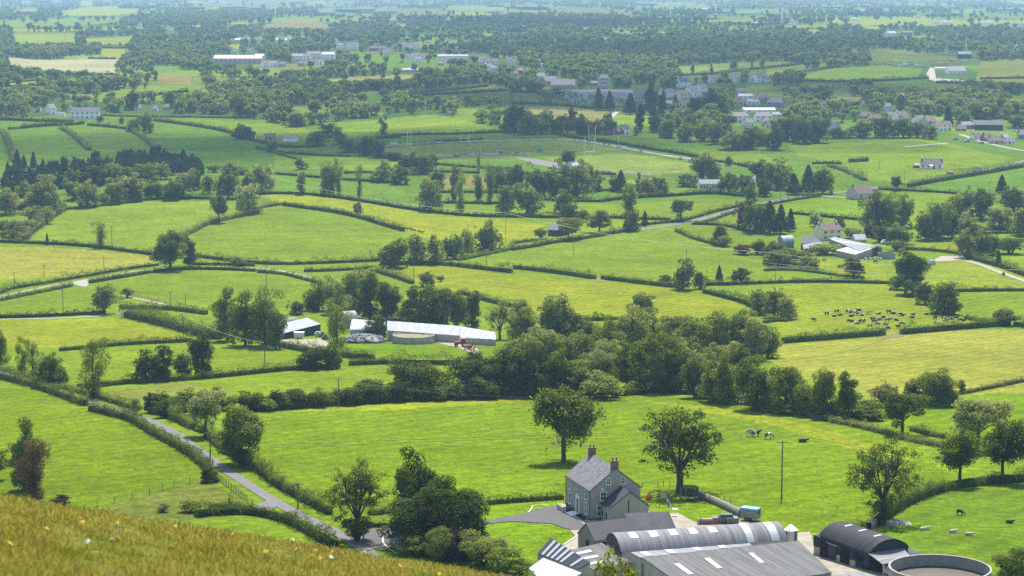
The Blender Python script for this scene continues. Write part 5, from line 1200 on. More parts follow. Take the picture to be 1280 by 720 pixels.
    # low shed ends at the lower edge
    sloped_shed((1040, 712), 2.4, [("roof", TIN_G, [(985, 741, 2.0), (1092, 727, 2.0), (1080, 715, 2.6), (962, 722.5, 2.6)], [])], "pale low roof cut by the bottom edge below the weathered shed", name="shed")
    # silo
    p = PZ(988.5, 663, ground_under(988, 690, 0) + 3.9); zg = float(HT(p.x, p.y)); r = empty("silo", (p.x, p.y, zg), 0)
    b = MB(); b.lathe([(1.05, .9), (1.05, 3.9)], 28); b.build("bin", STEEL, r, True)
    b = MB(); b.lathe([(1.12, 3.9), (.18, 4.75), (0.0, 4.78)], 28); b.build("cone_lid", FRAMEW, r)
    b = MB(); b.lathe([(.1, -.1), (1.05, .9)], 28); b.build("hopper", STEEL, r)
    for k in range(4):
        a = .785 + k * 1.5708; b = MB(); b.box(1.08 * math.cos(a) - .07, 1.08 * math.cos(a) + .07, 1.08 * math.sin(a) - .07, 1.08 * math.sin(a) + .07, -.6, 3.95); b.build("leg", BLACKP, r)
    tag(r, "round steel feed silo with white conical lid at the long barn's end", 'silo')
    # open round slurry tank, lower right
    zg = ground_under(1175, 709, 3.6); p = PZ(1175, 709, zg + 3.6); r = empty("slurry_tank", (p.x, p.y, zg), 0); R = 65 / (F / p.y)
    b = MB(); b.lathe([(R, -1), (R, 3.6), (R - .22, 3.6), (R - .22, 1.7)], 72); b.build("wall", PLASTER, r, False)
    b = MB(); b.lathe([(R - .23, 1.9), (.01, 1.9)], 48); b.build("slurry", hard("slurry", (.045, .035, .025), .5, .3, .6), r)
    b = MB(); b.lathe([(R + .06, 3.45), (R + .06, 3.62), (R - .24, 3.62), (R - .24, 3.45)], 72); b.build("rim", PLASTER, r)
    b = MB(); b.lathe([(R + .05, 1.8), (R + .05, 1.9)], 72); b.lathe([(R + .05, 2.8), (R + .05, 2.9)], 72); b.build("hoop", STEEL, r)
    tag(r, "large open round concrete slurry tank at the lower right edge", 'tank')
lower_farm()

# ---- middle farm
def middle_farm():
    # long white-roofed shed
    zg = ground_under(560, 430, 0)
    LS = sloped_shed((560, 419), 2.6, [("roof", TIN_W, [(484, 414, 2.6), (575, 418.5, 2.6), (575, 408.5, 4.3), (484, 400, 5.4)], [(x, x + .035, .02, .98) for x in (.15, .31, .47, .63, .79)]),
                                  ("roof", TIN_W, [(575.3, 421, 2.4), (620, 425.8, 2.4), (619, 413.8, 4.6), (575.3, 408.6, 4.3)], [(x, x + .06, .02, .98) for x in (.2, .5, .8)])], "very long low shed with white roof and block walls in the middle farm", wall=BLOCK)
    w = P(553.5, 427.3); iv = frame(LS.location, LS.rotation_euler.z).inverted(); q = iv @ w
    b = MB(); b.box(q.x - 1.6, q.x + 1.6, q.y - .1, q.y + .1, q.z - .2, q.z + 2.5); o = b.build("sliding_door", TIN_D, LS); tag(o, "plain dark sliding door")
    dutch_barn((432, 400), (447, 399), 6.5, 3.0, 2.6, TIN_W, TIN_G, "white domed barn end behind the ivy tree of the middle farm")
    sloped_shed((460, 411), 2.6, [("roof", TIN_W, [(437, 411.5, 2.4), (482, 412, 2.4), (482, 401, 4.4), (440, 399, 4.4)], [(.0, 1, .08, .28)])], "pale tin shed left of the clipped round tree", wall=TIN_W)
    sloped_shed((370, 418), 1.9, [("roof", TIN_W, [(350, 417.5, 1.9), (401, 405, 1.9), (384, 397, 4.2), (352, 404.5, 4.2)], [])], "shed with big bright white roof at the farm's left end", wall=TIN_WALL)
    dutch_barn((345, 408), (372, 407), 6.0, 3.0, 2.4, TIN_G, TIN_G, "grey round-roofed barn half hidden behind the bright white roof")
    sloped_shed((495, 399), 3.0, [("roof", TIN_GD, [(482, 399, 3.0), (503, 399.5, 3.0), (503, 397.5, 3.6), (482, 397, 3.6)], [])], "low dark shed behind the long white-roofed shed", wall=TIN_D)
    # livestock trailer under the white roof
    p = P(374, 424); r = empty("cattle_trailer", p, .1); b = MB(); b.box(-1.7, 1.7, 0, 1.9, .6, 2.2); b.build("box_body", STEEL, r); b = MB(); b.box(-1.75, 1.75, -.05, 1.95, 2.2, 2.3); b.build("roof", FRAMEW, r)
    for x in (-.5, .6):
        b = MB(); b.prism([(-.08 + 0 * i, 0) for i in range(0)] or [(-.12, 0), (-.12, .6), (.08, .6), (.08, 0)], x - .35, x + .35); b.build("wheel", TYRE, r)
    tag(r, "grey cattle trailer parked beneath the bright white roof", 'trailer')
    # slurry tank
    p = P(516, 430.5); R = 26.5 / (F / p.y); p2 = p + Vector((0, R, 0)); r = empty("slurry_tank", (p2.x, p2.y, float(HT(p2.x, p2.y))), 0)
    b = MB(); b.lathe([(R, -1.2), (R, 2.7), (R - .25, 2.7), (R - .25, 2.2)], 64); b.build("wall", BLOCK, r)
    b = MB(); b.lathe([(R - .26, 2.3), (.01, 2.35)], 40); b.build("slurry", hard("crusted_slurry", (.2, .19, .1), .95, .3, .5), r)
    b = MB()
    for k in range(30):
        a = 6.283 * k / 30; M = Matrix.Rotation(a, 4, 'Z') @ Matrix.Translation((R, 0, 0)); b.box(-.02, .1, -.14, .14, -.8, 2.68, 0, M)
    b.build("rib", BLOCK, r)
    tag(r, "round ribbed concrete slurry tank in front of the long white shed", 'tank')
    # tyre-covered silage clamp
    c = P(454, 429.5); r = empty("silage_clamp", c, 0)
    V, Fs = [], []; nx, ny = 40, 18; rx, ry = 6.9, 5.6; rng = np.random.default_rng(3)
    for j in range(ny + 1):
        for i in range(nx):
            a = 6.283 * i / nx; q = j / ny; k = (abs(math.cos(a)) ** 4 + abs(math.sin(a)) ** 4) ** -.25
            V.append((rx * q * k * math.cos(a), ry * (1 + q * k * math.sin(a)), 1.9 * max(0, 1 - q ** 3.2) - .25 * (q > .98)))
    Fs = [(j * nx + i, j * nx + (i + 1) % nx, (j + 1) * nx + (i + 1) % nx, (j + 1) * nx + i) for j in range(ny) for i in range(nx)]
    b = MB(); b.add(V, [f[::-1] for f in Fs]); b.build("plastic_cover", BLACKP, r, True)
    L = []
    t = MB(); t.lathe([(.22, .0), (.26, .14), (.42, .17), (.47, .08), (.42, .0), (.22, 0)], 10); tm = t.build("tyre", hard("old_tyre", (.2, .2, .22), .75, .55, 5), r)
    for k in range(100):
        q = math.sqrt(rng.uniform(0.01, .92)); a = rng.uniform(0, 6.283); kk = (abs(math.cos(a)) ** 4 + abs(math.sin(a)) ** 4) ** -.25
        o = tm if k == 0 else link(tm.copy()); o.parent = r
        o.location = (rx * q * kk * math.cos(a), ry * (1 + q * kk * math.sin(a)), 1.9 * (1 - q ** 3.2) + .02); o.rotation_euler = (rng.uniform(-.15, .35), rng.uniform(-.2, .2), 0); o.scale = (1.15,) * 3
    tag(r, "low silage heap under black plastic weighted with old tyres", 'silage heap')
    # red tractor
    p = P(577, 433.5); r = empty("tractor", p, math.radians(8))
    b = MB(); b.box(-2.2, -.3, -.45, .45, .9, 1.75); b.box(-2.3, -2.2, -.4, .4, .95, 1.6); b.build("bonnet", REDP, r)
    b = MB(); b.box(-.3, 1.2, -.75, .75, .9, 1.5); b.build("body", REDP, r)
    b = MB(); b.box(-.25, 1.15, -.7, .7, 1.5, 2.55); cb = b.build("cab", GLASS, r); b = MB(); b.box(-.35, 1.25, -.8, .8, 2.55, 2.75); b.build("cab_roof", REDP, cb)
    for x, y, R_, w in ((.75, -.85, .85, .45), (.75, .85, .85, .45), (-1.7, -.8, .55, .35), (-1.7, .8, .55, .35)):
        prof = [(R_ * .5, -w / 2), (R_ * .95, -w / 2), (R_, 0), (R_ * .95, w / 2), (R_ * .5, w / 2)]; b = MB(); b.lathe(prof, 22); o = b.build("wheel", TYRE, r); o.location = (x, y, R_); o.rotation_euler = (math.radians(90), 0, 0)
        b = MB(); b.lathe([(0, -w * .3), (R_ * .5, -w * .35), (R_ * .5, w * .35), (0, w * .3)], 16); b.build("rim", FRAMEW, o)
    tag(r, "red tractor parked beside the end of the long white shed", 'tractor')
    p = P(584, 437.5); r = empty("farm_trailer", p, math.radians(-20)); b = MB(); b.box(-1.2, 1.2, 0, 1.4, .5, 1.4); b.build("box_body", REDP, r)
    for x in (-.6, .6):
        b = MB(); b.lathe([(.15, -.12), (.42, -.12), (.42, .12), (.15, .12)], 14); o = b.build("wheel", FRAMEW if x < 0 else TYRE, r); o.location = (x, -.1, .42); o.rotation_euler = (math.radians(90), 0, 0)
    tag(r, "small red machine with pale front wheel in front of the tractor", 'machine')
    for i, (u, v, m) in enumerate(((397, 421, STEEL), (403, 421.5, RUSTY), (406, 425, WOODP))):
        b = MB(); b.box(-1, 1, 0, 1.2, 0, 1.2); b.box(-.6, .7, .2, 1, 1.2, 1.7); o = b.build("scrap_machine", m, loc=P(u, v)); tag(o, ["grey old machine in the middle farm's yard", "rusty old machine beside the ivy tree in the yard", "wooden pallet pile at the yard's near side"][i], 'machinery')
middle_farm()
BOXES += [(340, 380, 660, 440)]
# ------------------------------------------------------------------ bale farm on the right
def bale_farm():
    house(1040, 300, 27, 13, 28, 8, 3.0, CREAM, TILE_B, "cream two-storey farmhouse with brown tiled roof above the grey sheds", nwin=3, chim=2, porch=False)
    sloped_shed((1060, 318), 3.2, [("roof", TIN_W, [(1044.5, 313, 2.6), (1069, 318, 2.6), (1090, 311, 3.4), (1060, 308, 3.4)], [])], "low shed with pale flat roof at the bale farm's near side", wall=PLASTER)
    sloped_shed((1080, 316), 3.4, [("roof", TIN_G, [(1075, 314, 3.2), (1096.5, 309, 3.2), (1099, 306, 4.6), (1036, 298, 4.6)], [(.0, 1, .7, .95)]), ("roof", TIN_G, [(1103, 311, 3.2), (1042, 296, 3.2), (1036, 298, 4.62), (1099, 306, 4.62)], [])], "long grey shed with dark gable opening above the round bales", wall=PLASTER)
    sloped_shed((1020, 312), 3, [("roof", TIN_G, [(1005, 311, 2.5), (1030, 305, 2.5), (1024, 302, 3.4), (1003, 306, 3.4)], [])], "grey lean-to shed beside the bushes left of the bale farm", wall=PLASTER)
    sloped_shed((1018, 308), 3.2, [("roof", TIN_D, [(1001, 304.5, 3.0), (1030, 304, 3.0), (1018, 295, 4.2), (1002, 295, 4.2)], [])], "dark blue-roofed open shed left of the cream farmhouse", wall=TIN_WALL)
    dutch_barn((979, 302), (993, 301.5), 7, 3.2, 2.4, TIN_W, TIN_G, "white round-topped barn among dark trees left of the bale farm")
    house(1076, 303, 15, 4, 12, 6, 2.2, BLOCK, TIN_W, "low outbuilding with white metal roof behind the grey shed", windows=False, chim=0, cat='shed', name='shed')
    house(1100, 299, 5, 6, -10, 4, 1.5, GREYW, TIN_W, "tiny tall grey hut in front of the dark trees at the bale farm", windows=False, chim=0, cat='hut', name='hut')
    p = P(1112, 320); b = MB(); b.lathe([(4, -.5), (4, 2.6), (3.8, 2.6), (3.8, 1.8)], 40); o = b.build("slurry_tank", PLASTER, loc=P(1110, 324) + Vector((0, 4, 0))); tag(o, "low round concrete tank at the right end of the bale farm", 'tank')
    for i, u in enumerate((1081.5, 1087, 1092.5, 1097.5, 1101)):
        b = MB(); b.lathe([(.0, -.62), (.6, -.62), (.68, -.5), (.68, .5), (.6, .62), (0, .62)], 16); o = b.build("round_bale", BLACKP, loc=P(u, 324.6) + Vector((0, 0, .62))); o.rotation_euler = (math.radians(90), 0, .2)
        w = MB(); w.lathe([(.02, .64), (.58, .64)], 16, mi=0); w.lathe([(.6, .63), (.66, .52)], 16); k = w.build("net_wrap", FRAMEW, o)
        tag(o, f"wrapped round bale, {ORD[i]} from the left below the long grey shed", 'bale', "round bales in a row")
    house(1082, 248.5, 23, 7.5, 40, 9, 4.2, PINKW, TILE_B, "bungalow with pinkish walls and brown roof beside the road", nwin=2, chim=1)
    house(1088, 240, 20, 4, 5, 4, 1, GREYW, TILE_B, "low dark-roofed outbuilding behind the pinkish bungalow", windows=False, chim=0)
    house(1164, 211, 26, 5.5, -14, 8, 3.6, WHITE, SLATE_D, "white bungalow with dark roof alone in the big right pasture", nwin=4, chim=2, porch=True)
    house(1146, 210, 7, 3.5, 0, 4, 1.2, TIN_D, SLATE_D, "small dark shed at the left side of the lone white bungalow", windows=False, chim=0, cat='shed', name='shed')
    house(1188, 217.5, 7, 2.5, 0, 3, .8, BRICK, TIN_R, "small red-brown shed below the lone white bungalow's drive", windows=False, chim=0, cat='shed', name='shed')
    house(691, 295, 12, 8, -34, 10, 3.2, TIN_D, TIN_X, "little grey barn with dark open end among bushes by the central pasture", windows=False, chim=0, cat='barn', name='barn')
    # its open end
    house(887.5, 238.5, 26, 9, 4, 9, 2.2, CREAM, TIN_G, "long cream building with grey roof below the second pitch", nwin=7, chim=0, cat='building', name='building', floors=1)
    house(931, 234, 26, 7, -8, 9, 3, PINKW, TIN_G, "grey-roofed building half hidden by trees right of the long cream one", nwin=4, chim=0, cat='building', name='building', floors=1)
    house(868, 229, 8, 4, 0, 5, 1.4, WHITE, TIN_W, "small white outbuilding left of the long cream building", windows=False, chim=0)
    house(720, 212.5, 17, 6, 12, 8, 2.2, WHITE, TIN_W, "small white stand with dark base at the edge of the pitches", nwin=3, chim=0, cat='stand', name='stand', door=False)
    b = MB(); b.slab([(-4, -2, 3.4), (4, -2, 3.4), (4, 2, 4.2), (-4, 2, 4.2)], .12); b.box(-3.9, 3.9, 1.7, 1.95, 0, 4); 
    dutch_barn((7, 255), (32, 256), 8, 3.2, 2.6, TIN_R, TIN_WALL, "small barn with faded pink curved roof at the left edge below the spruces")
bale_farm()

# ------------------------------------------------------------------ houses
def row_houses(phrase, group, items, noun="house"):
    L = []
    for it in items:
        u, v, w, h, yaw, wall, roof = it[:7]
        o = house(u, v, w, h, yaw, it[7] if len(it) > 7 else 7.5, it[8] if len(it) > 8 else 3.0, wall, roof, None, group, nwin=3 if w > 12 else 2, chim=1 if w < 16 else 2, windows=True, door=w > 8)
        wl = {WHITE.name: 'white', CREAM.name: 'cream', GREYW.name: 'grey', PINKW.name: 'pinkish', TANW.name: 'tan', BRICK.name: 'brick', BLOCK.name: 'grey', TIN_G.name: 'grey tin', TIN_W.name: 'white tin', PLASTER.name: 'pale'}.get(wall.name, 'pale')
        rl = {SLATE.name: 'slate-roofed', SLATE_D.name: 'dark-roofed', TILE_B.name: 'brown-roofed', TILE_R.name: 'red-roofed', TIN_W.name: 'white-roofed', TIN_G.name: 'grey-roofed'}.get(roof.name, 'roofed')
        L.append((u, o, f"{wl} {rl}", noun))
    label_row(L, phrase)
W_, C_, G_, K_, T_, B_ = WHITE, CREAM, GREYW, PINKW, TANW, BRICK
S_, D_, N_, R_ = SLATE, SLATE_D, TILE_B, TILE_R
house(106, 148.5, 36, 8.5, 8, 9, 4.0, W_, SLATE, "long white two-storey house with grey slate roof at the wood's edge", nwin=6, chim=1)
house(67, 143, 6, 8, 50, 8, 3.5, W_, S_, "white gabled house left of the long white house", nwin=1, chim=0)
house(76, 145.5, 10, 3.5, 5, 5, 1.5, W_, S_, "low white link building beside the long white house", windows=False, chim=0)
house(5, 142.5, 9, 3, 0, 7, 2.5, K_, N_, "low brown-roofed house at the left edge among trees", nwin=2, chim=0)
row_houses("beyond the long white house", "small houses by the left wood", [(173,137.5,7,3,20,W_,S_),(193,139,7,3,0,W_,S_),(208,138,8,4,10,K_,N_),(155,131,8,5,0,T_,N_),(47,139.5,6,2.5,0,W_,N_)])
house(363, 177, 19, 4.5, 4, 8, 2, W_, TIN_G, "low white farm shed beside the left hill fields", windows=False, chim=0, cat='shed', name='shed')
house(338, 175, 14, 4, 8, 7, 2.5, G_, N_, "low brown farm building left of the low white shed", nwin=3, chim=0)
house(314, 173.5, 10, 3, 0, 6, 2, W_, N_, "small pale farm building at the hedge of the hill fields", windows=False, chim=0)
house(297, 80, 60, 7, -2, 22, 4, PINKW, hard('pinkish_sheet_roof', (.6, .47, .4), .7, .1, .5), "long factory shed with pale pinkish roof in the far left woods", nwin=10, chim=0, floors=1, cat='factory', name='factory', door=False)
house(302, 53, 18, 3, -4, 14, 3, BLOCK, TIN_W, "white-roofed shed in the trees above the long factory", windows=False, chim=0, cat='shed', name='shed')
house(354, 53, 18, 3.5, 2, 12, 2, W_, TIN_W, "flat white building left of the far terrace rows", windows=False, chim=0, cat='building', name='building')
b = MB(); b.box(-2, 2, -2, 2, -2, 12); o = b.build("tower", WHITE, loc=P(361, 53)); tag(o, "slim white tower rising at the end of the flat white building", 'tower')
row_houses("in the far row above the woods, left part", "far houses left part", [(324,56,5,7,0,W_,S_),(324,74,12,4,0,C_,TIN_W,14),(334,84,9,5,35,W_,N_),(342,84,10,5,35,W_,S_),(353,84,8,4,20,K_,N_),(372,75,14,5,10,W_,TIN_G,14),(383,74,10,4,0,W_,TIN_G),(393,73,16,6,20,C_,N_,12),(410,74,16,6,0,W_,TIN_W,14),(377,83,9,4,10,K_,N_),(388,82,10,4,25,W_,N_),(399,81,9,4,0,W_,S_),(426,61,7,5,30,W_,S_),(440,61,14,6,0,W_,N_),(413,80,8,4,0,G_,N_)])
row_houses("in the far terraces above the woods, right part", "far terraced houses right part", [(467,64,9,4,10,B_,N_),(477,64,9,4,10,K_,N_),(485,66,8,4,20,W_,N_),(503,60,9,4,10,W_,R_),(512,60,9,4,10,W_,N_),(520,61,8,5,20,W_,N_),(511,74,9,4,10,W_,N_),(521,74,10,5,30,W_,N_),(530,74,9,4,0,W_,N_),(523,78,8,4,30,W_,S_)])
house(566, 73, 38, 3.5, 0, 14, 1.2, W_, TIN_W, "long white flat-roofed building above the far terraces", windows=False, chim=0, cat='building', name='building')
row_houses("in the far terrace below the long flat building", "far terraced houses below the flat building", [(553,79,8,4,0,K_,N_),(562,80,9,4.5,10,W_,N_),(571,80,9,4.5,10,W_,N_),(580,80,9,4.5,10,W_,N_),(594,77,9,4,15,W_,N_),(603,78,9,4,15,W_,N_),(612,80,9,4,15,W_,N_),(619,80,8,4,15,W_,N_),(612,87,8,4,20,W_,S_),(618,89,7,4,40,W_,S_),(636,79,7,4,0,W_,N_),(642,81,7,4,0,W_,N_),(645,96,6,4,10,K_,N_),(650,93,8,5,10,B_,R_),(659,92,6,4,0,W_,N_),(551,82,8,3,0,K_,S_)])
house(672, 83.5, 13, 3.5, 0, 12, 1, W_, TIN_W, "bright white flat shed between the terraces and parish hall", windows=False, chim=0, cat='shed', name='shed')
house(520, 90, 34, 2.5, 0, 14, 2.2, BLOCK, SLATE_D, "low grey-roofed building in front of the far terraces", windows=False, chim=0, cat='building', name='building')
house(677, 101, 10, 6, 30, 9, 3.5, W_, S_, "white gabled house among trees left of the parish hall", nwin=2)
house(704, 111, 30, 5, 4, 16, 5.5, TANW, SLATE, "wide low hall with big grey roof above the graveyard", nwin=5, chim=0, cat='hall', name='hall')
house(690, 107, 16, 6, 30, 14, 5, TANW, SLATE, "gabled wing with tan walls at the hall's left end", nwin=2, chim=0, cat='hall', name='hall')
house(755, 110.5, 10, 13, 10, 9, 3.5, PINKW, SLATE, "tall pinkish three-storey house right of the graveyard", nwin=3, floors=3)
house(741, 107, 12, 3.5, 0, 7, 2, G_, S_, "low grey house left of the tall pinkish house", nwin=2)
# church with spire
def church():
    p = P(803, 127); r = empty("church", p, .2)
    wall_prism(16, 9, 6, 4.5).build("wall", BLOCK, r); roof_mb(16, 9, 6, 4.5).build("roof", SLATE, r)
    b = MB(); b.box(8.0, 11.5, 2.7, 6.3, -1, 9); b.build("tower", BLOCK, r)
    b = MB(); b.lathe([(2.4, 9), (.05, 19)], 8, (9.75, 4.5)); b.build("spire", SLATE, r)
    for x in (-6, -3, 0, 3, 6): window(r, x, 2, .9, 2.6)
    tag(r, "grey church with slim pointed spire among dark conifers", 'church'); BOXES.append((792, 105, 822, 128))
church()
row_houses("in the village street below the bright strip field", "village houses by the strip field", [(857,109,14,7,35,W_,D_,8,4),(832,122,8,6,30,W_,S_),(840,121,8,6,30,W_,S_),(836,134,14,4,0,W_,TIN_W),(857,124,14,7,40,C_,N_,9,3.5),(855,134,14,5,0,C_,N_),(868,117,12,6,30,W_,S_),(880,116,10,7,40,W_,S_),(874,121,14,5,10,W_,S_),(888,122,10,3,0,W_,S_),(892,103,8,4.5,30,W_,N_),(901,104,9,4,10,W_,N_),(921,103,4,6,30,W_,S_),(939,103,4,4,0,W_,S_),(951,103,10,7,35,W_,N_,8,4),(958,103,8,5,0,W_,N_)])
row_houses("in the village centre right of the dark conifers", "village centre buildings", [(926,119,12,5,20,G_,S_),(932,124,18,4,0,W_,TIN_W,12,2),(928,132,10,5,0,K_,N_),(942,131,16,4,10,W_,TIN_G,12,2),(953,128,14,6,0,G_,S_),(968,134,18,6,-20,G_,S_,10,4),(950,141,40,3.5,0,W_,TIN_W,26,1.5),(925,153,21,8,5,W_,D_,8,3),(955,153,22,8,5,W_,D_,8,3),(938,158,10,5,30,W_,S_),(957,158,8,6,0,K_,S_),(966,146,26,3,0,W_,TIN_G,16,1.5),(962,160,10,4,0,W_,N_)])
row_houses("in the ribbon of houses toward the blue shed", "houses along the upper right road", [(1003,165,6,6,0,W_,S_),(1032,134,10,4,10,W_,D_),(1022,172,6,5,0,C_,S_),(1040,169,24,8,15,C_,SLATE,10,5),(1060,131,14,3,0,K_,N_),(1079,135,4,5,0,C_,N_),(1110,139,8,6,0,W_,S_),(1082,148,14,3,0,K_,N_),(1093,151,15,3,0,K_,N_),(1117,148,16,4,10,W_,N_,9,3),(1130,151,14,6,35,W_,N_,9,4),(1151,156,9,6,35,W_,N_),(1165,157,12,6,35,K_,N_,9,3.5),(1174,164,10,6,20,W_,N_),(1184,163,12,7,15,W_,N_),(1202,164,12,3,0,T_,N_)])
house(1236, 163, 34, 7, -10, 22, 3, TIN_D, TIN_D, "big dark blue shed with white roof strips at the village edge", windows=False, chim=0, cat='shed', name='shed')
p = P(1226, 163)
row_houses("in front of the big blue shed", "houses before the blue shed", [(1210,161,16,5,0,BLOCK,TIN_G,9,2.5),(1214,158,8,4,0,W_,TIN_W),(1223,175,12,4,10,W_,N_),(1238,177,14,4,15,B_,N_,9,3.5),(1246,180,18,4,0,K_,N_,9,3.5),(1256,176,10,3,0,W_,TIN_W),(1278,174,9,6,0,G_,S_),(1262,180,14,3,0,W_,S_)])
house(1206, 73.5, 16, 6, -5, 20, 3.2, TIN_WALL, TIN_G, "big open-fronted steel shed in the contractor's yard", windows=False, chim=0, cat='shed', name='shed')
house(1197, 92, 22, 3.5, 5, 18, 5, W_, SLATE, "white house with broad grey roof at the contractor's yard", nwin=4, chim=0)
house(1177, 88, 16, 3, 0, 8, 1, W_, TIN_W, "low white building beneath the yellow container", windows=False, chim=0, cat='building', name='building')
row_houses("on the far hazy hillside at the top right", "far hazy houses top right", [(992,31.5,9,3,30,W_,S_),(1108,14,6,2,0,W_,TIN_W),(1069,25.5,9,2,0,W_,TIN_W),(1115,44,11,3,20,W_,TIN_W,10,3),(1133,43.5,14,3,0,G_,S_),(1147,22.5,7,2,0,W_,S_),(1170,30.5,9,2,0,W_,S_),(1183,29.5,14,2,0,W_,TIN_W),(1235,31,14,3,0,W_,TIN_W),(1266,34,5,3,20,W_,S_),(1276,33,5,3,0,W_,S_),(1017,43,8,2,0,W_,S_),(1052,11,8,2,0,W_,S_),(1025,12,7,1.5,0,W_,TIN_W)])
row_houses("among the hazy far woods in the middle", "far hazy sheds in the middle", [(875,13,20,2,0,W_,TIN_W,30,2),(950,31,21,2,0,W_,TIN_W,26,2),(839,55.5,7,1.5,0,W_,TIN_W),(804,30,7,1.5,0,W_,TIN_W),(742,13,6,1.5,0,W_,S_),(798,13,6,1.5,0,W_,S_),(661,7.5,6,1.5,0,W_,S_),(808,53,6,2,0,W_,S_),(758,51,7,2,20,K_,S_)])
row_houses("among the hazy far woods at the top left", "far hazy houses top left", [(33,6,8,3,0,W_,TIN_W),(72,4.5,9,2.5,10,W_,TIN_W),(270,3,20,1.5,0,W_,TIN_W,30,1.5),(204,48.5,5,4,0,W_,S_),(213,42,5,3,0,W_,S_),(134,2.5,8,1.5,0,W_,S_),(293,67,7,2.5,0,W_,S_),(312,67,4,4,0,W_,S_),(175,34,3,2,0,W_,S_)])
house(767, 168, 26, 4, 0, 7, 2.5, BRICK, TILE_R, "long red-roofed shed behind the pitch's right end", windows=False, chim=0, cat='shed', name='shed')
house(742, 164, 11, 3, 0, 5, 1.5, BRICK, TILE_R, "short red-roofed shed left of the long red-roofed shed", windows=False, chim=0, cat='shed', name='shed')
house(784, 167.5, 8, 7, 45, 7, 3, W_, D_, "white gabled house at the right end of the red-roofed sheds", nwin=1)

# ------------------------------------------------------------------ contractor's yard
b = MB(); b.box(-8, 8, 0, 3, 2.8, 6.4); o = b.build("container", YELLP, loc=P(1178, 84.5)); tag(o, "long yellow container on the low white building in the yard", 'container'); BOXES.append((1090, 66, 1222, 101))
L = []
for i, (u, v, m, w, h) in enumerate(((1096,81,YELLP,5,3),(1107,81,YELLP,4,5),(1113,82,RUSTY,5,2),(1119,82,PINKW,5,2),(1125,82.5,CARW,6,2),(1132,82,CARW,6,3),(1138,82,CARG,5,2.5),(1148,83,CARW,7,2.5),(1154,84,YELLP,4,2),(1191,77,RUSTY,7,2),(1207,78,CARW,4,3))):
    p = P(u, v); b = MB(); b.box(-w / 2, w / 2, 0, 2.6, .5, h * .75); b.box(-w / 2 + .3, -w / 6, .2, 2.4, h * .75, h + .4)
    r = b.build("machine", m, loc=p)
    for x in (-w * .3, w * .3):
        t = MB(); t.lathe([(.2, -.2), (.6, -.2), (.6, .2), (.2, .2)], 10); k = t.build("wheel", TYRE, r); k.location = (x, -.1, .6); k.rotation_euler = (math.radians(90), 0, 0)
    r["group"] = "machines in the contractor's yard"; L.append((u, r, {YELLP.name: 'yellow', RUSTY.name: 'rusty', PINKW.name: 'pale', CARW.name: 'white', CARG.name: 'dark'}[m.name], 'machine')); r["category"] = 'machine'
label_row(L, "in the contractor's yard above the blue-green field")

# ------------------------------------------------------------------ sports ground
def goal(u1, v1, u2, v2, hpx, label):
    a, c = P(u1, v1), P(u2, v2); mid = (a + c) / 2; d = c - a; yaw = math.atan2(d.y, d.x); w = max(6.5, min(d.length, 8)) / 2; s = F / mid.y; h = hpx / s
    r = empty("goal", mid, yaw)
    for x in (-w, w):
        b = MB(); b.tube([(x, 0, -.3), (x, 0, h)], .16, 8); b.build("post", FRAMEW, r)
    b = MB(); b.tube([(-w, 0, 2.6), (w, 0, 2.6)], .13, 8); b.build("crossbar", FRAMEW, r)
    tag(r, label, 'goal')
goal(508.5, 184, 514.5, 185.5, 25, "tall white H-shaped goal at the left end of the pitch")
goal(736.5, 178, 743.5, 178.5, 22, "tall white goal at the far right end of the left pitch")
goal(731.5, 194, 742.5, 194, 23, "tall white goal at the left end of the second pitch")
goal(579.5, 177.5, 582.5, 177.5, 10, "small distant goal on the far side of the pitch")
goal(842.5, 220, 848.5, 220, 12, "thin white goal at the near right side of the second pitch")
def mast(u, v, hpx, label, mat=FRAMEW, r0=.13, cat='post', name='post'):
    p = P(u, v); h = hpx / (F / p.y); b = MB(); b.tube([(0, 0, -.5), (0, 0, h)], [r0, r0 * .7], 8); b.box(-.3, .3, -.12, .12, h - .3, h, 0); o = b.build(name, mat, loc=p); tag(o, label, cat); return o
for i, (u, v, h) in enumerate(((535.5,192,16),(695.5,167,14),(704.5,169,15),(879.5,201,8),(890.5,208,16),(768,175,14),(773,182,12))): mast(u, v, h, f"thin white floodlight post, {ORD[i]} of those scattered round the pitches" , cat='post')
p = P(674.5, 191); b = MB(); b.box(-2, 2, -.1, .1, .3, 3); b.box(-1.9, -1.7, -.12, .12, -.3, .3); b.box(1.7, 1.9, -.12, .12, -.3, .3); o = b.build("scoreboard", hard("teal_board", (.04, .3, .24), .6), loc=p); tag(o, "small teal board standing beside the left pitch", 'board')
def car_mesh():
    b = MB(); b.prism([(-.85, .35), (-.88, .8), (-.8, .95), (.8, .95), (.88, .8), (.85, .35)], -2.1, 2.1)
    me = b.build("car", CARW); return me
L = []
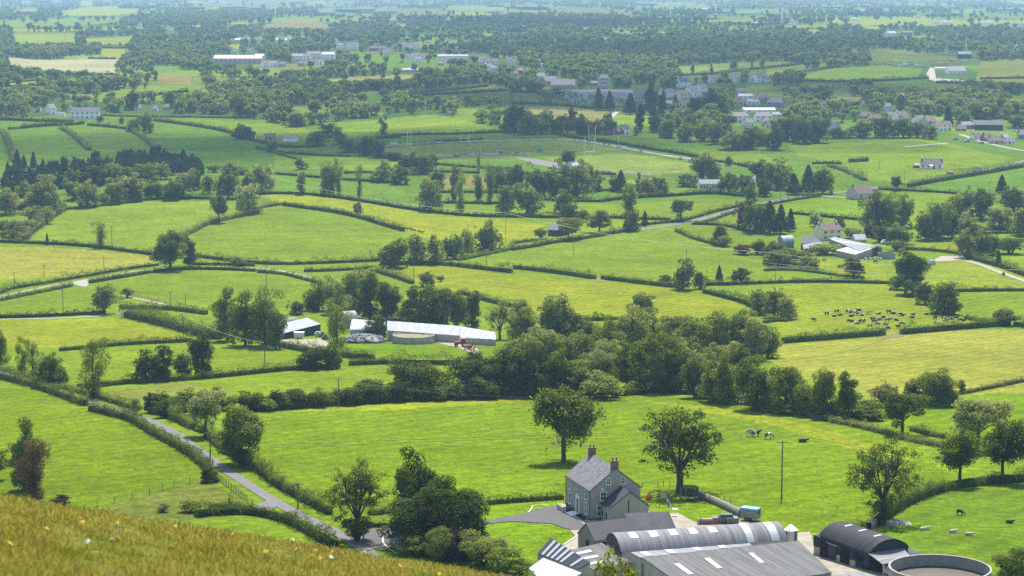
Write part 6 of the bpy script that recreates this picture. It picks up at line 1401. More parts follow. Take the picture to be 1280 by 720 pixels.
def car(u, v, mat, yaw=0.0, van=False):
    p = P(u, v); r = empty("parked_car", p + Vector((0, 0, .1)), yaw)
    b = MB(); b.prism([(-.85, .3), (-.88, .75), (-.78, .98), (.78, .98), (.88, .75), (.85, .3)], -2.1, 2.1); b.build("body", mat, r)
    b = MB(); x0, x1 = (-1.7, 2.0) if van else (-1.2, 1.5); z = 2.0 if van else 1.5
    b.add([(x0, -.75, .98), (x1, -.75, .98), (x1, .75, .98), (x0, .75, .98), (x0 + .5, -.62, z), (x1 - .35, -.62, z), (x1 - .35, .62, z), (x0 + .5, .62, z)], [(0, 1, 5, 4), (1, 2, 6, 5), (2, 3, 7, 6), (3, 0, 4, 7), (4, 5, 6, 7)]); b.build("cabin", mat if van else GLASS, r)
    for x in (-1.3, 1.3):
        for y in (-.8, .8):
            t = MB(); t.lathe([(.12, -.1), (.33, -.1), (.33, .1), (.12, .1)], 10); k = t.build("wheel", TYRE, r); k.location = (x, y, .33); k.rotation_euler = (math.radians(90), 0, 0)
    r["category"] = 'van' if van else 'car'; r["group"] = "cars parked round the sports ground"
    return r
names = {CARW.name: 'white', CARG.name: 'dark', CARR.name: 'red', CARS.name: 'silver'}
def cars(phrase, items):
    L = [(u, car(u, v, m, y, vn), names[m.name], 'van' if vn else 'car') for u, v, m, y, vn in items]; label_row(L, phrase)
cars("along the pitch's near side", [(550,195.5,CARW,0,0),(560.5,195.5,CARW,0,0),(570.5,196,CARG,0,1),(591,194.8,CARW,0,0),(602,194.2,CARW,0,0),(612,194.2,CARW,0,0),(621,194,CARW,0,0),(624,191.8,CARG,.2,1),(653.5,192.8,CARW,0,0),(645,193.4,CARS,0,0)])
cars("along the pitch's far side", [(492.5,180.8,CARW,0,0),(549.5,179.2,CARW,0,0),(586,178.3,CARW,0,0),(592,178.2,CARS,0,0),(597,177.5,CARW,0,0),(606,177.2,CARW,0,0),(660,175.6,CARW,0,0),(655,175.6,CARS,0,0)])
cars("along the path behind the second pitch", [(718,176.8,CARW,0,0),(724,177.4,CARW,0,0),(735,178.8,CARW,0,0),(755,182.2,CARW,-.3,0),(761,183,CARW,-.3,0),(773,184.6,CARW,-.3,0),(779,187,CARW,-.5,1),(801,190,CARW,.8,0),(862,202,CARW,-.3,0),(867,202.5,CARW,-.3,0),(893,206.3,CARW,-.2,0),(898,206.8,CARW,-.2,0),(850,199.5,CARS,-.3,0)])
cars("by the houses before the blue shed", [(1203,177,CARW,0,0),(1209,178,CARG,0,0),(1213,175,CARW,0,0),(1194,175,CARG,0,0),(1227,180,CARG,0,0),(1219,173,CARW,.4,0),(1262,175,CARW,0,0),(1267,164.5,CARW,0,0)])
cars("parked at the farms in the valley", [(1106,305,CARW,.2,1),(1164,331,CARS,.6,1),(906,654,CARG,0,0),(1221,211.8,CARG,.4,0),(1222,214,CARW,.4,0)])

# ------------------------------------------------------------------ graveyard
stone = MB(); stone.box(-.5, .5, -.12, .12, -.3, 1.3); stone.box(-.7, .7, -.3, .35, -.3, .12); st0 = stone.build("gravestone", hard("gravestone", (.55, .53, .5), .7, .4, .3)); cnt = 0
for poly, n in (([(700,117),(722,114),(742,121),(738,131),(718,129),(704,124)], 70), ([(766,121),(782,122),(780,132),(768,133)], 22), ([(738,120),(758,119),(764,131),(742,132)], 20)):
    k = 0
    while k < n:
        u = RND.uniform(min(p[0] for p in poly), max(p[0] for p in poly)); v = RND.uniform(min(p[1] for p in poly), max(p[1] for p in poly))
        if not inpoly(np.array(u), np.array(v), poly): continue
        o = st0 if cnt == 0 else link(st0.copy()); o.location = P(u, v); o.rotation_euler = (0, 0, RND.uniform(-.3, .3)); o.scale = (1.2, 1.2, RND.uniform(.9, 1.6)); k += 1; cnt += 1
        tag(o, "small pale headstone in the crowded graveyard below the hall", 'gravestone', "headstones of the graveyard")
BOXES.append((696, 112, 785, 134))

# ------------------------------------------------------------------ poles and wires
POLEM = hard("pole_timber", (.16, .135, .11), .9, .2, 3)
TOPS = {}
def pole(key, u, v, hpx, phrase, arms=1, pale=False):
    p = P(u, v); h = hpx / (F / p.y); r = empty("utility_pole", p, 0)
    b = MB(); b.tube([(0, 0, -.5), (0, 0, h)], [.15, .1], 8); b.build("shaft", PLASTER if pale else POLEM, r)
    for k in range(arms):
        b = MB(); b.box(-1.0, 1.0, -.06, .06, h - .35 - k * 1.0, h - .23 - k * 1.0); a = b.build("crossarm", POLEM, r)
        for x in (-.9, 0, .9):
            i = MB(); i.lathe([(.05, 0), (.07, .06), (.04, .14)], 8, (x, 0)); q = i.build("insulator", PLASTER, a); q.location = (0, 0, h - .23 - k * 1.0)
    tag(r, phrase, 'pole', "timber utility poles in the valley"); TOPS[key] = p + Vector((0, 0, h - .2))
pole('a', 977, 623, 75, "tall timber pole alone in the big central meadow", 1)
pole('b', 372.5, 636, 34, "pole on the lane verge beside the central meadow", 1)
pole('c', 454.5, 679, 18, "short pole at the drive entrance", 1)
pole('d', 263, 576, 38, "pole beside the lane in front of the big bank tree", 1)
pole('e', 423.5, 509, 38, "pole in the tall dark hedgerow below the farm", 1)
pole('f', 331, 458, 27, "pole with wide crossarm in the meadow left of the farm", 1)
pole('g', 632, 303, 38, "pale tall pole with transformer beside the yellow-green field's trees", 2, True)
pole('h', 717, 319, 26, "pale pole in the central pasture below the little barn", 1, True)
pole('i', 517, 349, 23, "pole with crossarm where the central hedges meet", 1)
pole('j', 463, 326, 14, "short pole on the hedge of the round bright meadow", 1)
pole('k', 608, 333, 16, "short pole on the hedge right of the crossing trees", 1)
pole('l', 585, 291, 11, "faint short pole in the yellow-green field", 1)
pole('m', 333, 360, 29, "pole in the meadow above the farm's left trees", 1)
pole('n', 140, 307, 25, "thin pole in the left bright meadow beside the ivy tree", 1)
pole('o', 130, 338, 17, "pole on the lane hedge at the yellow hayfield", 1)
pole('p', 18, 360, 20, "pole at the left end of the yellow hayfield", 1)
pole('q', 79, 392, 31, "pole above the clipped hedge left of the white gate", 1)
pole('r', 229, 427, 36, "pole at the right end of the broad bramble hedge", 1)
pole('s', 213, 384, 20, "pole beside the fenced track", 1)
pole('t', 232, 380, 14, "short pole right of the fenced track", 1)
pole('u', 969, 352, 16, "pole below the grove at the bale farm's pasture", 1)
pole('v', 858, 332, 20, "faint pole standing in the central pasture", 1)
pole('w', 26, 225, 8, "pale pole in front of the spruces at the left", 2, True)
pole('x', 114, 226, 10, "pale pole in the middle of the spruce plantation's front", 2, True)
pole('y', 213, 222, 5, "pale double pole at the plantation's right end", 2, True)
pole('z', 290, 212, 8, "pale pole right of the spruce plantation", 2, True)
pole('aa', 1131, 226, 12, "pole by the thick right-hand roadside hedge", 1)
pole('ab', 1007, 246, 18, "pole beside the road at the conifers", 1)
pole('ac', 975, 254, 18, "pole on the road verge left of the conifers", 1)
pole('ad', 1099, 210, 10, "faint pole in the big right pasture", 1)
pole('ae', 1237, 243, 16, "faint pole in the shaded right pasture", 1)
pole('af', 1165, 262, 14, "faint pole above the dark copse", 1)
pole('ag', 55, 345, 0.1 + 14, "faint pole in the yellow hayfield", 1)
pole('ah', 275, 384, 17, "pole at the top of the tall farm trees", 1)
WIREM = hard("bare_conductor", (.62, .62, .6), .4, .05, 1)
def wire(a, c, sag, label, n=24, r=.05):
    pts = [a.lerp(c, i / n) - Vector((0, 0, sag * 4 * (i / n) * (1 - i / n))) for i in range(n + 1)]
    b = MB(); b.tube(pts, r, 4, cap=False); o = b.build("power_line", WIREM); tag(o, label, 'power line')
def WP(u, v, h): return P(u, v, h)
wire(TOPS['g'], WP(960, 315.5, 10), 3, "bright overhead line crossing from the tall pale pole to the grove", r=.075)
wire(WP(960, 315.5, 10), WP(1290, 337, 10), 2, "overhead line passing in front of the bale farm", r=.06)
wire(WP(330, 218, 11), TOPS['g'], 4, "overhead line sloping over the fields toward the tall pale pole", r=.07)
wire(WP(945, 327, 9), WP(1290, 352, 9), 1, "lower overhead line in front of the bale farm", r=.05)
wire(TOPS['h'], WP(640, 296, 10), 1, "short line from the pale pasture pole toward the trees", r=.05)
wire(TOPS['w'], TOPS['x'], 1.5, "line between the left and middle plantation poles", r=.07)
wire(TOPS['x'], TOPS['y'], 1.5, "line between the middle and right plantation poles", r=.07)
wire(TOPS['y'], TOPS['z'], 1.5, "line right of the spruce plantation", r=.07)
wire(WP(-20, 224, 9), TOPS['w'], 1.0, "line leaving the left edge in front of the spruces", r=.07)
wire(TOPS['e'], WP(760, 494, 8), 2, "thin line along the tall dark hedgerow", r=.006)
wire(TOPS['r'], WP(330, 428, 8), 1.5, "thin line running into the farm's left trees", r=.03)

# ------------------------------------------------------------------ fences and gates
def fence(px, label, post_d=2.2, h=1.1, rails=3, mat=WOODP, pr=.07, rr=.035):
    c = smooth_line(px, post_d, it=1); z = HT(c[:, 0], c[:, 1]); r = empty("fence", (c[0, 0], c[0, 1], float(z[0]))); o3 = np.array([c[0, 0], c[0, 1], float(z[0])])
    Q = np.concatenate([c, z[:, None]], 1) - o3
    step = max(1, len(Q) // 95 + (len(Q) > 95))
    p0 = MB(); p0.box(-pr, pr, -pr, pr, -.4, h + .08); first = None
    for i, q in enumerate(Q[::step]):
        if first is None: first = p0.build("post", mat, r); o = first
        else: o = link(first.copy()); o.parent = r
        o.location = q
    for k in range(rails):
        zz = h * (k + .7) / rails; b = MB(); b.tube([Vector(q) + Vector((0, 0, zz)) for q in Q], rr, 4); b.build("rail", mat, r)
    tag(r, label, 'fence')
fence([(267,596),(280,605),(295,616),(306,625),(315,632)], "timber post and rail fence beside the lane's end", 2.4, 1.2, 3)
fence([(122,634),(150,627),(190,618),(225,606),(262,600)], "thin wire fence along the rough corner of the bottom left meadow", 5, 1.2, 3, WOODP, .05, .012)
fence([(150,368),(165,371),(185,375),(207,380)], "wooden fence along the gravel track above the bramble hedge", 3.0, 1.2, 3)
fence([(705,628),(740,592),(770,588)], "thin wire fence behind the grey house", 4, 1.1, 2, WOODP, .05, .012)
fence([(803,610),(830,600),(860,612),(900,624),(935,640)], "thin wire fence between the garden and the meadow", 4, 1.1, 2, WOODP, .05, .012)
fence([(1134,208),(1140,213),(1165,213.5),(1188,213.5),(1225,212)], "dark fence round the lone white bungalow", 4, 1.2, 2, WOODP, .08, .05)
fence([(1183,206),(1205,208.5),(1226,211)], "dark fence behind the lone white bungalow's drive", 4, 1.2, 2, WOODP, .08, .05)
fence([(640,497),(690,497),(760,498)], "thin wire fence at the foot of the long wood's left part", 5, 1.1, 2, WOODP, .06, .015)
fence([(860,495),(900,503),(950,513),(1000,522)], "thin wire fence at the foot of the long wood's right part", 5, 1.1, 2, WOODP, .06, .015)
fence([(470,181),(540,176.5),(640,173),(710,171)], "pale railing along the pitch's far side", 8, 1.2, 2, PLASTER, .08, .06)
b = MB()
for z in (.2, .5, .8, 1.1): b.tube([(-2, 0, z), (2, 0, z)], .06, 6)
for x in (-2, 2): b.box(x - .08, x + .08, -.08, .08, -.3, 1.25)
o = b.build("gate", FRAMEW, loc=P(152, 395)); tag(o, "white metal field gate at the end of the pale track", 'gate')
b = MB()
for z in (.2, .5, .8, 1.1): b.tube([(-1.6, 0, z), (1.6, 0, z)], .05, 6)
for x in (-1.6, 1.6): b.box(x - .06, x + .06, -.06, .06, -.3, 1.25)
o = b.build("gate", STEEL, loc=P(380, 345)); o.rotation_euler = (0, 0, .5); tag(o, "small steel gate on the lane leading down to the farm", 'gate')
def stone_wall(px, h, w, label, mat=STONE):
    c = smooth_line(px, 1.5, it=1); z = HT(c[:, 0], c[:, 1]); t = np.gradient(c, axis=0); t /= np.linalg.norm(t, axis=1)[:, None]; nn = np.stack([-t[:, 1], t[:, 0]], -1) * w / 2
    j = NPR.normal(0, .05, len(c)); prof = [(-1, -.4), (-1, h), (1, h), (1, -.4)]
    V = np.stack([np.concatenate([c + nn * a, (z + q + (j if q > 0 else 0))[:, None]], 1) for a, q in prof], 1).reshape(-1, 3); k = 4; idx = np.arange(len(c) * k).reshape(len(c), k)
    Fs = [np.stack([idx[:-1, i], idx[:-1, (i + 1) % k], idx[1:, (i + 1) % k], idx[1:, i]], -1) for i in range(k)]
    o = obj_me("stone_wall", mesh_np("stone_wall", V, np.concatenate(Fs), mat)); tag(o, label, 'wall')
stone_wall([(862,619),(880,624),(900,633),(926,646)], 1.2, .6, "mossy stone wall along the garden's right side")
stone_wall([(872,655.5),(890,655),(915,653)], 1.0, .4, "low wall behind the long grey barn", BLOCK)
stone_wall([(1086,662),(1093,657),(1100,652)], 1.2, .8, "short old stone wall at the corner beside the black barn")
o = strip("lawn_kerb", [(660,641.5),(664,638),(665,634),(668,632),(685,632.5)], .3, KERBM, .16, 2, None); tag(o, "pale kerb round the upper lawn by the drive", 'kerb')
o = strip("lawn_kerb", [(478,672),(479,680),(486,687),(497,694)], .3, KERBM, .16, 2, None); tag(o, "pale kerb curving round the big tree's island", 'kerb')
o = strip("lawn_kerb", [(722,668),(720,672),(712,677),(704,682)], .3, KERBM, .16, 2, None); tag(o, "pale kerb at the lower lawn's right edge", 'kerb')

# ------------------------------------------------------------------ garden things
def garden():
    p = P(862, 625); r = empty("trampoline", p); R_ = 1.55
    b = MB(); b.lathe([(R_, .75), (R_, .9), (R_ - .14, .9), (R_ - .14, .75)], 28); b.build("rim", STEEL, r)
    b = MB(); b.lathe([(R_ - .15, .84), (.01, .82)], 28); b.build("mat", BLACKP, r)
    for k in range(6):
        a = k * 1.047; x, y = R_ * math.cos(a), R_ * math.sin(a); b = MB(); b.tube([(x, y, -.1), (x, y, .8), (x * 1.05, y * 1.05, 2.5)], .04, 6); b.build("pole", STEEL, r)
    m, nt, bs = new_mat("safety_net"); bs.inputs["Base Color"].default_value = (.02, .02, .022, 1); tr = N(nt, "ShaderNodeBsdfTransparent"); mx = N(nt, "ShaderNodeMixShader"); mx.inputs[0].default_value = .85
    tc = N(nt, "ShaderNodeTexCoord"); ck = N(nt, "ShaderNodeTexChecker", Scale=30.0); nt.links.new(tc.outputs["Object"], ck.inputs["Vector"])
    nt.links.new(tr.outputs[0], mx.inputs[1]); nt.links.new(bs.outputs[0], mx.inputs[2]); nt.links.new(mx.outputs[0], nt.nodes["Material Output"].inputs[0])
    b = MB(); b.lathe([(R_ * 1.03, .95), (R_ * 1.05, 2.4)], 28); b.build("net", m, r)
    tag(r, "black netted trampoline under the open garden tree", 'trampoline')
    p = P(830, 633); r = empty("climbing_frame", p, .4)
    for x in (-1.1, 1.1):
        for y in (-.8, .8):
            b = MB(); b.tube([(x * 1.2, y, -.2), (x * .8, 0, 2.3)], .06, 6); b.build("leg", WOODP, r)
    b = MB(); b.tube([(-1.2, 0, 2.3), (1.2, 0, 2.3)], .06, 6); b.build("beam", WOODP, r)
    b = MB(); b.slab([(-.9, -.7, 1.7), (.3, -.7, 1.7), (.3, 0, 2.5), (-.9, 0, 2.5)], .06); b.build("roof", WOODP, r)
    b = MB(); b.slab([(.4, -1.6, .1), (.9, -1.6, .1), (.9, .1, 1.3), (.4, .1, 1.3)], .05); b.build("slide", hard("green_plastic", (.05, .12, .1), .5), r)
    tag(r, "wooden children's climbing frame with slide on the garden lawn", 'climbing frame')
    p = P(811, 624); b = MB(); b.lathe([(0, 0), (.5, .12), (.62, .45), (.5, .8), (.2, 1.0), (.1, 1.25), (0, 1.3)], 18); o = b.build("space_hopper", ORANGE, loc=p, smooth=True); tag(o, "orange bouncy toy on the lawn right of the grey house", 'toy')
    p = P(844, 645); r = empty("bird_table", p); b = MB(); b.lathe([(.35, 0), (.4, .1), (.08, .15), (.06, 1.1)], 12); b.build("stem", FRAMEW, r); b = MB(); b.lathe([(.05, 1.1), (.5, 1.2), (.52, 1.28), (.0, 1.22)], 16); b.build("bowl", FRAMEW, r)
    tag(r, "white pedestal bird bath behind the blue-grey shed", 'bird bath')
    p = P(938, 650.5); r = empty("horse_trailer", p, math.radians(-30)); s = F / p.y
    b = MB(); b.box(-1.5, 1.5, -.9, .9, .45, 2.0); b.build("box_body", PLASTER, r)
    b = MB(); b.prism([(-.95, 2.0), (-.9, 2.25), (.9, 2.25), (.95, 2.0)], -1.55, 1.55); b.build("roof", TIN_BLUE, r)
    b = MB(); b.box(1.5, 1.54, -.5, .5, 1.2, 1.8); b.build("window", GLASS, r)
    for x in (-.4, .4):
        b = MB(); b.lathe([(.1, -.1), (.35, -.1), (.35, .1), (.1, .1)], 12); o = b.build("wheel", TYRE, r); o.location = (x, -.92, .35); o.rotation_euler = (math.radians(90), 0, 0)
    tag(r, "pale livestock trailer with blue roof by the meadow's edge", 'trailer')
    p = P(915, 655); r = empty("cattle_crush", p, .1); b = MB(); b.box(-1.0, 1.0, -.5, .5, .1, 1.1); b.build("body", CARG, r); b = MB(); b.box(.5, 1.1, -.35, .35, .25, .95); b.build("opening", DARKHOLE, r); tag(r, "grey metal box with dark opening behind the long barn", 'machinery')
    p = P(888, 656); b = MB(); b.box(-1.3, 1.3, -.05, .05, .2, .8); b.box(-1.7, -1.55, -.08, .08, -.2, 1.3); b.box(1.55, 1.7, -.08, .08, -.2, 1.3); o = b.build("gate", RUSTY, loc=p); tag(o, "rusty sheeted gate behind the long grey barn", 'gate')
    # pale spoil heap and water trough by the lower hedge
    p = P(1120, 655); rg = np.random.default_rng(8); V = [(2.6 * q * math.cos(a), 2.0 * q * math.sin(a), .7 * (1 - q) + rg.uniform(0, .2)) for q in (1, .7, .4, .1) for a in np.linspace(0, 6.283, 14, endpoint=False)]
    Fs = [(j * 14 + i, j * 14 + (i + 1) % 14, (j + 1) * 14 + (i + 1) % 14, (j + 1) * 14 + i) for j in range(3) for i in range(14)]; b = MB(); b.add(V, Fs); o = b.build("rubble_heap", PLASTER, loc=p); tag(o, "pale heap of rubble at the field corner by the black barn", 'heap')
    p = P(722, 549); b = MB(); b.box(-1.5, 1.5, -.4, .4, 0, .5); b.box(-1.35, 1.35, -.28, .28, .5, .52)
garden()

# ------------------------------------------------------------------ animals
def beast_mesh(name, lying, grazing, seed):
    me = bpy.data.meshes.new(name)
    dz = -.62 if lying else 0
    J = [((-.55, 0, 1.12), .36), ((0, 0, 1.08), .42), ((.55, 0, 1.12), .34), ((.85, 0, 1.25 if not grazing else 1.0), .2), ((1.15, 0, 1.42 if not grazing else .55), .15), ((1.42, 0, 1.3 if not grazing else .22), .1),
         ((-.8, 0, 1.15), .26), ((-.9, 0, .95), .05), ((-.92, 0, .55), .04)]
    E = [(0, 1), (1, 2), (2, 3), (3, 4), (4, 5), (0, 6), (6, 7), (7, 8)]
    for x, root in ((.5, 2), (-.6, 0)):
        for y in (-.22, .22):
            i = len(J)
            if lying: J += [((x, y * 1.4, .75), .15), ((x + .35, y * 1.9, .7), .09), ((x + .1, y * 1.9, .66), .06)]
            elif x > 0: J += [((x, y, .8), .15), ((x + .02, y, .42), .08), ((x, y, .03), .06)]
            else: J += [((x, y, .85), .18), ((x - .12, y, .45), .08), ((x - .04, y, .03), .06)]
            E += [(root, i), (i, i + 1), (i + 1, i + 2)]
    for y in (-.16, .16): J.append((( J[4][0][0] - .02, y * 1.5, J[4][0][2] + .08), .035)); E.append((4, len(J) - 1))
    me.from_pydata([(a, b, c + dz) for (a, b, c), _ in J], E, [])
    o = obj_me(name, me); sk = o.modifiers.new("s", 'SKIN'); sb = o.modifiers.new("b", 'SUBSURF'); sb.levels = 1
    for k, (_, r) in enumerate(J): me.skin_vertices[0].data[k].radius = (r, r)
    me.skin_vertices[0].data[1].use_root = True
    dg = bpy.context.evaluated_depsgraph_get(); dg.update()
    out = bpy.data.meshes.new_from_object(o.evaluated_get(dg)); bpy.data.objects.remove(o); out.name = name
    return out
def cow_mat(name, a, c, thr):
    m, nt, bs = new_mat(name); tc = N(nt, "ShaderNodeTexCoord"); oi = N(nt, "ShaderNodeObjectInfo"); n1 = N(nt, "ShaderNodeTexNoise", Scale=1.1, Detail=1.0); n1.noise_dimensions = '4D'
    mu = N(nt, "ShaderNodeMath", operation='MULTIPLY'); mu.inputs[1].default_value = 40; nt.links.new(oi.outputs["Random"], mu.inputs[0]); nt.links.new(mu.outputs[0], n1.inputs["W"]); nt.links.new(tc.outputs["Object"], n1.inputs["Vector"])
    r = ramp(nt, [(thr - .02, a), (thr + .02, c)]); nt.links.new(n1.outputs["Fac"], r.inputs[0]); nt.links.new(r.outputs[0], bs.inputs["Base Color"]); bs.inputs["Roughness"].default_value = .8; return m
FRIES = cow_mat("friesian_coat", (.018, .017, .016), (.68, .66, .6), .57); BLACKC = cow_mat("black_coat", (.02, .018, .016), (.05, .04, .035), .6); PALEC = cow_mat("cream_coat", (.5, .42, .3), (.42, .3, .2), .6); BROWNC = cow_mat("brown_coat", (.2, .08, .03), (.14, .05, .02), .5)
BM = {k: beast_mesh("cow", *k, 1) for k in ((False, False), (False, True), (True, False))}
for m_ in BM.values(): m_.materials.clear(); m_.materials.append(FRIES); m_.polygons.foreach_set("use_smooth", [True] * len(m_.polygons)); m_.polygons.foreach_set("material_index", [0] * len(m_.polygons))
def cow(u, v, pose, yaw, mat, sc=1.0):
    o = obj_me("cow", BM[pose]); o.location = P(u, v); o.rotation_euler = (0, 0, yaw); o.scale = (sc,) * 3
    o.material_slots[0].link = 'OBJECT'; o.material_slots[0].material = mat
    o["category"] = 'cow'; return o
ST, GR, LY = (False, False), (False, True), (True, False)
herd = [(1017,402,GR),(1033.3,394.5,ST),(1043,396,LY),(1046,391.5,GR),(1049.5,394.5,LY),(1060,391.5,ST),(1064,391,LY),(1064,396,LY),(1069,393,GR),(1073,390,ST),(1074.5,388.5,LY),(1073,394.5,GR),(1077,395,LY),(1061,401.5,LY),(1065,402.5,LY),(1071,405,LY),(1076,404.5,GR),(1079,403.5,ST),(1086.5,393.5,ST),(1098,393,LY),(1111,392,ST),(1117,392.5,LY),(1125,395,GR),(1128,395,LY),(1091,401,ST),(1093,404,GR),(1097.5,405.5,LY),(1099,400.5,LY),(1104,399.5,GR),(1109,402,ST),(1114,401.5,GR),(1121,401,LY),(1087.5,410,GR),(1107,408.5,ST),(1106,413.5,GR),(1110,413,ST),(1104,412,LY),(1123,411,ST),(1127.5,407,GR),(1140,400,ST),(1141,394,LY),(1158,393.5,LY),(1169,399.5,ST),(1171,406,GR),(1180,401,ST),(1182,403,GR),(1188,399.5,LY),(1195,400,ST),(1200,402.5,GR),(1204,401.5,LY),(1206,398.5,ST),(1170,391.5,LY)]
L = []
for i, (u, v, pose) in enumerate(herd):
    m = FRIES if i % 7 else BLACKC
    o = cow(u, v, pose, RND.choice([0, math.pi]) + RND.uniform(-.7, .7), m, .95); o["group"] = "herd of dairy cows in the cow field"
    L.append((u, o, "black-and-white" if m is FRIES else "black", {ST: 'standing cow', GR: 'grazing cow', LY: 'resting cow'}[pose]))
label_row(L, "in the herd by the hedge gap")
L = []
for u, v, pose, m in ((937,545.5,GR,FRIES),(945,546,ST,FRIES),(960.5,549,GR,FRIES),(1003.5,553,LY,BLACKC)):
    o = cow(u, v, pose, RND.uniform(-.6, .6), m); o["group"] = "cattle in the big central meadow"; L.append((u, o, "black-and-white" if m is FRIES else "black", 'cow'))
label_row(L, "in the big central meadow beyond the pole")
L = []
for u, v, pose, m in ((1154,663,LY,PALEC),(1158,662.5,LY,PALEC),(1191,666,LY,PALEC),(1211,669.5,LY,PALEC),(1200,644,GR,BLACKC),(1262,654,LY,BLACKC)):
    o = cow(u, v, pose, RND.uniform(-.6, .6), m, .7); o["group"] = "calves in the lower right field"; L.append((u, o, "cream" if m is PALEC else "black", 'calf'))
label_row(L, "in the lower right field behind the slurry tank")
L = []
for u, v in ((507,287.5),(511,288),(514,289),(518,290),(524,291.5),(528,292.5)):
    o = cow(u, v, ST, RND.choice([0, math.pi]), BROWNC); o["group"] = "brown cattle by the dark hedge"; L.append((u, o, "brown", 'cow'))
label_row(L, "at the end of the dark straight hedge")
for u, v, t in ((755,225,"dark cow in the paddock behind the white stand's trees"),(1030,327,"black cow below the bale farm's bushes"),(1094,329,"black cow just below the round bales")): tag(cow(u, v, GR, .3, BLACKC), t)

# ------------------------------------------------------------------ wind turbines
def turbine(u, v, hpx, label, rot=0.3, face=0.0, hub=None):
    p = P(u, v); s = F / p.y; h = hpx / s; r = empty("wind_turbine", p, face)
    b = MB(); b.tube([(0, 0, -3), (0, 0, h)], [h * .055, h * .035], 14); b.build("tower", FRAMEW, r, True)
    b = MB(); b.prism([(-h * .02, -h * .02), (-h * .02, h * .02), (h * .02, h * .02), (h * .02, -h * .02)], -h * .03, h * .03); n = b.build("nacelle", FRAMEW, r); n.location = (0, 0, h)
    for k in range(3):
        a = rot + k * 2.0944; R_ = h * .7; d = Vector((math.sin(a), 0, math.cos(a)))
        b = MB(); b.tube([Vector((0, -h * .04, h)), Vector((0, -h * .04, h)) + d * R_ * .25, Vector((0, -h * .04, h)) + d * R_], [h * .018, h * .03, h * .008], 6); b.build("blade", FRAMEW, r)
    tag(r, label, 'wind turbine')
turbine(977.5, 35, 29, "big white wind turbine at the top right", .35)
turbine(838, 24, 17, "small faint wind turbine left of the big one", -.25)
turbine(502, 11, 16, "slim white mast-like turbine cut by the top edge", .1)
# ------------------------------------------------------------------ distant woodland
HB = cast(np.full(1, 640.), np.full(1, 100.))
def low_crown(n, leaf, seed):
    rng = np.random.default_rng(seed); d = unit(9, rng); d[:, 2] = np.abs(d[:, 2]) * .9 - .1; c0 = d * rng.uniform(.4, 1, 9)[:, None] * np.array([.33, .33, .36]) + np.array([0, 0, .52]); r0 = rng.uniform(.14, .22, 9)
    k = rng.integers(0, 9, n); dd = unit(n, rng); p = c0[k] + dd * (r0[k] * rng.uniform(.6, 1.05, n))[:, None]
    lo = rng.uniform(size=n) < .12; p[lo] = np.stack([rng.normal(0, .1, lo.sum()), rng.normal(0, .1, lo.sum()), rng.uniform(0, .35, lo.sum())], -1)
    V, Fs = quads_at(p, dd + np.array([0, 0, .3]) + rng.normal(0, .4, (n, 3)), leaf, 1.2, rng); return V
def open_ground(u, v):
    r = np.zeros(u.shape, bool)
    for k, poly in FIELDS:
        b = np.array(poly)
        if b[:, 1].min() > 180: continue
        s = (u > b[:, 0].min()) & (u < b[:, 0].max()) & (v > b[:, 1].min()) & (v < b[:, 1].max())
        if s.any(): t = r[s]; t |= inpoly(u[s], v[s], poly); r[s] = t
    return r
def boxed(u, v):
    r = np.zeros(u.shape, bool)
    for x0, y0, x1, y1 in BOXES: r |= (u > x0) & (u < x1) & (v > y0) & (v < y1)
    return r
def scatter(v0, v1, n, hm, u0=-40, u1=1320, region=None, dens=None):
    u = NPR.uniform(u0, u1, n); v = NPR.uniform(v0, v1, n)
    s = F / cast(u, v)[:, 1]
    h = NPR.normal(hm, hm * .22, n).clip(hm * .45, hm * 1.6); hp = h * s
    bad = np.zeros(n, bool)
    for q in (0, .6): bad |= open_ground(u, v - q * hp)
    for q in (0, .4, .9): bad |= boxed(u, v - q * hp) | boxed(u - hp * .3, v - q * hp) | boxed(u + hp * .3, v - q * hp)
    for q in (0, .7):
        c3 = cast(u, np.maximum(v - q * hp, -7)); bad |= (v < 36) & (far_patch(c3[:, 0], c3[:, 1]) > .6) & (NPR.uniform(size=n) < .93)
    c3 = cast(u, v); w = small_patch(c3[:, 0], c3[:, 1]); edge = (w != small_patch(c3[:, 0] + 13, c3[:, 1])) | (w != small_patch(c3[:, 0], c3[:, 1] + 26))
    bad |= (v > 34) & (w > .74) & ~edge & (NPR.uniform(size=n) < .98)
    c4 = cast(u, np.maximum(v - .75 * hp, -7)); bad |= (v > 34) & (w <= .74) & (small_patch(c4[:, 0], c4[:, 1]) > .74) & ~edge & (NPR.uniform(size=n) < .5)
    if region is not None: bad |= ~inpoly(u, v, region)
    ok = ~bad; return u[ok], v[ok], h[ok]
WOODS = []
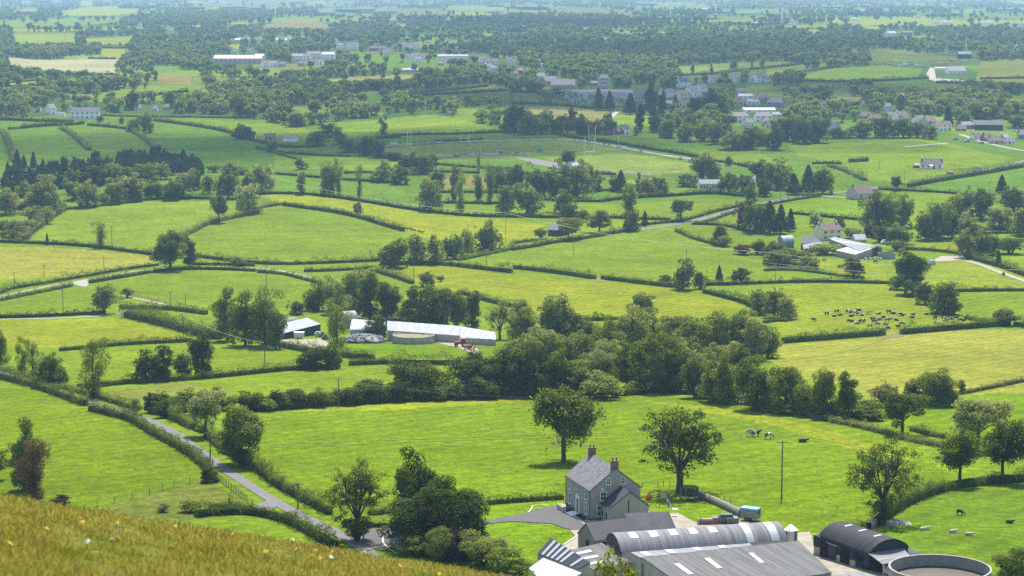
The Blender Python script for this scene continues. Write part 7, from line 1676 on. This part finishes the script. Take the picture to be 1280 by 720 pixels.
def wood_mesh(name, u, v, h, n, leaf, label_kind=True):
    tem = [low_crown(n, leaf, 40 + k) for k in range(6)]; P3 = cast(u, v); out, tone = [], []
    o = np.argsort(-P3[:, 1]); P3, h = P3[o], h[o]
    for k in range(6):
        sel = np.arange(len(h)) % 6 == k; m = sel.sum()
        if not m: continue
        a = NPR.uniform(0, 6.283, m); w = h[sel] * NPR.uniform(.75, 1.15, m); t = tem[k]
        X = t[None, :, 0] * np.cos(a)[:, None] - t[None, :, 1] * np.sin(a)[:, None]; Y = t[None, :, 0] * np.sin(a)[:, None] + t[None, :, 1] * np.cos(a)[:, None]
        V = np.stack([X * w[:, None], Y * w[:, None], np.broadcast_to(t[None, :, 2], X.shape) * h[sel][:, None]], -1) + P3[sel][:, None, :]
        out.append(V.reshape(-1, 3)); base = np.clip(NPR.normal(.52, .17, m), 0, 1.2); tone.append((base[:, None] + NPR.normal(0, .12, (m, n))).clip(0, 1.3).ravel())
    V = np.concatenate(out); Fq = np.arange(len(V)).reshape(-1, 4)
    ob = obj_me(name, mesh_np(name, V, Fq, LEAF['far'], {'rnd': np.concatenate(tone)})); tag(ob, kind='stuff'); return ob
FARV = [(-60, -60)]
wood_mesh("woodland", *scatter(-5, 12, 8500, 15), 16, .6)
wood_mesh("woodland", *scatter(12, 32, 8500, 13), 26, .46)
wood_mesh("woodland", *scatter(32, 60, 6800, 12), 60, .3)
wood_mesh("woodland", *scatter(60, 88, 5200, 12), 100, .23)
wood_mesh("woodland", *scatter(88, 118, 3800, 12), 170, .18)
REG1 = [(-40,112),(1320,112),(1320,150),(1210,150),(1080,150),(965,168),(850,164),(820,170),(765,170),(640,168),(600,160),(560,142),(500,142),(420,152),(380,160),(320,150),(290,144),(100,140),(60,146),(-40,150)]
u, v, h = scatter(112, 172, 4200, 12, region=REG1)
# the nearest of these as trees of their own
LEFT = max(0, 292 - COUNT['broadleaf_tree'])
o = np.argsort(-v); pick = o[:LEFT]; rest = o[LEFT:]
wood_mesh("woodland", u[rest], v[rest], h[rest], 260, .15)
grp = [(-60, 330, "in the dark wood beside the long white house"), (330, 560, "in the wood above the top left pitch field"), (560, 800, "in the wood between pitch and graveyard"), (800, 1000, "in the wood below the village centre"), (1000, 1400, "in the wood among the upper right houses")]
for a, c, ph in grp:
    for i in pick:
        if a <= u[i] < c:
            s = F / cast(u[i], v[i])[1]; tn = RND.choice(['mid', 'dark', 'dark', 'dark', 'lite'])
            plant(float(u[i]), float(v[i]), float(h[i] * s), float(h[i] * s * RND.uniform(.8, 1.1)), RND.choice(['round', 'round', 'tall']), tn, f"{TONE_WORD[tn]} leafy tree standing crowded {ph}", "woodland trees " + ph)

# ------------------------------------------------------------------ the rough hill grass close to the viewer
def hill_grass():
    n = 640000; rng = np.random.default_rng(2)
    y = np.exp(rng.uniform(math.log(13), math.log(62), n)); uu = rng.uniform(-60, 760, n); x = (uu - 640) / F * y
    z = HT(x, y); pu, pv = proj(np.stack([x, y, z], -1)); k = (pv < 760)
    x, y, z = x[k], y[k], z[k]; n = len(x)
    cl = np.sin(x * 2.1 + 2 * np.sin(y * .7)) * np.sin(y * 1.1 + x * .8) + .6 * np.sin(x * 5 + y * 3.1)
    stalk = rng.uniform(size=n) < (.09 + .12 * np.clip(cl, -1, 1))
    h = np.where(stalk, rng.uniform(.08, .2, n), rng.uniform(.03, .1, n)) * (1 + .25 * cl); w = np.where(stalk, .0022, .0045) * (y / 22).clip(.8, 2.5)
    a = rng.uniform(0, 6.283, n); l = rng.uniform(.1, .6, n) * h; dx, dy = np.cos(a) * l, np.sin(a) * l; b = rng.uniform(0, 6.283, n); wx, wy = np.cos(b) * w, np.sin(b) * w
    base = np.stack([x, y, z - .03], -1); mid = base + np.stack([dx * .35, dy * .35, h * .6], -1); top = base + np.stack([dx, dy, h], -1); W3 = np.stack([wx, wy, 0 * wx], -1)
    hw = np.where(stalk, 2.4, .25)[:, None]
    V = np.stack([base - W3, base + W3, mid + W3 * .9, mid - W3 * .9, top + W3 * hw, top - W3 * hw], 1).reshape(-1, 3)
    i0 = np.arange(n) * 6; Fq = np.concatenate([np.stack([i0, i0 + 1, i0 + 2, i0 + 3], -1), np.stack([i0 + 3, i0 + 2, i0 + 4, i0 + 5], -1)])
    tl = np.clip(.28 + .14 * cl + rng.normal(0, .13, n), 0, .62); th = np.where(stalk, rng.uniform(.6, 1, n), tl)
    m, nt, bs = new_mat("hill_grass"); at = N(nt, "ShaderNodeAttribute", attribute_name="rnd")
    r = ramp(nt, [(0, (.12, .18, .016)), (.3, (.2, .24, .025)), (.55, (.28, .285, .038)), (.75, (.32, .28, .05)), (1, (.29, .215, .055))]); nt.links.new(at.outputs["Fac"], r.inputs[0])
    nt.nodes.remove(bs); df = N(nt, "ShaderNodeBsdfDiffuse"); tr = N(nt, "ShaderNodeBsdfTranslucent"); mx = N(nt, "ShaderNodeMixShader"); mx.inputs[0].default_value = .5
    nt.links.new(r.outputs[0], df.inputs[0]); nt.links.new(r.outputs[0], tr.inputs[0]); nt.links.new(df.outputs[0], mx.inputs[1]); nt.links.new(tr.outputs[0], mx.inputs[2]); nt.links.new(mx.outputs[0], nt.nodes["Material Output"].inputs[0])
    ob = obj_me("rough_grass", mesh_np("rough_grass", V, Fq, m, {'rnd': np.concatenate([tl, th])})); tag(ob, kind='stuff')
hill_grass()
def flowers():
    YF = hard("yellow_petals", (.8, .5, .03), .7, .1, 3); WF = hard("white_petals", (.8, .78, .7), .7, .05, 3); ST_ = hard("flower_stem", (.1, .15, .03), .8)
    s = MB(); s.tube([(0, 0, -.05), (.01, 0, .2), (.02, .01, .2)], .004, 5)
    h = MB()
    for k in range(11):
        a = k * .571; h.add([(0, 0, 0), (.012 * math.cos(a - .5), .012 * math.sin(a - .5), .0), (.042 * math.cos(a), .042 * math.sin(a), .012), (.012 * math.cos(a + .5), .012 * math.sin(a + .5), .0)], [(0, 1, 2, 3)])
    h.lathe([(.014, -.012), (.018, .004), (0.0, .012)], 8)
    s0, hy, hw = s.build("stem", ST_), h.build("flower_head", YF), h.build("flower_head", WF)
    sd, yd, wd = s0.data, hy.data, hw.data
    for o in (s0, hy, hw): bpy.data.objects.remove(o)
    for i, (u, v, c) in enumerate([(101,653,0),(58,662,0),(127,655,0),(117,648,0),(98,647,0),(145,654,0),(13,681,0),(29,681,0),(141,673,1),(108,677,1),(218,658,0),(211,667,0),(252,668,0),(389,694,0),(393,688,0),(413,697,1),(354,704,0),(433,690,0),(370,686,0),(398,698,0),(455,690,0),(464,700,0),(437,683,1),(415,689,0),(547,718,0),(366,669,1),(424,688,0),(167,685,0),(290,667,0),(330,690,0),(500,708,0)]):
        # the ray meets the brown hillside near the viewer
        a, dy, dz = ray(u, v); ys = np.arange(12, 62, .1); xs = float(a / dy) * ys; gz = HT(xs, ys) + .2; rz = CAMZ + float(dz / dy) * ys
        k = np.argmax(rz < gz) if (rz < gz).any() else int(np.argmin(rz - gz)); x, y = float(xs[k]), float(ys[k])
        e = empty("wild_flower", (x, y, float(HT(x, y))), i * 1.3); obj_me("stem", sd, e); q = obj_me("flower_head", wd if c else yd, e, (.02, .01, .2)); q.rotation_euler = (math.radians(35), .2, 0); q.scale = (1.0,) * 3
        tag(e, "white wild flower in the rough brown grass of the hillside" if c else "yellow wild flower in the rough brown grass of the hillside", 'flower', "white hillside flowers" if c else "yellow hillside flowers")
flowers()
# leafy bush on the near slope, in front of the farm roofs
def slope_bush(u, v, dist, hm, wm, tone, label, shape='bush', n=2600):
    a, dy, dz = ray(u, v); x = float(a / dy) * dist; y = dist
    ztop = CAMZ + float(dz / dy) * y; zg = float(HT(x, y)); hh = max(hm, ztop - zg)
    e = empty("shrub", (x, y, zg), 1.0)
    V, Fs, t = crown(shape, n, .05, 77); o = obj_me("crown", mesh_np("crown", V, Fs, LEAF[tone], {'rnd': t}), e); o.scale = (wm, wm, hh)
    b = trunk_mb('bush', 5).build("trunk", BARK, e); b.scale = (wm, wm, hh)
    tag(e, label, 'shrub')
slope_bush(768, 690, 95, 2.0, 2.6, 'mid', "leafy twiggy bush on the slope in front of the farm roofs", 'open', 900)
slope_bush(655, 702, 120, 2.0, 3.2, 'mid', "green bush on the slope left of the white farm roof", 'bush', 1800)
print("COUNTS", COUNT, "LONG LABELS", LONG[:10])
